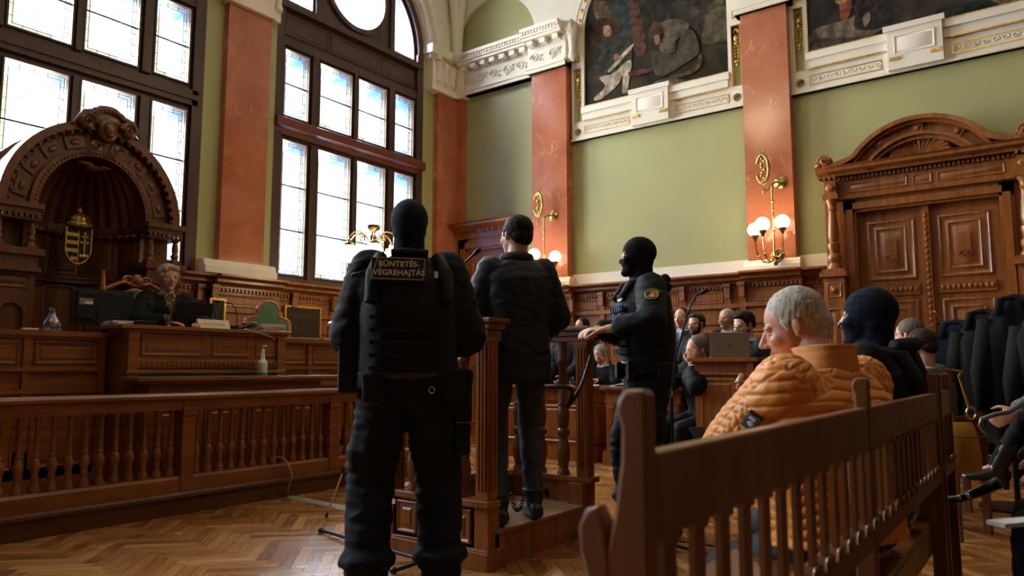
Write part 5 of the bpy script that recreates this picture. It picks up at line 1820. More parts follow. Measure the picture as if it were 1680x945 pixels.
b = at(1102, 660, 4.2)
P1_, P2_, P3_, P4_ = at(1102, 640, 4.2), at(1108, 588, 4.2), at(1128, 515, 4.2), at(1152, 480, 4.2)
mic_stand([P1_, P2_, P3_, at(1136, 495, 4.2), at(1143, 484, 4.2), P4_], (b.x, b.y), P1_.z - .04, [(.26, .05), (-.15, .22), (-.12, -.24)], 'black microphone stand with a gooseneck right of the standing officer')
q_ = at(700, 600, 3.9); bx, by = q_.x, q_.y
mic_stand([(bx, by, 1.30), tuple(at(712, 455, 3.9)), tuple(at(730, 446, 3.88)), tuple(at(757, 436, 3.86)), tuple(at(768, 426, 3.84)), tuple(at(779, 416, 3.82))], (bx, by), 1.28, [(-3.84 - bx, 3.16 - by), (.16, .06), (-.10, -.12)], 'black microphone stand behind the lettered vest, its gooseneck reaching toward the dock')
r = root('folding_stand_leg', tuple(Z_ for Z_ in (-4.19, 3.49, 0)), 'thin silver tripod leg with a rubber foot standing before the balustrade', 'tripod')
mb = MB(); a_, b_ = V((-4.19, 3.49, .01)), at(580, 725, 4.9); mb.cone(a_, b_, .006, .008, 8); mb.build('tube', CHROME, r, smooth=50)
mb = MB(); mb.cone(a_, a_ + (b_ - a_) * .06, .012, .010, 8); mb.cone(a_ + (b_ - a_) * .6, a_ + (b_ - a_) * .68, .011, .011, 8); mb.build('rubber_foot', BLACK, r, smooth=50)
mb = MB(); mb.cap(b_, b_ + V((.06, .04, .03)), .03, .02); mb.cone(b_, (b_.x + .5, b_.y - .3, .02), .008, .008, 8); mb.cone(b_, (b_.x + .3, b_.y + .45, .02), .008, .008, 8); mb.build('tripod_head', BLACKM, r, smooth=50)

# ---- cable strip and cords on the floor
r = root('cable_cover', (-4.7, 3.82, 0), 'grey plastic cable cover strip running across the parquet to the balustrade', 'cable cover')
mb = MB(); profile_run(mb, (-5.08, 3.86, 0), (-3.3, 3.76, 0), (0, 1, 0), [(-.04, 0), (.04, 0), (.022, .012), (-.022, .012)]); mb.build('strip', mat('grey_rubber', (.30, .33, .28), .5), r)
def cord(nm, pts, r_, m, label, cat='cable'):
    n = []
    P_ = [V(p) for p in pts]
    for i in range(len(P_) - 1):
        p0, p1, p2, p3 = P_[max(i - 1, 0)], P_[i], P_[i + 1], P_[min(i + 2, len(P_) - 1)]
        for t in (0, .2, .4, .6, .8):
            n.append(.5 * ((2 * p1) + (p2 - p0) * t + (2 * p0 - 5 * p1 + 4 * p2 - p3) * t * t + (-p0 + 3 * p1 - 3 * p2 + p3) * t ** 3))
    n.append(P_[-1])
    mb = MB(); mb.tube(n, r_, 6); o = mb.build(nm, m, smooth='all'); tag(o, label, cat); return o
CORDW = mat('pale_cord', (.42, .40, .36), .5)
cord('cable', [(-5.98, 2.86, 1.33), (-5.93, 2.88, 1.29), (-5.92, 2.89, 1.1), (-5.93, 2.96, .95), (-5.90, 2.99, .8), (-5.80, 3.05, .55), (-5.65, 3.25, .3), (-5.5, 3.4, .02)], .004, CORDW, 'pale cable hanging from the monitor down the front of the judges bench')
cord('cable', [(-5.64, 3.75, 1.378), (-5.64, 3.86, 1.36), (-5.64, 3.98, 1.33), (-5.68, 4.10, 1.30), (-5.9, 4.26, 1.31), (-5.93, 4.5, 1.332), (-5.96, 4.8, 1.333)], .004, CORDW, 'pale cable looping over the right corner of the raised desk')
cord('cable', [(-5.12, 3.86, .006), (-5.09, 3.85, .10), (-5.07, 3.86, .17), (-5.10, 3.84, .26), (-5.14, 3.80, .32), (-5.35, 3.8, .30)], .005, CORDW, 'grey cable climbing the balustrade from the floor strip')
cord('cable', [(-5.5, 1.0, .02), (-5.6, 1.6, .03), (-5.55, 2.2, .02), (-5.5, 2.8, .03), (-5.45, 3.4, .02), (-5.5, 4.2, .02)], .006, CORDW, 'pale cable lying on the floor behind the balustrade')
cord('cable', [(-2.3, 4.0, .006), (-2.0, 4.25, .006), (-1.7, 4.3, .006), (-1.2, 4.2, .006)], .005, BLACK, 'thin black cable on the parquet right of the dock')
cord('cable', [(-4.6, 6.85, .006), (-3.9, 6.8, .006), (-3.3, 6.6, .006), (-2.6, 6.5, .006)], .006, BLACK, 'black cable on the parquet in front of the counsel desks')

# ---- coats on the stand
COATM = [mat('black_wool', (.005, .005, .006), .9, spec=.15, bump=.3, scale=(60, 60, 60)), mat('navy_wool', (.006, .009, .018), .9, spec=.15, bump=.3, scale=(60, 60, 60)), mat('charcoal_wool', (.009, .009, .010), .9, spec=.15, bump=.3, scale=(60, 60, 60))]
r = root('coat_stand', (-.30, 6.75, 0), 'dark coat stand carrying black coats in front of the carved double door', 'coat stand')
mb = MB(); mb.cone((-.30, 6.75, .0), (-.30, 6.75, 1.46), .02, .018, 10); mb.lathe([(.25, 0), (.25, .02), (.04, .05)], (-.30, 6.75, 0), 20)
mb.cone((-.75, 6.72, 1.40), (.35, 6.78, 1.40), .014, .014, 8)
mb.build('frame', BLACKM, r, smooth=40)
for k in range(4):
    mb = MB(); mb.tube([(-.72 + k * .3, 6.72, 1.40), (-.72 + k * .3, 6.6, 1.44), (-.74 + k * .3, 6.52, 1.48)], .006, 6); mb.build('hook', CHROME, r, smooth=50)
def coat(x, y, ztop, L, wd, m, rz, label, seed):
    r = root('hanging_coat', (x, y, ztop - L), label, 'coat', 'dark coats on the stand')
    vs, fs = [], []
    n, k_ = 40, 26
    for j in range(k_ + 1):
        t = j / k_
        z = ztop - t * L
        wv = wd * (.28 + .72 * min(1, t * 5) ** .6) * (1 + .22 * t)
        dp = .11 * (.35 + .65 * min(1, t * 5)) * (1 + .4 * t)
        for i in range(n):
            a = 2 * PI * i / n
            f = 1 + (.10 + .10 * t) * math.sin(a * 5 + seed) * noise.noise((seed, a, t * 2)) * 3 + .03 * noise.noise((a * 3, t * 8, seed))
            px, py = wv * math.cos(a) * f, dp * math.sin(a) * f
            vs.append((x + px * math.cos(rz) - py * math.sin(rz), y + px * math.sin(rz) + py * math.cos(rz), z + .02 * math.sin(a * 3 + seed) * t))
    for j in range(k_):
        for i in range(n):
            fs.append((j * n + i, j * n + (i + 1) % n, (j + 1) * n + (i + 1) % n, (j + 1) * n + i))
    fs += [tuple(range(n)), tuple(range(k_ * n, (k_ + 1) * n))]
    mb = MB(); mb.add(vs, fs); mb.build('body', m, r, smooth='all')
    for s in (-1, 1):
        mb = MB()
        p0 = V((x + s * wd * .85 * math.cos(rz), y + s * wd * .85 * math.sin(rz), ztop - .13)); p1 = p0 + V((s * .05, -.05, -.35)); p2 = p0 + V((s * .04, -.07, -.62))
        mb.tube([p0, p1, p2], [.06, .065, .055], 12); mb.build('sleeve', m, r, smooth='all')
    mb = MB(); mb.tube([(x - .09, y - .08, ztop - .10), (x - .08, y, ztop + .0), (x, y + .04, ztop + .02), (x + .08, y, ztop + .0), (x + .09, y - .08, ztop - .10)], .03, 8); mb.build('collar', m, r, smooth='all')
    return r


coat(-.58, 6.32, 1.36, .80, .17, COATM[1], .1, 'navy coat at the left end of the coat stand', 1)
coat(-.40, 6.16, 1.42, .95, .18, COATM[0], -.1, 'black coat hanging second from the left on the coat stand', 2)
coat(-.21, 6.02, 1.50, 1.0, .19, COATM[0], .15, 'tallest black coat hanging in the middle of the coat stand', 3)
coat(-.03, 5.86, 1.44, .95, .18, COATM[2], -.1, 'charcoal coat hanging at the right of the coat stand', 4)
coat(.16, 5.95, 1.5, 1.0, .2, COATM[0], 0, 'black coat at the right edge cut by the picture edge', 5)

# ---- yellow handbag on its strap
YB = mat('mustard_leather', (.42, .20, .02), .45, var=.15, scale=(9, 9, 9), bump=.15)
A = at(1577, 722, 3.45)
r = root('handbag', (A.x, A.y, A.z - .16), 'mustard yellow leather handbag hanging from the end of the short seat', 'handbag')
u = V((math.cos(YAW), math.sin(YAW), 0)); wv = V((-math.sin(YAW), math.cos(YAW), 0))
mb = MB()
rings = []
for t, wd, dp in ((-.17, .085, .030), (-.165, .098, .045), (-.10, .098, .058), (-.03, .090, .052), (.03, .082, .048), (.07, .074, .030), (.095, .066, .012)):
    rings.append((A + V((0, 0, t * .86)), u * wd * .86, wv * dp * .86))
mb.loft(rings, 24); mb.build('body', YB, r, smooth=50)
mb = MB(); mb.tube([A + V((0, 0, .02)) - wv * .05 + u * (-.08 + .16 * t_ / 8) + V((0, 0, -.004 * math.sin(t_ * PI / 8))) for t_ in range(9)], .003, 5); mb.build('zip_seam', mat('dark_seam', (.12, .06, .01), .6), r, smooth=50)
top = V((-.40, 3.77, 1.03))
mb = MB(); mb.tube([A + u * .05 + V((0, 0, .14)), A + u * .02 + V((-.01, 0, .30)), top + V((.06, .03, 0)), top + V((0, .02, .012))], .006, 6); mb.build('strap', YB, r, smooth=60)
mb = MB(); c_ = A + u * .055 + V((0, 0, .125)); mb.tube([c_ + u * (.022 * math.cos(t)) + V((0, 0, .028 * math.sin(t))) for t in [2 * PI * k / 14 for k in range(14)]], .005, 6, closed=True); mb.build('ring', BRASS, r, smooth=60)
# things lying on the far end of the bench
q1 = onz(1478, 872, .458)
r = root('plastic_bag', (q1.x - .02, q1.y, .455), 'crumpled teal plastic bag on the bench seat behind the slats', 'bag')
mb = MB(); mb.ell((0, 0, .07), (.08, .10, .07), seg=28, rings=18)
me = mb.v
mb.v = [tuple(V(p) * (1 + .35 * noise.noise(V(p) * 16) + .12 * noise.noise(V(p) * 40))) for p in mb.v]
mb.build('bag', mat('teal_plastic', (.03, .10, .13), .2, var=.4, scale=(15, 15, 15)), r, world=False, smooth=30)
q2 = onz(1432, 905, .458)
r = root('folded_pouch', (q2.x - .02, q2.y, .455), 'orange brown pouch on the bench seat next to the teal bag', 'pouch')
mb = MB(); mb.loft([((0, 0, 0.002), V((.07, 0, 0)), V((0, .10, 0))), ((0, 0, .04), V((.07, 0, 0)), V((0, .11, 0))), ((.0, 0, .08), V((.03, 0, 0)), V((0, .09, 0))), ((0, 0, .10), V((.01, 0, 0)), V((0, .08, 0)))], 20); mb.build('pouch', YK if False else mat('amber_leather', (.45, .17, .025), .5), r, world=False, smooth=50)
# ================================================================== PEOPLE
BLACKCLOTH = mat('black_cloth', (.0045, .0055, .008), .8, bump=.25, scale=(90, 90, 90), spec=.22)
NAVYCLOTH = mat('dark_navy_trousers', (.005, .008, .015), .8, bump=.25, scale=(80, 80, 80), spec=.22)
VESTCLOTH = mat('black_vest_fabric', (.0045, .005, .007), .7, bump=.4, scale=(120, 120, 120), spec=.25)
KNIT = mat('balaclava_knit', (.005, .009, .020), .9, bump=.4, scale=(150, 150, 150), spec=.2)
KNITB = mat('black_balaclava_knit', (.0035, .0038, .005), .9, bump=.4, scale=(150, 150, 150), spec=.2)
ROBE = mat('black_robe', (.004, .004, .005), .8, bump=.2, scale=(60, 60, 60), spec=.22)
DENIM = mat('dark_denim', (.020, .030, .045), .8, var=.3, scale=(20, 20, 20), bump=.3)
SHIRTB = mat('pale_blue_shirt', (.35, .42, .60), .7)
SHIRTW = mat('white_shirt', (.6, .6, .62), .7)
BOOT = mat('black_boot_leather', (.010, .010, .012), .3)
BLUEVEST = mat('blue_webbing', (.03, .085, .17), .6, bump=.3, scale=(90, 90, 90))  # even blue for the chest webbing
EYEW = mat('eye_white', (.6, .56, .52), .2)
IRIS = mat('dark_iris', (.03, .02, .015), .15)
LENSR = mat('black_spectacle_frame', (.01, .01, .01), .25)
ORANGE = mat('orange_quilted_shell', (.74, .29, .055), .45, var=.06, scale=(6, 6, 6), sheen=.1)
ORANGEK = mat('orange_collar_cloth', (.62, .25, .055), .7, bump=.2, scale=(90, 90, 90))


def hairm(name, c, var=.4):
    return mat(name, c, .6, var=var, scale=(120, 120, 30), bump=.6, spec=.15)


HGREY = hairm('silver_grey_hair', (.46, .43, .38)); HDARK = hairm('near_black_hair', (.009, .007, .006)); HBROWN = hairm('greying_brown_hair', (.13, .105, .085))
HLIGHT = hairm('grey_hair', (.26, .25, .235)); HBLOND = hairm('ash_blond_hair', (.42, .33, .22)); HDB = hairm('dark_brown_hair', (.035, .024, .017))


def remesh(mb, voxel, smooth=6, name='tmp', sm=.5):
    me = mb.mesh('tmp')
    o = bpy.data.objects.new('tmp', me); COL.objects.link(o)
    m = o.modifiers.new('r', 'REMESH'); m.mode = 'VOXEL'; m.voxel_size = voxel; m.adaptivity = 0
    if smooth:
        s = o.modifiers.new('s', 'SMOOTH'); s.factor = sm; s.iterations = smooth
    dg = bpy.context.evaluated_depsgraph_get()
    out = bpy.data.meshes.new_from_object(o.evaluated_get(dg))
    bpy.data.objects.remove(o); bpy.data.meshes.remove(me)
    return out


def get_co(me):
    a = np.empty(len(me.vertices) * 3); me.vertices.foreach_get('co', a); return a.reshape(-1, 3)


def set_co(me, a):
    me.vertices.foreach_set('co', a.ravel()); me.update()


def get_no(me):
    a = np.empty(len(me.vertices) * 3); me.vertices.foreach_get('normal', a); return a.reshape(-1, 3)


def folds(me, amp, fx=9.0, fz=22.0, seed=0.0):
    """cloth creases: ridged noise pushed along the normals"""
    co, no = get_co(me), get_no(me)
    d = np.empty(len(co))
    for i, p in enumerate(co):
        q = V((p[0] * fx + seed, p[1] * fx + .6 * p[2] * fx, p[2] * fz))
        a = noise.noise(q); b = noise.noise(q * 2.3)
        d[i] = (1 - 2.2 * abs(a)) * .7 + b * .5
    set_co(me, co + no * (d * amp)[:, None])


def place(me, nm, m, parent, smooth=True):
    me.name = nm
    me.materials.clear()
    for q in (m if isinstance(m, (list, tuple)) else [m]): me.materials.append(q)
    me.polygons.foreach_set('use_smooth', [smooth] * len(me.polygons))
    o = bpy.data.objects.new(nm, me); COL.objects.link(o); o.parent = parent
    return o


def delete_faces(me, fn):
    bm = bmesh.new(); bm.from_mesh(me)
    bm.faces.ensure_lookup_table()
    kill = [f for f in bm.faces if fn(f.calc_center_median())]
    bmesh.ops.delete(bm, geom=kill, context='FACES')
    bm.to_mesh(me); bm.free(); me.update()


def head_shape(mb, M, grow=0.0, neck_to=None, nr=.056, fem=0.0, nose=1.0, fat=0.0, ears=True):
    g = grow
    E = lambda c, r: mb.ell(c, tuple(x + g for x in r), M, 20, 13)
    E((0, -.012, .032), (.075 + fat * .3, .094, .086))
    E((0, .026, -.022), (.060 + fat, .064, .086))
    E((0, .030, -.070), (.047 + fat - fem * .004, .050, .042))
    E((0, .068, -.098), (.020 + fat * .5, .020, .016))
    E((0, -.03, -.02), (.066 + fat * .5, .06, .06))
    for s in (-1, 1):
        E((s * .040, .056, -.022), (.022 + fat * .5, .026, .022))
        if ears and not g:
            Me = M @ Matrix.Translation((s * .078, -.006, -.004)) @ Matrix.Rotation(s * .35, 4, 'Z')
            mb.ell((0, 0, .004), (.007, .016, .026), Me, 14, 9); mb.ell((0, .005, -.018), (.006, .009, .011), Me, 10, 7)
    if not g:
        for a, b, r0, r1 in (((-.036, .074, .018), (.036, .074, .018), .013, .013), ((0, .084, .012), (0, .106 * nose + .0, -.026), .009, .0125)):
            mb.cap(M @ V(a), M @ V(b), r0, r1, 10)
        for s in (-1, 1):
            mb.ell((s * .011, .096, -.032), (.009, .010, .008), M, 10, 7)
        mb.ell((0, .083, -.056), (.020, .012, .006), M, 12, 8); mb.ell((0, .081, -.068), (.018, .012, .007), M, 12, 8)
    else:
        mb.cap(M @ V((0, .084, .006)), M @ V((0, .100, -.028)), .012, .016, 10)
    if neck_to is not None:
        mb.cap(M @ V((0, -.028, -.045)), neck_to, nr + g, nr * 1.12 + g, 16)


def hand_shape(mb, W_, D, N, S, curl=.5, thumb=1.0, sc=1.0, spread=.0):
    """W wrist, D towards the fingers, N out of the palm, S towards the thumb"""
    W_, D, N, S = V(W_), V(D).normalized(), V(N).normalized(), V(S).normalized()
    c = lambda a, b, n: W_ + (D * a + S * b + N * n) * sc
    mb.loft([(c(-.01, 0, 0), S * .024 * sc, N * .017 * sc), (c(.02, .002, 0), S * .030 * sc, N * .017 * sc), (c(.055, 0, 0), S * .040 * sc, N * .015 * sc), (c(.088, 0, 0), S * .040 * sc, N * .011 * sc), (c(.096, 0, 0), S * .034 * sc, N * .007 * sc)], 16)
    for i, (off, L) in enumerate(((.033, .068), (.011, .077), (-.011, .071), (-.032, .056))):
        p = c(.086, off, 0); a = curl * (.7 + .12 * i)
        dirn = D + S * (off * spread * 4)
        dirn.normalize()
        for seg_, (fl, r0, r1) in enumerate(((.42, .0098, .0090), (.33, .0090, .0080), (.25, .0080, .0070))):
            d = (dirn * math.cos(a) + N * math.sin(a)).normalized()
            q = p + d * L * fl * sc
            mb.cap(p, q, r0 * sc, r1 * sc, 8)
            p = q; a += curl * (1.0 if seg_ == 0 else .8)
    p = c(.018, .024, .004)
    d1 = (D * .6 + S * .75 + N * .25 * thumb).normalized(); d2 = (D * .85 + S * .35 + N * .45 * thumb).normalized()
    q = p + d1 * .046 * sc; r_ = q + d2 * .030 * sc; e = r_ + (D * .9 + N * .4 * thumb + S * .05).normalized() * .026 * sc
    mb.cap(p, q, .015 * sc, .0115 * sc, 10); mb.cap(q, r_, .0115 * sc, .0100 * sc, 10); mb.cap(r_, e, .0100 * sc, .0082 * sc, 10)


def ik(a, b, l1, l2, hint):
    a, b = V(a), V(b)
    d = b - a
    L = min(d.length, (l1 + l2) * .999)
    if d.length > L: b = a + d.normalized() * L
    d = (b - a).normalized()
    x = (l1 * l1 - l2 * l2 + L * L) / (2 * L)
    h = math.sqrt(max(0, l1 * l1 - x * x))
    hv = V(hint); hv = hv - d * hv.dot(d)
    hv = hv.normalized() if hv.length > 1e-6 else d.orthogonal().normalized()
    return a + d * x + hv * h, b


def person(label, loc, yaw, H=1.78, hipz=None, lean=0.0, side=0.0, turn=0.0, head=(0, 0, 0), hands=None, elbows=None, feet=None, knees=None,
           handcfg=None, top=None, bottoms=None, shoes=BOOT, hair=None, shape=None, face=True, gaze=(0, 0), vox=.008, cvox=.012, build=1.0,
           group=None, group_extra=None, balaclava=None, skin=SKIN, glasses=False, beard=None, headfwd=.02, shirt=None, eyes_closed=False, headdrop=0.0, hs=1.0):
    shape = shape or {}
    r = root('person', (loc[0], loc[1], loc[2] if len(loc) > 2 else 0.0), label, 'person', group, math.radians(yaw))
    k = H / 1.78
    hz = hipz if hipz is not None else .93 * k
    hip = V((0, 0, hz))
    up = V((math.sin(side), math.sin(lean), math.cos(lean) * math.cos(side))).normalized()
    neck = hip + up * .52 * k
    sx = V((math.cos(turn), math.sin(turn), 0)); sx = (sx - up * sx.dot(up)).normalized()
    fy = up.cross(sx).normalized()
    shb = neck - up * .03 * k
    SH = {1: shb + sx * .180 * k * build, -1: shb - sx * .180 * k * build}
    hc = neck + up * .10 * k + fy * headfwd + V((0, 0, (.056 - headdrop) * k))
    MH = Matrix.Translation(hc) @ (Matrix((sx, fy, up)).transposed().to_4x4() if False else Matrix.Identity(4)) @ Euler((math.radians(head[1]), math.radians(head[2]), math.radians(head[0])), 'ZXY' if False else 'XYZ').to_matrix().to_4x4() @ Matrix.Scale(k, 4)
    MH = Matrix.Translation(hc) @ Matrix.Rotation(math.radians(head[0]), 4, 'Z') @ Matrix.Rotation(math.radians(head[1]), 4, 'X') @ Matrix.Rotation(math.radians(head[2]), 4, 'Y') @ Matrix.Scale(k * hs, 4)
    hands = hands or {1: hip + V((.26, .05, -.05)), -1: hip + V((-.26, .05, -.05))}
    elbows = elbows or {1: V((.6, -.8, -.3)), -1: V((-.6, -.8, -.3))}
    ua, fa = .295 * k, .262 * k
    J = {}
    for s in (1, -1):
        J['el', s], J['wr', s] = ik(SH[s], hands[s], ua, fa, elbows[s])
    if feet is None:
        feet = {s: V((s * .12, 0, .09)) for s in (1, -1)} if hipz is None else {s: V((s * .13, .50, .09)) for s in (1, -1)}
    knees = knees or {1: V((.1, 1, .3)), -1: V((-.1, 1, .3))}
    for s in (1, -1):
        J['hp', s] = hip + sx * (s * .09 * k)
        J['kn', s], J['an', s] = ik(J['hp', s], feet[s], .44 * k, .43 * k, knees[s])
    r_b = .86
    # ---- body: one continuous skin
    mb = MB()
    head_shape(mb, MH, neck_to=neck + fy * .0, fem=shape.get('fem', 0), fat=shape.get('fat', 0), nose=shape.get('nose', 1.0), ears=balaclava is None, nr=shape.get('neck', .056))
    T = lambda t, a, b, f=0: (hip + up * (t * k) + fy * f, sx * (a * build * k), fy * (b * k))
    mb.loft([T(-.10, .12, .09), T(0, .14, .10), T(.15, .125, .085), T(.33, .15, .10), T(.46, .155, .085), T(.51, .10, .06), T(.56, .05, .045)], 24)
    for s in (1, -1):
        mb.cap(SH[s] - sx * s * .02, J['el', s], .042 * k, .036 * k, 12)
        mb.cap(J['el', s], J['wr', s], .035 * k, .025 * k, 12)
        cfg = (handcfg or {}).get(s, {})
        D = V(cfg.get('d', (J['wr', s] - J['el', s]).normalized()))
        N = V(cfg.get('n', (-s, 0, 0))); N = (N - D.normalized() * N.dot(D.normalized())).normalized()
        S_ = D.normalized().cross(N) * (cfg.get('flip', s))
        hand_shape(mb, J['wr', s], D, N, S_, cfg.get('curl', .45), 1.0, k, cfg.get('spread', 0))
        mb.cap(J['hp', s], J['kn', s], .068 * k, .048 * k, 12)
        mb.cap(J['kn', s], J['an', s], .045 * k, .035 * k, 12)
        mb.cap(J['an', s], J['an', s] + V((0, .06, -.03)), .03 * k, .03 * k, 10)
    me = remesh(mb, vox, 3)
    body = place(me, 'body', [skin, LIP], r)
    MHi = MH.inverted()
    co = get_co(me)
    mi = []
    for p in me.polygons:
        c_ = MHi @ p.center
        mi.append(1 if (abs(c_.x) < .022 and -.0735 < c_.z < -.0525 and c_.y > .07 and balaclava is None) else 0)
    me.polygons.foreach_set('material_index', mi)
    # ---- eyes, brows
    if face:
        for s in (-1, 1):
            e = MB(); ce = V((s * .031, .0735, -.001)); e.ell(ce, (.0135, .010, .0095 if not eyes_closed else .004), MH, 14, 10)
            ew = e.build('eye', EYEW if not eyes_closed else skin, r, smooth='all', world=False)
            if not eyes_closed:
                e = MB(); e.ell(ce + V((gaze[0] * .005, .0088, gaze[1] * .004)), (.0058, .0028, .0062), MH, 12, 8); i_ = e.build('iris', IRIS, r, smooth='all', world=False); i_.parent = ew
                e = MB(); e.tube([MH @ V((s * (.031 + q_ * .015), .0830 - abs(q_) * .004, .0078 - .003 * q_ * q_)) for q_ in (-1, -.5, 0, .5, 1)], .0022, 6); e.build('eyelid', skin, ew, smooth='all', world=False)
            if balaclava is None:
                e = MB(); e.tube([MH @ V((s * .014, .0865, .020)), MH @ V((s * .030, .0855, .024)), MH @ V((s * .048, .072, .019))], [.0032, .0036, .002], 6); e.build('eyebrow', hair['mat'] if hair else HDARK, r, smooth='all', world=False)
    # ---- hair
    if hair:
        hb = MB()
        f = hair.get('front', 0.0); h_ = hair.get('vol', 0.0)
        hb.ell((0, -.028 + f, .046), (.081 + h_, .088 + h_, .080 + h_), MH, 24, 16)
        hb.ell((0, -.055, .0), (.068 + h_, .058 + h_, .062), MH, 20, 12)
        if hair.get('back', 0):
            hb.ell((0, -.05, -.03), (.062 + h_, .055 + h_, .07 + hair['back']), MH, 20, 12)
        if hair.get('fringe'):
            hb.ell((-.02, .045, .085), (.060, .045, .030), MH, 16, 10); hb.ell((.035, .05, .07), (.035, .03, .032), MH, 16, 10)
            for s in (-1, 1): hb.ell((s * .066, .018, .028), (.016, .035, .045), MH, 14, 9)
        else:
            for s in (-1, 1): hb.ell((s * .0705, .018, .018), (.0085, .014, .030), MH, 12, 8)
            if hair.get('quiff'): hb.ell((0, .045, .095), (.055, .035, .025), MH, 16, 10)
        hm = remesh(hb, .0065, 2)
        co, no = get_co(hm), get_no(hm)
        am = hair.get('rough', .0035)
        d = np.array([noise.noise(V(p) * 70) + .6 * noise.noise(V(p) * 150) for p in co])
        set_co(hm, co + no * (d * am)[:, None])
        if not hair.get('noear'):
            # ears stay clear of the hair
            delete_faces(hm, lambda c_: (lambda q: abs(q.x) > .072 and -.024 < q.y < .012 and q.z < .022)(MHi @ c_))
        place(hm, 'hair', hair['mat'], r)
    if beard:
        bb = MB()
        bb.ell((0, .032, -.076), (.051, .052, .040), MH, 20, 12); bb.ell((0, .072, -.098), (.024, .020, .018), MH, 14, 9)
        for s in (-1, 1): bb.ell((s * .052, .02, -.045), (.014, .03, .05), MH, 12, 8)
        bb.tube([MH @ V((-.026, .086, -.058)), MH @ V((0, .094, -.047)), MH @ V((.026, .086, -.058))], .005, 6)
        bm_ = remesh(bb, .006, 1)
        delete_faces(bm_, lambda c_: (lambda q: q.z > -.050 + abs(q.x) * .55 and q.y > .03 and abs(q.x) < .045 and not (q.z < -.044 and q.y > .084 and abs(q.x) < .026 and q.z > -.056))(MHi @ c_))
        place(bm_, 'beard', beard, r)
    if glasses:
        gb = MB()
        for s in (-1, 1):
            gb.tube([MH @ V((s * .033 + .023 * math.cos(t), .098 - .006 * abs(math.cos(t)), -.003 + .016 * math.sin(t))) for t in [2 * PI * q_ / 18 for q_ in range(18)]], .0022, 6, closed=True)
            gb.tube([MH @ V((s * .056, .092, .002)), MH @ V((s * .074, .06, .003)), MH @ V((s * .082, -.005, .003))], .0022, 6)
        gb.tube([MH @ V((-.011, .1, .001)), MH @ V((0, .104, .004)), MH @ V((.011, .1, .001))], .002, 6)
        gb.build('spectacles', LENSR, r, smooth='all', world=False)
    if balaclava is not None:
        bb = MB(); head_shape(bb, MH, grow=.0075, neck_to=neck + up * .0, nr=.062)
        bb.loft([(neck + up * .05, sx * .075, fy * .075), (neck + up * .0, sx * .085, fy * .08), (neck - up * .04, sx * .10, fy * .085)], 20)
        bm_ = remesh(bb, .006, 4)
        folds(bm_, .0018, 20, 60, 1.0)
        delete_faces(bm_, lambda c_: (lambda q: abs(q.x) < .055 and -.017 < q.z < .022 - abs(q.x) * .08 and q.y > .035)(MHi @ c_))
        place(bm_, 'balaclava', balaclava, r)
    # ---- upper garment
    if top:
        g = top.get('g', .012); bk = top.get('bulk', 1.0)
        tb = MB()
        hem = top.get('hem', -.06)
        TT = lambda t, a, b, f=0: (hip + up * (t * k) + fy * f, sx * (a * build * k * bk + g), fy * (b * k * bk + g))
        rings = [TT(0, .165, .125), TT(.13, .155, .115), TT(.30, .172, .125, .005), TT(.42, .178, .115), TT(.485, .135, .085), TT(.53, .075, .065)]
        if top.get('belly'):
            rings[1] = TT(.12, .175, .15, .03); rings[2] = TT(.28, .178, .135, .02)
        if hem < 0: rings.insert(0, (hip + V((0, 0, hem * k)) + fy * 0, sx * (.172 * build * k * bk + g), fy * (.13 * k * bk + g)))
        tb.loft(rings, 30)
        su, se, sw_ = top.get('arm', (.060, .050, .040))
        for s in (1, -1):
            tb.cap(SH[s] - sx * s * .02 - up * .015, J['el', s], su * k + g * .6, se * k + g * .6, 16)
            wr = J['wr', s] + (J['wr', s] - J['el', s]).normalized() * .005
            cut = top.get('short', {}).get(s, 0.0)
            wr = J['wr', s].lerp(J['el', s], cut)
            tb.cap(J['el', s], wr - (wr - J['el', s]).normalized() * (sw_ * k * .6), se * k + g * .6, sw_ * k + g * .5, 16)
        if top.get('lap'):
            for s in (1, -1):
                tb.cap(hip + sx * s * .09, J['kn', s], .10 * k, .085 * k, 14); tb.cap(J['kn', s], J['kn', s] + V((0, .0, -.3)), .085, .09, 14)
        for c_, rr in top.get('extra', []):
            tb.ell(c_, rr)
        tm = remesh(tb, cvox if not top.get('fine') else top['fine'], 5)
        if top.get('deform'): top['deform'](tm, J, hip, up, sx, fy, k)
        else: folds(tm, top.get('fold', .006), 9, 20, random.random() * 10)
        if top.get('open'):
            # v-shaped opening on the chest showing the shirt
            w0, z0 = top['open']
            def inv(c_):
                q = c_ - neck; t = -q.dot(up); x = abs(q.dot(sx)); y = q.dot(fy)
                return y > .02 and -.1 < t < z0 and x < w0 * (1 - t / z0) + .0
            delete_faces(tm, inv)
        place(tm, top.get('name', 'jacket'), top['mat'], r)
    if shirt:
        g2 = .004
        TT = lambda t, a, b, f=0: (hip + up * (t * k) + fy * f, sx * (a * build * k + g2), fy * (b * k + g2))
        sb = MB(); sb.loft([TT(.0, .145, .105), TT(.15, .135, .095), TT(.33, .155, .108), TT(.44, .155, .095), TT(.50, .10, .072), TT(.545, .064, .062)], 26)
        sm = remesh(sb, .01, 3)
        place(sm, 'shirt', shirt, r)
        cb = MB()
        for s in (-1, 1):
            cb.tube([neck + up * .045 - fy * .055, neck + up * .05 + sx * s * .055, neck + up * .02 + fy * .05 + sx * s * .035, neck - up * .03 + fy * .085 + sx * s * .012], [.014, .013, .014, .006], 8)
        cb.build('shirt_collar', shirt, r, smooth='all', world=False)
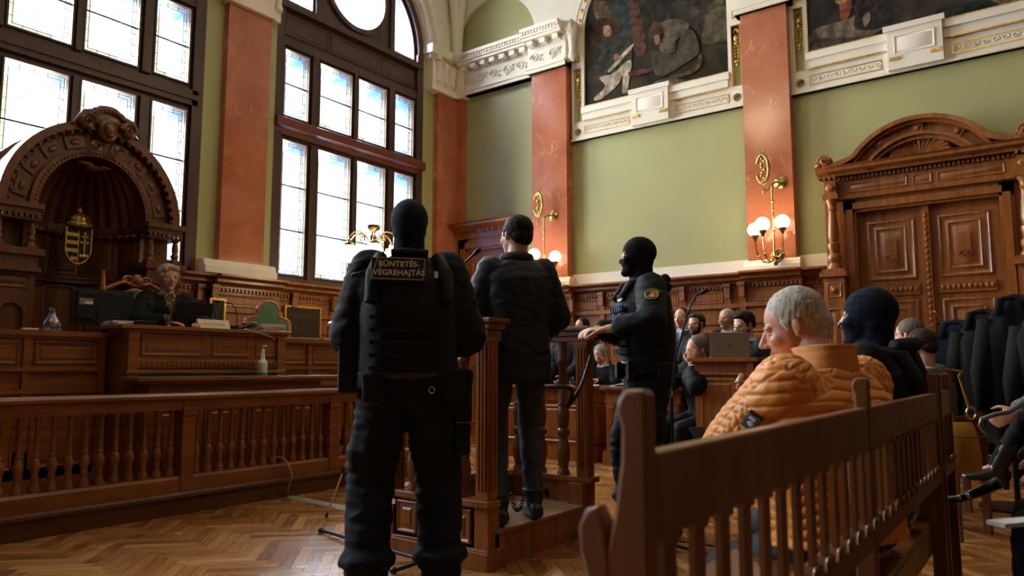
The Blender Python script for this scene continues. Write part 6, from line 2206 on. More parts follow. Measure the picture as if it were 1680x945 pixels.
    # ---- trousers
    if bottoms:
        g = bottoms.get('g', .015)
        pb = MB()
        TT = lambda t, a, b: (hip + up * (t * k), sx * (a * build * k + g), fy * (b * k + g))
        if hipz is None:
            pb.loft([TT(-.10, .15, .115), TT(-.02, .162, .12), TT(.06, .155, .112), TT(.12, .145, .105)], 26)
        else:
            pb.loft([TT(-.06, .15, .12), TT(.02, .162, .125), TT(.10, .150, .112)], 26)
        th, kn_, an_ = bottoms.get('leg', (.092, .066, .052))
        for s in (1, -1):
            pb.cap(J['hp', s] - up * .02, J['kn', s], th * k + g * .5, kn_ * k + g * .5, 18)
            mid = J['kn', s].lerp(J['an', s], .45)
            pb.cap(J['kn', s], mid, kn_ * k + g * .5, (kn_ + an_) / 2 * k + g * .5, 18)
            e_ = J['kn', s].lerp(J['an', s], bottoms.get('len', .96))
            pb.cap(mid, e_, (kn_ + an_) / 2 * k + g * .5, an_ * k + g * .5, 18)
            if bottoms.get('blouse'):
                bz = J['kn', s].lerp(J['an', s], .74)
                pb.ell(bz, (an_ * k + g + .022, an_ * k + g + .022, .06))
            if bottoms.get('pocket'):
                pz = J['hp', s].lerp(J['kn', s], .72)
                pb.ell(pz + V((s * .085, 0, 0)), (.038, .085, .12), seg=18, rings=12)
        pm = remesh(pb, cvox, 4)
        folds(pm, bottoms.get('fold', .007), 8, 17, random.random() * 10)
        place(pm, 'trousers', bottoms['mat'], r)
    # ---- shoes
    for s in (1, -1):
        if shape.get('noshoes'): break
        sb = MB(); a = J['an', s]
        fd = V(shape.get('toe', {}).get(s, (0, 1, -.0))).normalized()
        dn = V((0, 0, -1)) if abs(fd.z) < .7 else V((0, 1, 0))
        if shape.get('sole', {}).get(s) is not None: dn = V(shape['sole'][s]).normalized()
        sd = fd.cross(dn).normalized()
        c0 = a + dn * .045
        sb.loft([(c0 - fd * .075, sd * .03, dn * .03), (c0 - fd * .05, sd * .040, dn * .045), (c0 + fd * .02, sd * .043, dn * .043), (c0 + fd * .09 + dn * .012, sd * .048, dn * .031), (c0 + fd * .16 + dn * .02, sd * .043, dn * .022), (c0 + fd * .19 + dn * .022, sd * .028, dn * .016)], 20)
        tall = shape.get('boot', .09)
        sb.cone(a + dn * .03, a.lerp(J['kn', s], tall / .42), .046, .05, 16)
        sm = remesh(sb, .009, 4)
        place(sm, 'shoe', shoes, r)
    J.update(hip=hip, up=up, sx=sx, fy=fy, neck=neck, MH=MH, SH=SH, k=k, hc=hc)
    return r, J


def strap_box(mb, c, x, y, z, hx, hy, hz):
    x, y, z = V(x).normalized(), V(y).normalized(), V(z).normalized()
    m = Matrix((x, y, z)).transposed().to_4x4(); m.translation = V(c)
    mb.box(-hx, hx, -hy, hy, -hz, hz, m)


def patch_frame(mb, M, pts, t):
    n = len(pts)
    for i in range(n):
        a, b = V(pts[i]), V(pts[(i + 1) % n])
        mb.cone(M @ V((a.x, a.y, 0)), M @ V((b.x, b.y, 0)), t, t, 6)


def locw(p, P0, yw):
    a = math.radians(-yw); d = V(p) - V(P0)
    return V((d.x * math.cos(a) - d.y * math.sin(a), d.x * math.sin(a) + d.y * math.cos(a), d.z))


SEATS = []


def seated(label, px, py, d, yaw, head, hair, H=1.76, topmat=ROBE, hip_to_head=.745, **kw):
    """seated figure whose head centre shows at (px, py) at depth d"""
    c = at(px, py, d)
    k = H / 1.78
    lean = kw.pop('lean', .1)
    dz = (.52 * math.cos(lean) + .10 * math.cos(lean) + .056 - kw.get('headdrop', 0)) * k
    off = math.sin(lean) * .62 * k + .02
    a = math.radians(yaw)
    lx, ly = c.x + off * math.sin(a), c.y - off * math.cos(a)
    hz = c.z - dz
    kw.setdefault('hands', {1: V((.15, .36, hz + .12)), -1: V((-.15, .36, hz + .12))})
    tp = dict(mat=topmat, bulk=1.06, g=.022, hem=-.08, arm=(.078, .075, .062), name='robe', fold=.007)
    tp.update(kw.pop('topx', {}))
    bot = kw.pop('bottoms', dict(mat=ROBE))
    hx = kw.get('headfwd', .02)
    off += hx - .02
    fz = max(.09, hz - .42)
    SEATS.append((lx, ly, yaw, hz, label))
    kw.setdefault('feet', {s: V((s * .12, .40 if hz < .8 else .22, fz if hz < .8 else .455)) for s in (1, -1)})
    return person(label, (lx, ly, 0), yaw, H=H, hipz=hz, lean=lean, head=head, hair=hair, top=tp, bottoms=bot, **kw), V((lx, ly, 0)), hz



# ---------------- officer seen from behind
G1 = at(668, 600, 3.36)
yaw1 = math.degrees(math.atan2(-G1.x, G1.y)) + 2
def l1(px, z, d=3.5):     # local x offset for a pixel column
    return None
r, J = person('person in black balaclava and lettered vest standing with their back to the camera', (G1.x, G1.y, 0), yaw1, H=1.88, head=(0, 4, 0), build=1.02,
              hands={1: V((.10, .22, 1.16)), -1: V((-.10, .24, 1.14))}, elbows={1: V((.55, -.45, -.8)), -1: V((-.55, -.45, -.8))},
              feet={1: V((.165, .02, .09)), -1: V((-.165, -.01, .09))}, knees={1: V((.25, 1, 0)), -1: V((-.25, 1, 0))},
              top=dict(mat=BLACKCLOTH, bulk=1.12, g=.028, hem=-.03, arm=(.080, .076, .055), name='shirt_jacket', fold=.009),
              bottoms=dict(mat=NAVYCLOTH, g=.030, leg=(.100, .088, .072), blouse=True, pocket=True, fold=.011, len=.88),
              balaclava=KNIT, shape=dict(boot=.2), vox=.009, headfwd=.0)
hip, up, sx, fy, neck, k = J['hip'], J['up'], J['sx'], J['fy'], J['neck'], J['k']
vb = MB()
TT = lambda t, a, b, f=0: (hip + up * (t * k) + fy * f, sx * a, fy * b)
vb.loft([TT(.02, .225, .185), TT(.12, .228, .19), TT(.30, .232, .195), TT(.40, .215, .18, -.005), TT(.47, .165, .145, -.01), TT(.51, .125, .11, -.01), TT(.54, .10, .09, -.01)], 34)
vm = remesh(vb, .012, 3); folds(vm, .004, 8, 10, 4); place(vm, 'ballistic_vest', VESTCLOTH, r)
vb = MB()
for s in (-1, 1):
    vb.tube([neck - fy * .17 + sx * s * .165 - up * .20, neck - fy * .15 + sx * s * .16 - up * .07, neck - fy * .08 + sx * s * .13 + up * .005, neck + fy * .08 + sx * s * .12 - up * .0], [.03, .032, .034, .03], 10)
vb.tube([neck - fy * .09 - sx * .08 + up * .03, neck - fy * .105 + up * .035, neck - fy * .09 + sx * .08 + up * .03], .020, 10)
for i in range(5):
    strap_box(vb, hip + up * (.06 + .052 * i) * k - fy * .192, sx, fy, up, .17, .012, .009)
vb.build('vest_straps', VESTCLOTH, r, smooth=40, world=False)
PT = axes(neck - fy * .178 - up * .105 - sx * .045, sx, (up * .985 - fy * -.16).normalized(), -fy)
Nn = (V(sx)).cross((up * .985 + fy * .20).normalized())
PT = axes(neck - fy * .196 - up * .055 - sx * .05, sx, (up * .98 + fy * .16).normalized(), Nn)
pb = MB(); pb.box(-.118, .113, -.050, .050, -.03, .004, PT); pb.build('back_panel', mat('patch_black', (.006, .006, .007), .7), r, world=False, bevel=.003)
pb = MB(); patch_frame(pb, PT @ Matrix.Translation((0, 0, .005)), [(-.116, -.046), (.105, -.05), (.114, .046), (-.07, .049), (-.092, .044)], .0012)
for txt, yy, sz in (('BÜNTETÉS-', .019, .034), ('VÉGREHAJTÁS', -.020, .034)):
    v_, f_ = text_mesh(txt, sz, .0006, 1.05, .0007); pb.add(v_, f_, PT @ Matrix.Translation((.002, yy, .0062)))
pb.build('lettering', mat('reflective_lettering', (.62, .60, .50), .5), r, world=False)
pb = MB(); pb.tube([hip + up * .035 * k + sx * (.215 * math.cos(t)) + fy * (.175 * math.sin(t)) for t in [2 * PI * q_ / 40 for q_ in range(40)]], .024, 10, closed=True)
pb.build('duty_belt', mat('belt_webbing', (.008, .008, .009), .5, bump=.3, scale=(90, 90, 90)), r, smooth='all', world=False)
def pouch(c, hx, hy, hz, nm='pouch', m=VESTCLOTH, rt=0.0):
    mb = MB(); strap_box(mb, c, V((math.cos(rt), math.sin(rt), 0)), V((-math.sin(rt), math.cos(rt), 0)), (0, 0, 1), hx, hy, hz)
    strap_box(mb, V(c) + V((0, 0, hz * .72)), V((math.cos(rt), math.sin(rt), 0)), V((-math.sin(rt), math.cos(rt), 0)), (0, 0, 1), hx * 1.08, hy * 1.08, hz * .26)
    return mb.build(nm, m, r, world=False, bevel=.012)
pouch(hip + V((-.255, .02, .085)), .05, .075, .13, 'holster')
pouch(hip + V((-.15, -.165, -.02)), .045, .03, .06)
pouch(hip + V((.20, -.10, -.01)), .05, .05, .075)
pouch(hip + V((.255, .03, -.06)), .042, .065, .12)
pouch(hip + V((.255, .02, -.26)), .035, .05, .07)
mb = MB(); mb.tube([hip + V((.10 + .012 * math.cos(t), -.185, -.03 + .014 * math.sin(t))) for t in [2 * PI * q_ / 12 for q_ in range(12)]], .003, 6, closed=True); mb.build('belt_ring', CHROME, r, smooth='all', world=False)
mb = MB(); strap_box(mb, neck - fy * .175 + sx * .115 - up * .075, sx, fy, up, .008, .01, .014); mb.build('white_tab', PAPER, r, world=False)
mb = MB(); mb.tube([neck - fy * .12 - sx * .16 - up * .05, neck - fy * .13 - sx * .20 - up * .06, neck - fy * .14 - sx * .23 - up * .075], .004, 6); mb.cap(neck - fy * .14 - sx * .23 - up * .075, neck - fy * .14 - sx * .245 - up * .08, .009, .009); mb.build('radio_lead', BLACKM, r, smooth='all', world=False)

# ---------------- man standing in the dock
r, J = person('man with short dark hair in a black jacket and jeans in the dock, ankles shackled', (-2.51, 3.45, .19), 52, H=1.80, head=(24, 2, 0), build=.98,
              hands={1: V((.16, .20, 1.0)), -1: V((-.16, .20, 1.0))}, elbows={1: V((.6, -.5, -.6)), -1: V((-.6, -.5, -.6))},
              feet={1: V((.11, .02, .095)), -1: V((-.12, -.09, .095))},
              top=dict(mat=mat('black_padded_jacket', (.0035, .005, .010), .6, bump=.2, scale=(60, 60, 60), spec=.3), bulk=1.06, g=.02, hem=-.17, arm=(.068, .058, .045), fold=.007),
              bottoms=dict(mat=DENIM, g=.010, leg=(.082, .060, .046), fold=.007, len=.94), hair=dict(mat=HDARK, front=.004, vol=.004), vox=.007, shoes=mat('dark_blue_trainers', (.01, .02, .035), .4))
JD = J
mb = MB(); neck, up, fy, sx = J['neck'], J['up'], J['fy'], J['sx']
mb.tube([neck + up * .03 + sx * (.075 * math.cos(t)) + fy * (.07 * math.sin(t)) for t in [2 * PI * q_ / 24 for q_ in range(24)]], .028, 8, closed=True); mb.build('jacket_collar', mat('black_rib_collar', (.008, .009, .012), .8), r, smooth='all', world=False)
for s in (1, -1):
    a = J['an', s]
    mb = MB(); mb.tube([a + V((.062 * math.cos(t), .062 * math.sin(t), .07)) for t in [2 * PI * q_ / 20 for q_ in range(20)]], .009, 6, closed=True); mb.ell(a + V((.06 if s > 0 else -.03, -.055, .06)), (.018, .018, .028)); mb.build('ankle_cuff', BLACKM, r, smooth='all', world=False)
mb = MB()
a, b = J['an', 1] + V((-.06, -.02, .06)), J['an', -1] + V((.06, .0, .06))
for q_ in range(13):
    t = q_ / 12; c_ = a.lerp(b, t) + V((0, 0, -.09 * math.sin(PI * t)))
    d = (b - a).normalized()
    n_ = V((0, 0, 1)) if q_ % 2 else d.cross(V((0, 0, 1))).normalized()
    mb.tube([c_ + d * (.017 * math.cos(t2)) + n_ * (.009 * math.sin(t2)) for t2 in [2 * PI * w__ / 10 for w__ in range(10)]], .0035, 5, closed=True)
mb.build('shackle_chain', BLACKM, r, smooth='all', world=False)
# leading strap from the dock to the officer
mb = MB()
pts = [V(p) for p in ((-2.62, 3.62, .94), (-2.5, 3.72, .93), (-2.42, 3.9, .92))] + [at(930, 668, 4.55), at(950, 640, 4.55), at(962, 610, 4.6), at(972, 575, 4.62)]
n_ = []
for i in range(len(pts) - 1):
    p0, p1, p2, p3 = pts[max(i - 1, 0)], pts[i], pts[i + 1], pts[min(i + 2, len(pts) - 1)]
    for t in (0, .25, .5, .75): n_.append(.5 * ((2 * p1) + (p2 - p0) * t + (2 * p0 - 5 * p1 + 4 * p2 - p3) * t * t + (-p0 + 3 * p1 - 3 * p2 + p3) * t ** 3))
mb.tube(n_, .013, 8)
o = mb.build('leading_strap', mat('black_strap', (.008, .009, .012), .35), smooth='all'); tag(o, 'black leading strap running from the man in the dock to the officer beside it', 'strap')

# ---------------- officer beside the dock, arms folded on the rail
G3 = V((-2.15, 4.42, 0))
yaw3 = 132
def loc3(p):
    a = math.radians(-yaw3); d = V(p) - G3
    return V((d.x * math.cos(a) - d.y * math.sin(a), d.x * math.sin(a) + d.y * math.cos(a), d.z))
hA, hB = loc3(at(975, 528, 4.45)), loc3(at(992, 545, 4.6))
r, J = person('person in black balaclava and vest with blue webbing in profile, hands folded on the dock rail', (G3.x, G3.y, 0), yaw3, H=1.97, head=(-14, 3, 0), build=1.02, lean=.06,
              hands={-1: loc3(at(996, 540, 4.55)), 1: loc3(at(980, 540, 4.72))}, elbows={1: V((1, -.8, -.5)), -1: V((-1, -.9, -.3))},
              handcfg={-1: dict(d=(.55, .55, .0), n=(0, -.2, -1), curl=.75, flip=1, spread=.3), 1: dict(d=(-.5, .7, -.1), n=(0, -.3, -1), curl=.5, flip=-1, spread=.3)},
              feet={1: V((.13, .10, .09)), -1: V((-.13, -.08, .09))},
              top=dict(mat=BLACKCLOTH, bulk=1.08, g=.022, hem=-.02, arm=(.075, .066, .050), name='shirt_jacket', fold=.008, short={1: .12, -1: .22}),
              bottoms=dict(mat=NAVYCLOTH, g=.022, leg=(.094, .076, .062), pocket=True, blouse=True, fold=.010, len=.88),
              balaclava=KNITB, shape=dict(boot=.2), vox=.007)
hip, up, sx, fy, neck, k = J['hip'], J['up'], J['sx'], J['fy'], J['neck'], J['k']
TT = lambda t, a, b, f=0: (hip + up * (t * k) + fy * f, sx * a, fy * b)
vb = MB(); vb.loft([TT(.04, .20, .17), TT(.14, .205, .175), TT(.30, .205, .18), TT(.40, .18, .165), TT(.47, .15, .135), TT(.52, .115, .10)], 34)
vm = remesh(vb, .012, 3); folds(vm, .004, 8, 10, 2); place(vm, 'ballistic_vest', VESTCLOTH, r)
vb = MB()
for i in range(6):
    strap_box(vb, hip + up * (.12 + .05 * i) * k + fy * (.182 - .002 * abs(i - 3)), sx, fy, up, .14, .010, .017)
    for j in range(5): strap_box(vb, hip + up * (.12 + .05 * i) * k + fy * .192 + sx * (-.12 + .06 * j), sx, fy, up, .003, .004, .018)
vb.build('webbing', BLUEVEST, r, world=False)
vb = MB(); strap_box(vb, hip + up * .435 * k + fy * .168 - sx * .055, sx, (fy - up * .3), up, .055, .006, .020); vb.build('name_strip', mat('pale_name_strip', (.65, .66, .72), .5), r, world=False)
vb = MB()
for j, xx in enumerate((-.035, -.015, .0, .02, .035)):
    strap_box(vb, hip + up * .438 * k + fy * .178 - sx * (.055 + xx), sx, (fy - up * .3), up, .004, .003, .012)
vb.build('strip_marks', BLACKCLOTH, r, world=False)
vb = MB()
for s in (-1, 1):
    vb.tube([neck + fy * .17 + sx * s * .10 - up * .10, neck + fy * .10 + sx * s * .11 - up * .01, neck - fy * .04 + sx * s * .12 + up * .015, neck - fy * .15 + sx * s * .12 - up * .06], [.026, .03, .034, .03], 10)
vb.tube([neck - fy * .13 - sx * .10 + up * .0, neck - fy * .16 + up * .02, neck - fy * .13 + sx * .10 + up * .0], .035, 10)
vb.build('vest_straps', VESTCLOTH, r, smooth='all', world=False)
vb = MB(); vb.tube([hip + up * .05 * k + sx * (.185 * math.cos(t)) + fy * (.155 * math.sin(t)) for t in [2 * PI * q_ / 40 for q_ in range(40)]], .024, 10, closed=True); vb.build('duty_belt', mat('belt_webbing_b', (.008, .008, .009), .5), r, smooth='all', world=False)
def pouch2(c, hx, hy, hz, nm='pouch'):
    mb = MB(); mb.box(-hx, hx, -hy, hy, -hz, hz, Matrix.Translation(c)); return mb.build(nm, VESTCLOTH, r, world=False, bevel=.01)
pouch2(hip + V((-.14, .15, .0)), .03, .03, .06); pouch2(hip + V((.02, .19, .0)), .035, .025, .055, 'cuff_pouch')
pouch2(hip + V((.215, -.03, -.05)), .03, .05, .10, 'holster'); pouch2(hip + V((-.21, -.04, .0)), .03, .05, .05)
# shoulder badge on the outside of the left sleeve (towards the camera)
el, sh = J['el', -1], J['SH'][-1]
camdir = (loc3((0, 0, 1.4)) - (sh + el) / 2).normalized()
bc = sh.lerp(el, .55) ; ax = (sh - el).normalized(); nb = (camdir - ax * camdir.dot(ax)).normalized()
BM = axes(bc + nb * .086, ax.cross(nb).normalized(), ax, nb)
BADGEY = mat('badge_yellow', (.42, .38, .04), .6); BADGER = mat('badge_red', (.42, .03, .025), .6)
mb = MB(); mb.lathe([(.044, -.02), (.044, .003)], (0, 0, 0), 28, M=BM); bd = mb.build('sleeve_badge', mat('badge_black', (.01, .01, .01), .7), r, world=False)
mb = MB(); mb.tube([BM @ V((.040 * math.cos(t), .040 * math.sin(t), .004)) for t in [2 * PI * q_ / 28 for q_ in range(28)]], .0028, 6, closed=True); mb.tube([BM @ V((.033 * math.cos(t), .033 * math.sin(t), .004)) for t in [2 * PI * q_ / 28 for q_ in range(28)]], .0012, 6, closed=True)
mb.tube([BM @ V((.056 * math.cos(t), .056 * math.sin(t), .0)) for t in [math.radians(20 + 6 * q_) for q_ in range(18)]], .0014, 5)
mb.flat([[(-.024, -.018), (-.006, -.004), (.004, .012), (.008, -.002), (.018, -.012), (.020, -.022), (0, -.028)]], .002, BM @ Matrix.Translation((0, 0, .005))); mb.build('badge_emblem', BADGEY, bd, smooth=40, world=False)
mb = MB(); mb.flat([[(0.028 * math.cos(t), .028 * math.sin(t)) for t in [math.radians(-30 + 12 * q_) for q_ in range(14)]]], .0015, BM @ Matrix.Translation((0, 0, .0035))); mb.build('badge_field', BADGER, bd, world=False)

# ---------------- judge
JP = V((-6.26, 3.36, 0))
r, J = person('woman judge with short ash blond hair in a black robe seated at the raised desk', (JP.x, JP.y, .0), -96, H=1.80, hipz=1.14, head=(-4, 0, 0), lean=.06,
              hands={1: V((.13, .40, 1.41)), -1: V((-.13, .40, 1.41))}, elbows={1: V((1, -.2, -.6)), -1: V((-1, -.2, -.6))},
              handcfg={s: dict(d=(-s * .5, .8, 0), n=(0, 0, -1), curl=.25, flip=-s) for s in (1, -1)},
              feet={1: V((.1, .1, .75)), -1: V((-.1, .1, .75))}, knees={1: V((0, 1, .1)), -1: V((0, 1, .1))},
              top=dict(mat=ROBE, bulk=1.05, g=.02, hem=-.1, arm=(.075, .075, .060), open=(.06, .20), name='robe', fold=.007), bottoms=dict(mat=ROBE),
              hair=dict(mat=HBLOND, front=.006, vol=.009, fringe=True, noear=True, back=-.02), shape=dict(fem=1, neck=.048), shirt=mat('patterned_blouse', (.20, .12, .05), .7, var=.9, scale=(45, 45, 45), detail=0), gaze=(.2, 0))
mb = MB(); mb.tube([J['neck'] + J['up'] * .0 + J['sx'] * .06 + J['fy'] * .02, J['neck'] - J['up'] * .05 + J['sx'] * .045 + J['fy'] * .09, J['neck'] - J['up'] * .12 + J['fy'] * .118, J['neck'] - J['up'] * .05 - J['sx'] * .045 + J['fy'] * .09], .0022, 5); mb.build('necklace', GOLD, r, smooth='all', world=False)


# ---------------- man in the orange quilted jacket
def quilt(me, J, hip, up, sx, fy, k):
    co, no = get_co(me), get_no(me)
    d = np.zeros(len(co))
    for i, p in enumerate(co):
        q = V(p)
        best, seg_ = 9, None
        for s in (1, -1):
            for a, b, nm in ((J['SH', s] if ('SH', s) in J else None, J['el', s], 'u'), (J['el', s], J['wr', s], 'f')):
                if a is None: continue
                ab = b - a; t = max(0, min(1, (q - a).dot(ab) / ab.length_squared)); dd = (q - a - ab * t).length
                if dd < best: best, seg_ = dd, (a, ab.normalized(), s, nm)
        zt = (q - hip).dot(up); xt = (q - hip).dot(sx); yt = (q - hip).dot(fy)
        inarm = best < .118 and seg_ is not None
        if inarm:
            a, ax, s, nm = seg_
            u_ = (q - a).dot(ax)
            rv = (q - a) - ax * u_
            ref = V((0, 0, 1)).cross(ax)
            ref = ref.normalized() if ref.length > .2 else V((1, 0, 0))
            r2 = ax.cross(ref)
            v_ = math.atan2(rv.dot(r2), rv.dot(ref)) * .115
            if nm == 'f': u_ += .28
        else:
            u_ = .5 - zt
            v_ = math.atan2(xt, -yt) * .16
        if (not inarm) and zt > .26:       # yoke: near-horizontal bands
            ph = (u_ + .006 * math.sin(v_ * 30)) / .036
            c1 = abs(ph - round(ph)) * .036
            c2_ = 1.0
            ph2 = (v_ + u_ * .9) / .11
            c2_ = abs(ph2 - round(ph2)) * .11 if noise.noise(V((round(ph) * 3.1, round(ph2), 0))) > -.1 else 1.0
        else:                              # chevron blocks
            col = v_ / .052; ci = math.floor(col); fr_ = col - ci
            zz = abs(fr_ - .5) * .036
            ph = (u_ + (zz if ci % 2 else -zz)) / .032
            c1 = abs(ph - round(ph)) * .032
            c2_ = min(fr_, 1 - fr_) * .052
        c_ = min(c1, c2_ * 1.3)
        d[i] = -.0050 * math.exp(-(c_ / .0034) ** 2) + .0028 * min(1, c_ / .011) + .006 * noise.noise(q * 9)
    set_co(me, co + no * d[:, None])


OP = V((-.70, 2.06, 0))
_old = person
def qd(me, J, hip, up, sx, fy, k):
    J2 = dict(J); nk = hip + up * .52 * k
    for s in (1, -1): J2['SH', s] = nk - up * .03 * k + sx * s * .18 * k
    quilt(me, J2, hip, up, sx, fy, k)
OC = at(1325, 537, 2.1)
(r, J), OP, _h = seated('man with short silver hair in an orange quilted jacket sitting on the bench, looking down', 1336, 534, 2.42, 70, (36, -16, 0), dict(mat=HGREY, front=.009, vol=.003, rough=.0028, back=-.02), H=1.66, hs=1.16, lean=.06, build=1.30, headfwd=.095, headdrop=-.012,
              hands={1: V((.06, .40, .74)), -1: V((-.10, .42, .72))}, elbows={1: V((1, -.3, -.8)), -1: V((-1, -.3, -.8))},
              handcfg={1: dict(d=(-.3, .9, .2), n=(-1, 0, .2), curl=.5), -1: dict(d=(.3, .9, .2), n=(1, 0, .2), curl=.5)},
              feet={1: V((.16, .52, .09)), -1: V((-.14, .66, .09))},
              topx=dict(mat=ORANGE, bulk=1.08, g=.03, hem=-.03, arm=(.092, .085, .062), fine=.0052, deform=qd, name='quilted_jacket', belly=True),
              bottoms=dict(mat=mat('black_jeans', (.006, .006, .008), .7, bump=.2, scale=(60, 60, 60)), g=.012),
              shape=dict(fat=.006, nose=1.03, neck=.064), vox=.0048, eyes_closed=True, skin=mat('ruddy_skin', (.56, .27, .19), .48, var=.10, scale=(30, 30, 30)))
print('ORANGE', OP, _h)
neck, up, sx, fy = J['neck'], J['up'], J['sx'], J['fy']
mb = MB()
mb.loft([(neck - up * .035 - fy * .005, sx * .105, fy * .098), (neck + up * .01 - fy * .01, sx * .098, fy * .094), (neck + up * .05 - fy * .012, sx * .093, fy * .088), (neck + up * .088 - fy * .016, sx * .090, fy * .086)], 30, caps=False)
mb.loft([(neck + up * .088 - fy * .012, sx * .090, fy * .086), (neck + up * .06 - fy * .012, sx * .078, fy * .074), (neck - up * .02 - fy * .005, sx * .078, fy * .07)], 30, caps=False)
cm = mb.build('collar', ORANGEK, r, smooth='all', world=False)
so = cm.modifiers.new('s', 'SOLIDIFY'); so.thickness = .010
# sleeve badge facing the camera
s_ = 1 if (Matrix.Rotation(math.radians(70), 4, 'Z') @ V(J['sx'])).y < 0 else -1
el, sh = J['el', s_], J['SH'][s_]
a = math.radians(-70); dq = V((0, 0, 1.05)) - OP
cl = V((dq.x * math.cos(a) - dq.y * math.sin(a), dq.x * math.sin(a) + dq.y * math.cos(a), dq.z))
axv = (sh - el).normalized(); mid = sh.lerp(el, .42); nb = (cl - mid); nb = (nb - axv * nb.dot(axv)).normalized()
BM = axes(mid + nb * .102 + fy * .0, axv.cross(nb).normalized(), axv, nb)
mb = MB(); mb.box(-.020, .020, -.026, .026, -.012, .003, BM); bd = mb.build('sleeve_badge', mat('badge_blue', (.05, .12, .24), .5), r, world=False, bevel=.002)
mb = MB(); mb.box(-.014, .008, .006, .018, .003, .0042, BM); mb.ell((.002, -.006, .003), (.010, .009, .0015), BM, 12, 6); mb.build('badge_print', PAPER, bd, world=False)
mb = MB(); mb.box(-.022, .022, -.028, .028, -.012, .0015, BM); mb.build('badge_edge', BLACK, bd, world=False)
# phone in his hands
W1 = Matrix.Translation(OP) @ Matrix.Rotation(math.radians(70), 4, 'Z')
rp = root('smartphone', tuple(W1 @ V((-.02, .52, .77))), 'dark smartphone held by the man in the orange jacket', 'phone')
mb = MB(); mb.box(-.036, .036, -.004, .004, -.07, .07, Matrix.Rotation(math.radians(70), 4, 'Z') @ Matrix.Rotation(-.7, 4, 'X')); mb.build('case', BLACK, rp, world=False, bevel=.003)

# ---------------- masked officer on the bench
(r, J), _l, _h = seated('seated person in a dark balaclava with only the eyes showing, behind the orange jacket', 1424, 522, 3.15, 88, (0, 2, 0), None, H=1.70, hs=1.12, lean=.03, build=1.2,
              topx=dict(mat=BLACKCLOTH, bulk=1.12, g=.03, hem=-.04, arm=(.078, .070, .055), name='shirt_jacket', fold=.008), bottoms=dict(mat=NAVYCLOTH), balaclava=KNIT, vox=.008)
print('MASK', _l, _h)
neck, up, sx, fy = J['neck'], J['up'], J['sx'], J['fy']
mb = MB()
for s in (-1, 1): mb.tube([neck + fy * .13 + sx * s * .11 - up * .08, neck + fy * .03 + sx * s * .12 + up * .01, neck - fy * .12 + sx * s * .12 - up * .02, neck - fy * .17 + sx * s * .12 - up * .20], .032, 10)
mb.tube([neck - fy * .10 - sx * .12 + up * .02, neck - fy * .15 + up * .03, neck - fy * .10 + sx * .12 + up * .02], .03, 10)
mb.build('vest_straps', VESTCLOTH, r, smooth='all', world=False)
mb = MB(); mb.tube([neck + up * .03 + sx * .088 + fy * .02, neck + up * .035 + sx * .07 - fy * .07, neck + up * .035 - fy * .10], .012, 6); mb.build('grey_collar_band', mat('grey_band', (.10, .12, .10), .7), r, smooth='all', world=False)
mb = MB()
strap_box(mb, neck - fy * .178 + sx * .10 - up * .16, sx, fy, up, .03, .004, .012); strap_box(mb, neck - fy * .178 + sx * .10 - up * .12, sx, fy, up, .03, .004, .004)
mb.build('reflective_tab', mat('pale_tab', (.45, .5, .42), .5), r, world=False)
vb = MB(); TT = lambda t, a, b, f=0: (J['hip'] + up * t + fy * f, sx * a, fy * b)
vb.loft([TT(.02, .215, .175), TT(.2, .222, .185), TT(.40, .20, .165), TT(.47, .155, .135), TT(.52, .115, .10)], 30); vm = remesh(vb, .014, 3); place(vm, 'ballistic_vest', VESTCLOTH, r)

# ---------------- two men farther along the public seats
(r, J), _l, _h = seated('man with dark hair and grey jacket seen from behind beyond the masked sitter', 1509, 570, 4.9, 70, (8, -8, 0), dict(mat=HDB, vol=.006, front=.004), H=1.72, lean=.04,
              topx=dict(mat=mat('grey_green_jacket', (.06, .065, .05), .7), name='jacket'), bottoms=dict(mat=NAVYCLOTH), shirt=SHIRTW, skin=mat('fair_skin', (.62, .30, .20), .5))
print('DARK', _l, _h)
(r, J), _l, _h = seated('person with greying brown hair half hidden behind the masked sitter', 1490, 550, 5.6, 74, (8, -6, 0), dict(mat=HBROWN, vol=.008), H=1.74, lean=.05,
              topx=dict(mat=mat('brown_jacket', (.05, .04, .03), .7), name='jacket'), bottoms=dict(mat=NAVYCLOTH))
print('GREY', _l, _h)

seated('man with cropped dark hair standing furthest left in the row by the panelled wall', 1118, 522, 8.45, 168, (6, 0, 0), dict(mat=HDARK, vol=.002), shirt=SHIRTB, topx=dict(open=(.05, .16)))
seated('bearded man with thin glasses seated between the two rows of robed men', 1142, 532, 7.95, 150, (14, -4, 0), dict(mat=HDB, vol=.004, quiff=True), glasses=True, beard=HDB, shirt=SHIRTW, topx=dict(open=(.05, .16)))
seated('grey haired robed man with open white collar left of the laptop user', 1191, 524, 8.3, 162, (6, 6, 0), dict(mat=HLIGHT, vol=.006), shirt=SHIRTW, topx=dict(open=(.09, .28)), build=1.05)
c = at(1224, 532, 6.95)
(rr_, J5), L5, hz5 = seated('heavy man with thick glasses and beard working behind the silver laptop', 1224, 533, 6.95, 148, (6, -14, 0), dict(mat=HDARK, vol=.010, quiff=True), H=1.84, glasses=True, beard=HDB, shirt=SHIRTB, build=1.18, shape=dict(fat=.008),
    topx=dict(open=(.08, .26), belly=True), hands={1: V((.12, .23, 1.17)), -1: locw(at(1243, 600, 6.66), (-2.30, 6.98, 0), 148)}, feet={s: V((s * .12, .15, .1)) for s in (1, -1)}, handcfg={1: dict(d=(-.4, .9, 0), n=(0, 0, -1), curl=.4, flip=-1), -1: dict(d=(.3, .8, -.4), n=(.2, 0, -1), curl=.6, flip=1)}, headfwd=.05)
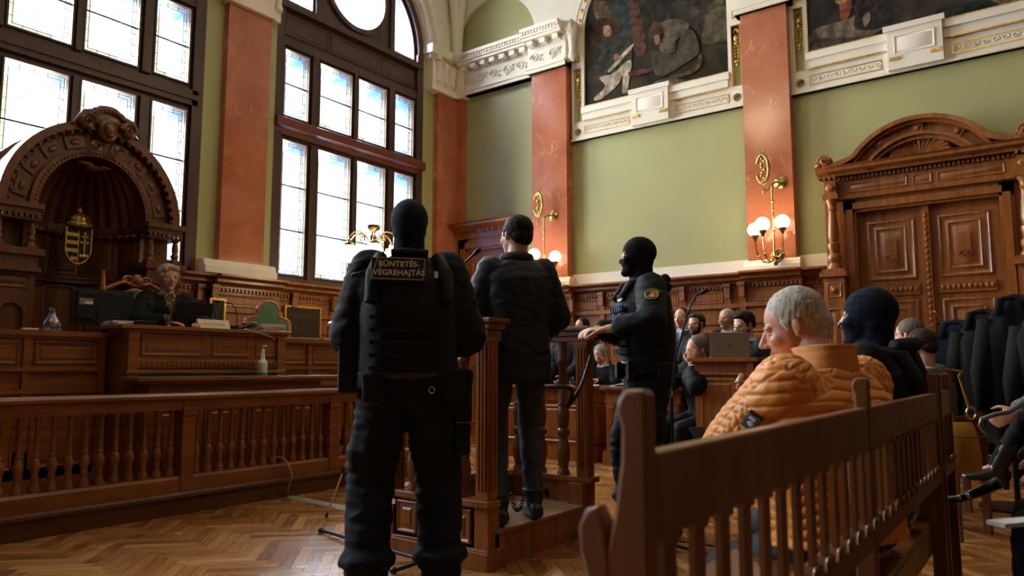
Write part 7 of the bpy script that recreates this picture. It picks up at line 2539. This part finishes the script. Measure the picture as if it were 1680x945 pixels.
# man resting his cheek on his hand
c = at(1138, 571, 7.15)
yw = 150
a = math.radians(yw)
lx, ly = c.x + .15 * math.sin(a), c.y - .15 * math.cos(a) * 1
lx, ly = c.x + .16 * math.sin(a), c.y - .16 * math.cos(a)
hz = c.z - .68
r, J = person('man in black robe resting his cheek on his hand at the counsel desk', (lx, ly, 0), yw, H=1.80, hipz=hz, lean=.22, side=-.06, hs=1.12, head=(-2, -6, -10),
              hands={1: V((.14, .34, .90)), -1: V((-.122, .285, hz + .525))}, elbows={1: V((1, .2, -.6)), -1: V((-.6, .9, -1))},
              handcfg={-1: dict(d=(.0, -.10, 1), n=(.8, -.6, 0), curl=.16, flip=1, spread=.6), 1: dict(d=(-.6, .8, 0), n=(0, 0, -1), curl=.3, flip=-1)},
              feet={s: V((s * .12, .2, .1)) for s in (1, -1)},
              top=dict(mat=ROBE, bulk=1.08, g=.022, hem=-.1, arm=(.080, .075, .055), name='robe', fold=.007, lap=True, short={-1: .25}), bottoms=dict(mat=ROBE),
              hair=dict(mat=HBROWN, vol=.003, front=.006), shirt=SHIRTW, gaze=(.3, .2))
mb = MB(); w_ = J['wr', -1]; e_ = (J['wr', -1] - J['el', -1]).normalized(); u1 = e_.orthogonal().normalized(); u2 = e_.cross(u1)
mb.tube([w_ - e_ * .012 + u1 * (.031 * math.cos(t)) + u2 * (.031 * math.sin(t)) for t in [2 * PI * q_ / 20 for q_ in range(20)]], .006, 6, closed=True); mb.build('wristwatch', CHROME, r, smooth='all', world=False)
mb = MB(); mb.cone(w_ - e_ * .03, w_ - e_ * .10, .032, .040, 16); mb.build('shirt_cuff', SHIRTW, r, smooth=40, world=False)

# two heads behind the dock rail
seated('man with short brown hair behind the dock rail, only forehead and hair showing', 931, 540, 9.4, 175, (0, -10, 0), dict(mat=HBROWN, vol=.003), skin=mat('reddish_skin', (.62, .26, .17), .5), hands={1: V((.12, .3, .92)), -1: V((-.12, .3, .92))})
(rm, Jm), Lm, hm_ = seated('dark haired person wearing a black face mask behind the dock rail', 954, 537, 9.5, 160, (8, 0, 0), dict(mat=HDARK, vol=.006), topmat=mat('teal_sleeve_jacket', (.02, .06, .055), .7), hands={1: V((.12, .3, .92)), -1: V((-.12, .3, .92))})
mb = MB(); MH = Jm['MH']
mb.ell((0, .050, -.062), (.060, .055, .042), MH, 20, 12); mm_ = remesh(mb, .006, 2); place(mm_, 'face_mask', mat('black_mask', (.01, .012, .016), .7), rm)
r, J = person('robed person bent over the counsel desk behind the right dock post', (-4.5, 8.18, 0), 172, H=1.72, hipz=.58, lean=.30, head=(0, -30, 0),
              hands={1: V((.14, .36, .90)), -1: V((-.10, .38, .90))}, handcfg={1: dict(d=(-.4, .9, 0), n=(0, 0, -1), curl=.3, flip=-1), -1: dict(d=(.4, .9, 0), n=(0, 0, -1), curl=.3, flip=1)},
              top=dict(mat=ROBE, name='robe', bulk=1.06, g=.02), bottoms=dict(mat=ROBE), hair=dict(mat=HLIGHT, vol=.006), shirt=SHIRTW, feet={s: V((s * .12, .2, .1)) for s in (1, -1)})

# ---------------- spectators cut by the right edge
TWEED = mat('salt_and_pepper_tweed', (.10, .10, .105), .85, var=.9, scale=(170, 170, 170), detail=1, bump=.4)
K3 = at(1668, 708, 4.2)
WP = V((K3.x + .44, K3.y + .02, 0))
r, J = person('spectator in a tweed coat at the right edge with one black heeled boot stretched out', (WP.x, WP.y, 0), 96, H=1.70, hipz=.62, lean=.0, head=(0, -5, 0),
              hands={-1: locw(at(1668, 676, 4.0), WP, 96), 1: V((.1, .36, .80))}, feet={-1: locw(at(1634, 766, 4.3), WP, 96), 1: V((.12, .30, .09))}, knees={1: V((.1, 1, .6)), -1: V((0, .5, 1))},
              top=dict(mat=TWEED, name='tweed_coat', bulk=1.1, g=.03, lap=False, hem=-.1), bottoms=dict(mat=mat('black_tights', (.004, .004, .005), .8, spec=.2), g=.004, leg=(.085, .058, .042)), hair=dict(mat=HDB, vol=.01, back=.03, noear=True),
              shape=dict(boot=.22, toe={-1: (-.45, .87, .06)}, sole={-1: (0, .06, -1)}))
mb = MB(); A = J['an', -1]; mb.cone(A + V((0, -.035, -.07)), A + V((0, -.04, -.125)), .026, .020, 10); mb.build('boot_heel', BOOT, r, smooth=40, world=False)
mb = MB()
for s in (1, -1):
    mb.cap(J['hip'] + V((s * .1, .02, .03)), J['kn', s] + V((0, -.05, .03)), .105, .095, 16)
mm_ = remesh(mb, .012, 4); folds(mm_, .006, 9, 12, 3); place(mm_, 'tweed_skirt', TWEED, r)
# thin curved chair arm
pts = [at(1690, 655, 3.7), at(1655, 676, 3.7), at(1632, 680, 3.7), at(1610, 688, 3.7), at(1608, 698, 3.7), at(1622, 715, 3.7), at(1640, 728, 3.75)]
mb = MB(); mb.tube(pts, .012, 8)
r = root('side_chair', (.45, 4.0, 0), 'grey tubular chair arm curving in at the right picture edge', 'chair')
mb.build('armrest', mat('grey_tube', (.12, .14, .15), .35, metal=.5), r, smooth='all')
mb = MB(); mb.box(.2, .70, 3.95, 4.45, .43, .47); mb.build('seat', BLACK, r, bevel=.01)
for dx in (.23, .67):
    for dy in (3.98, 4.42):
        mb = MB(); mb.cone((dx, dy, 0), (dx, dy, .43), .014, .014, 8); mb.build('leg', BLACKM, r, smooth=40)
K1 = at(1650, 905, 1.5)
NP = V((K1.x + .45, K1.y - .12, 0))
r, J = person('spectator in dark navy trousers, only one big knee showing at the lower right corner', (NP.x, NP.y, 0), 92, H=1.80, hipz=.62, lean=-.12, head=(0, 0, 0),
              hands={1: V((.12, .30, .66)), -1: V((-.14, .28, .66))}, feet={1: V((.14, .44, .09)), -1: V((-.14, .44, .09))},
              top=dict(mat=mat('black_anorak', (.008, .008, .010), .6), bulk=1.1, g=.03), bottoms=dict(mat=mat('deep_navy_trousers', (.004, .007, .018), .8, bump=.2, scale=(60, 60, 60), spec=.2), g=.03, leg=(.10, .085, .065)), hair=dict(mat=HDB, vol=.004))
P = at(1652, 858, 1.46)
r = root('paper_sheet', tuple(P), 'folded white paper lying on the dark knee at the lower right', 'papers')
mb = MB(); mb.box(-.03, .09, -.02, .02, -.004, .004, Matrix.Rotation(YAW + .3, 4, 'Z')); mb.build('sheet', PAPER, r, world=False)
K2 = at(1668, 765, 2.7)
NQ = V((K2.x + .45, K2.y - .10, 0))
r, J = person('spectator all in black with a studded strap between the tweed coat and the navy knee', (NQ.x, NQ.y, 0), 92, H=1.72, hipz=.64, lean=-.05, head=(0, 0, 0),
              hands={1: V((.1, .34, .70)), -1: V((-.1, .34, .70))}, feet={1: V((.13, .42, .09)), -1: V((-.13, .42, .09))},
              top=dict(mat=COATM[0], bulk=1.12, g=.03), bottoms=dict(mat=COATM[0], g=.02), hair=dict(mat=HDARK, vol=.008, back=.02))
pts = [at(1495, 818, 3.3), at(1540, 820, 3.2), at(1575, 818, 3.1), at(1610, 806, 3.05), at(1640, 790, 3.0)]
mb = MB(); mb.tube(pts, [.012, .014, .018, .022, .026], 8)
r = root('studded_strap', tuple(pts[2]), 'black leather bag strap with bright studs crossing the aisle below the boot', 'strap')
mb.build('strap', BOOT, r, smooth='all')
mb = MB(); mb.ell(at(1573, 816, 3.06), .010); mb.ell(at(1588, 813, 3.04), .010); mb.build('stud', CHROME, r, smooth='all')
# seats under the two nearer spectators
for i, (P0, lb) in enumerate(((NP, 'black stacking chair under the spectator in navy trousers'), (NQ, 'black stacking chair under the spectator all in black'))):
    r = root('stacking_chair', (P0.x, P0.y, 0), lb, 'chair', 'black stacking chairs')
    mb = MB(); mb.box(P0.x - .22, P0.x + .24, P0.y - .23, P0.y + .23, .40, .44); mb.build('seat', BLACK, r, bevel=.01)
    mb = MB(); mb.box(P0.x + .24, P0.x + .27, P0.y - .22, P0.y + .22, .50, .90); mb.build('backrest', BLACK, r, bevel=.01)
    for dx in (-.2, .25):
        for dy in (-.2, .2):
            mb = MB(); mb.cone((P0.x + dx, P0.y + dy, 0), (P0.x + dx, P0.y + dy, .40 if dx < 0 else .88), .013, .013, 8); mb.build('leg', BLACKM, r, smooth=40)
# ---------------- raised tier and chairs under the seated figures
mb = MB(); mb.box(-5.65, -2.5, 7.60, 8.98, 0, .36); struct(mb.build('floor_tier', WH))
CHL = {2: 'dark wooden chair under the man in the grey jacket', 3: 'dark wooden chair under the person with greying brown hair', 4: 'dark wooden chair under the man with cropped hair by the panelled wall',
       5: 'dark wooden chair under the bearded man with thin glasses', 6: 'dark wooden chair under the grey haired robed man', 7: 'tall dark wooden chair under the man behind the silver laptop',
       8: 'dark wooden chair under the brown haired man behind the dock rail', 9: 'dark wooden chair under the person in the black face mask'}
for i, lb in CHL.items():
    x, y, yw_, hz, _ = SEATS[i]
    z0 = .36 if hz > .8 else 0.0
    r = root('court_chair', (x, y, z0), lb, 'chair', 'dark court chairs', math.radians(yw_))
    sz = hz - .14 - z0
    mb = MB(); mb.box(-.21, .21, -.15, .24, sz - .03, sz); mb.build('seat', WK, r, world=False, bevel=.008)
    mb = MB(); mb.box(-.20, .20, -.235, -.215, sz + .14, sz + .36); mb.build('backrest', WK, r, world=False, bevel=.006)
    for sx_ in (-.19, .19):
        mb = MB(); mb.box(sx_ - .018, sx_ + .018, -.24, -.20, 0, sz + .38); mb.build('leg', WK, r, world=False)
        mb = MB(); mb.box(sx_ - .018, sx_ + .018, .19, .226, 0, sz - .03); mb.build('leg', WK, r, world=False)
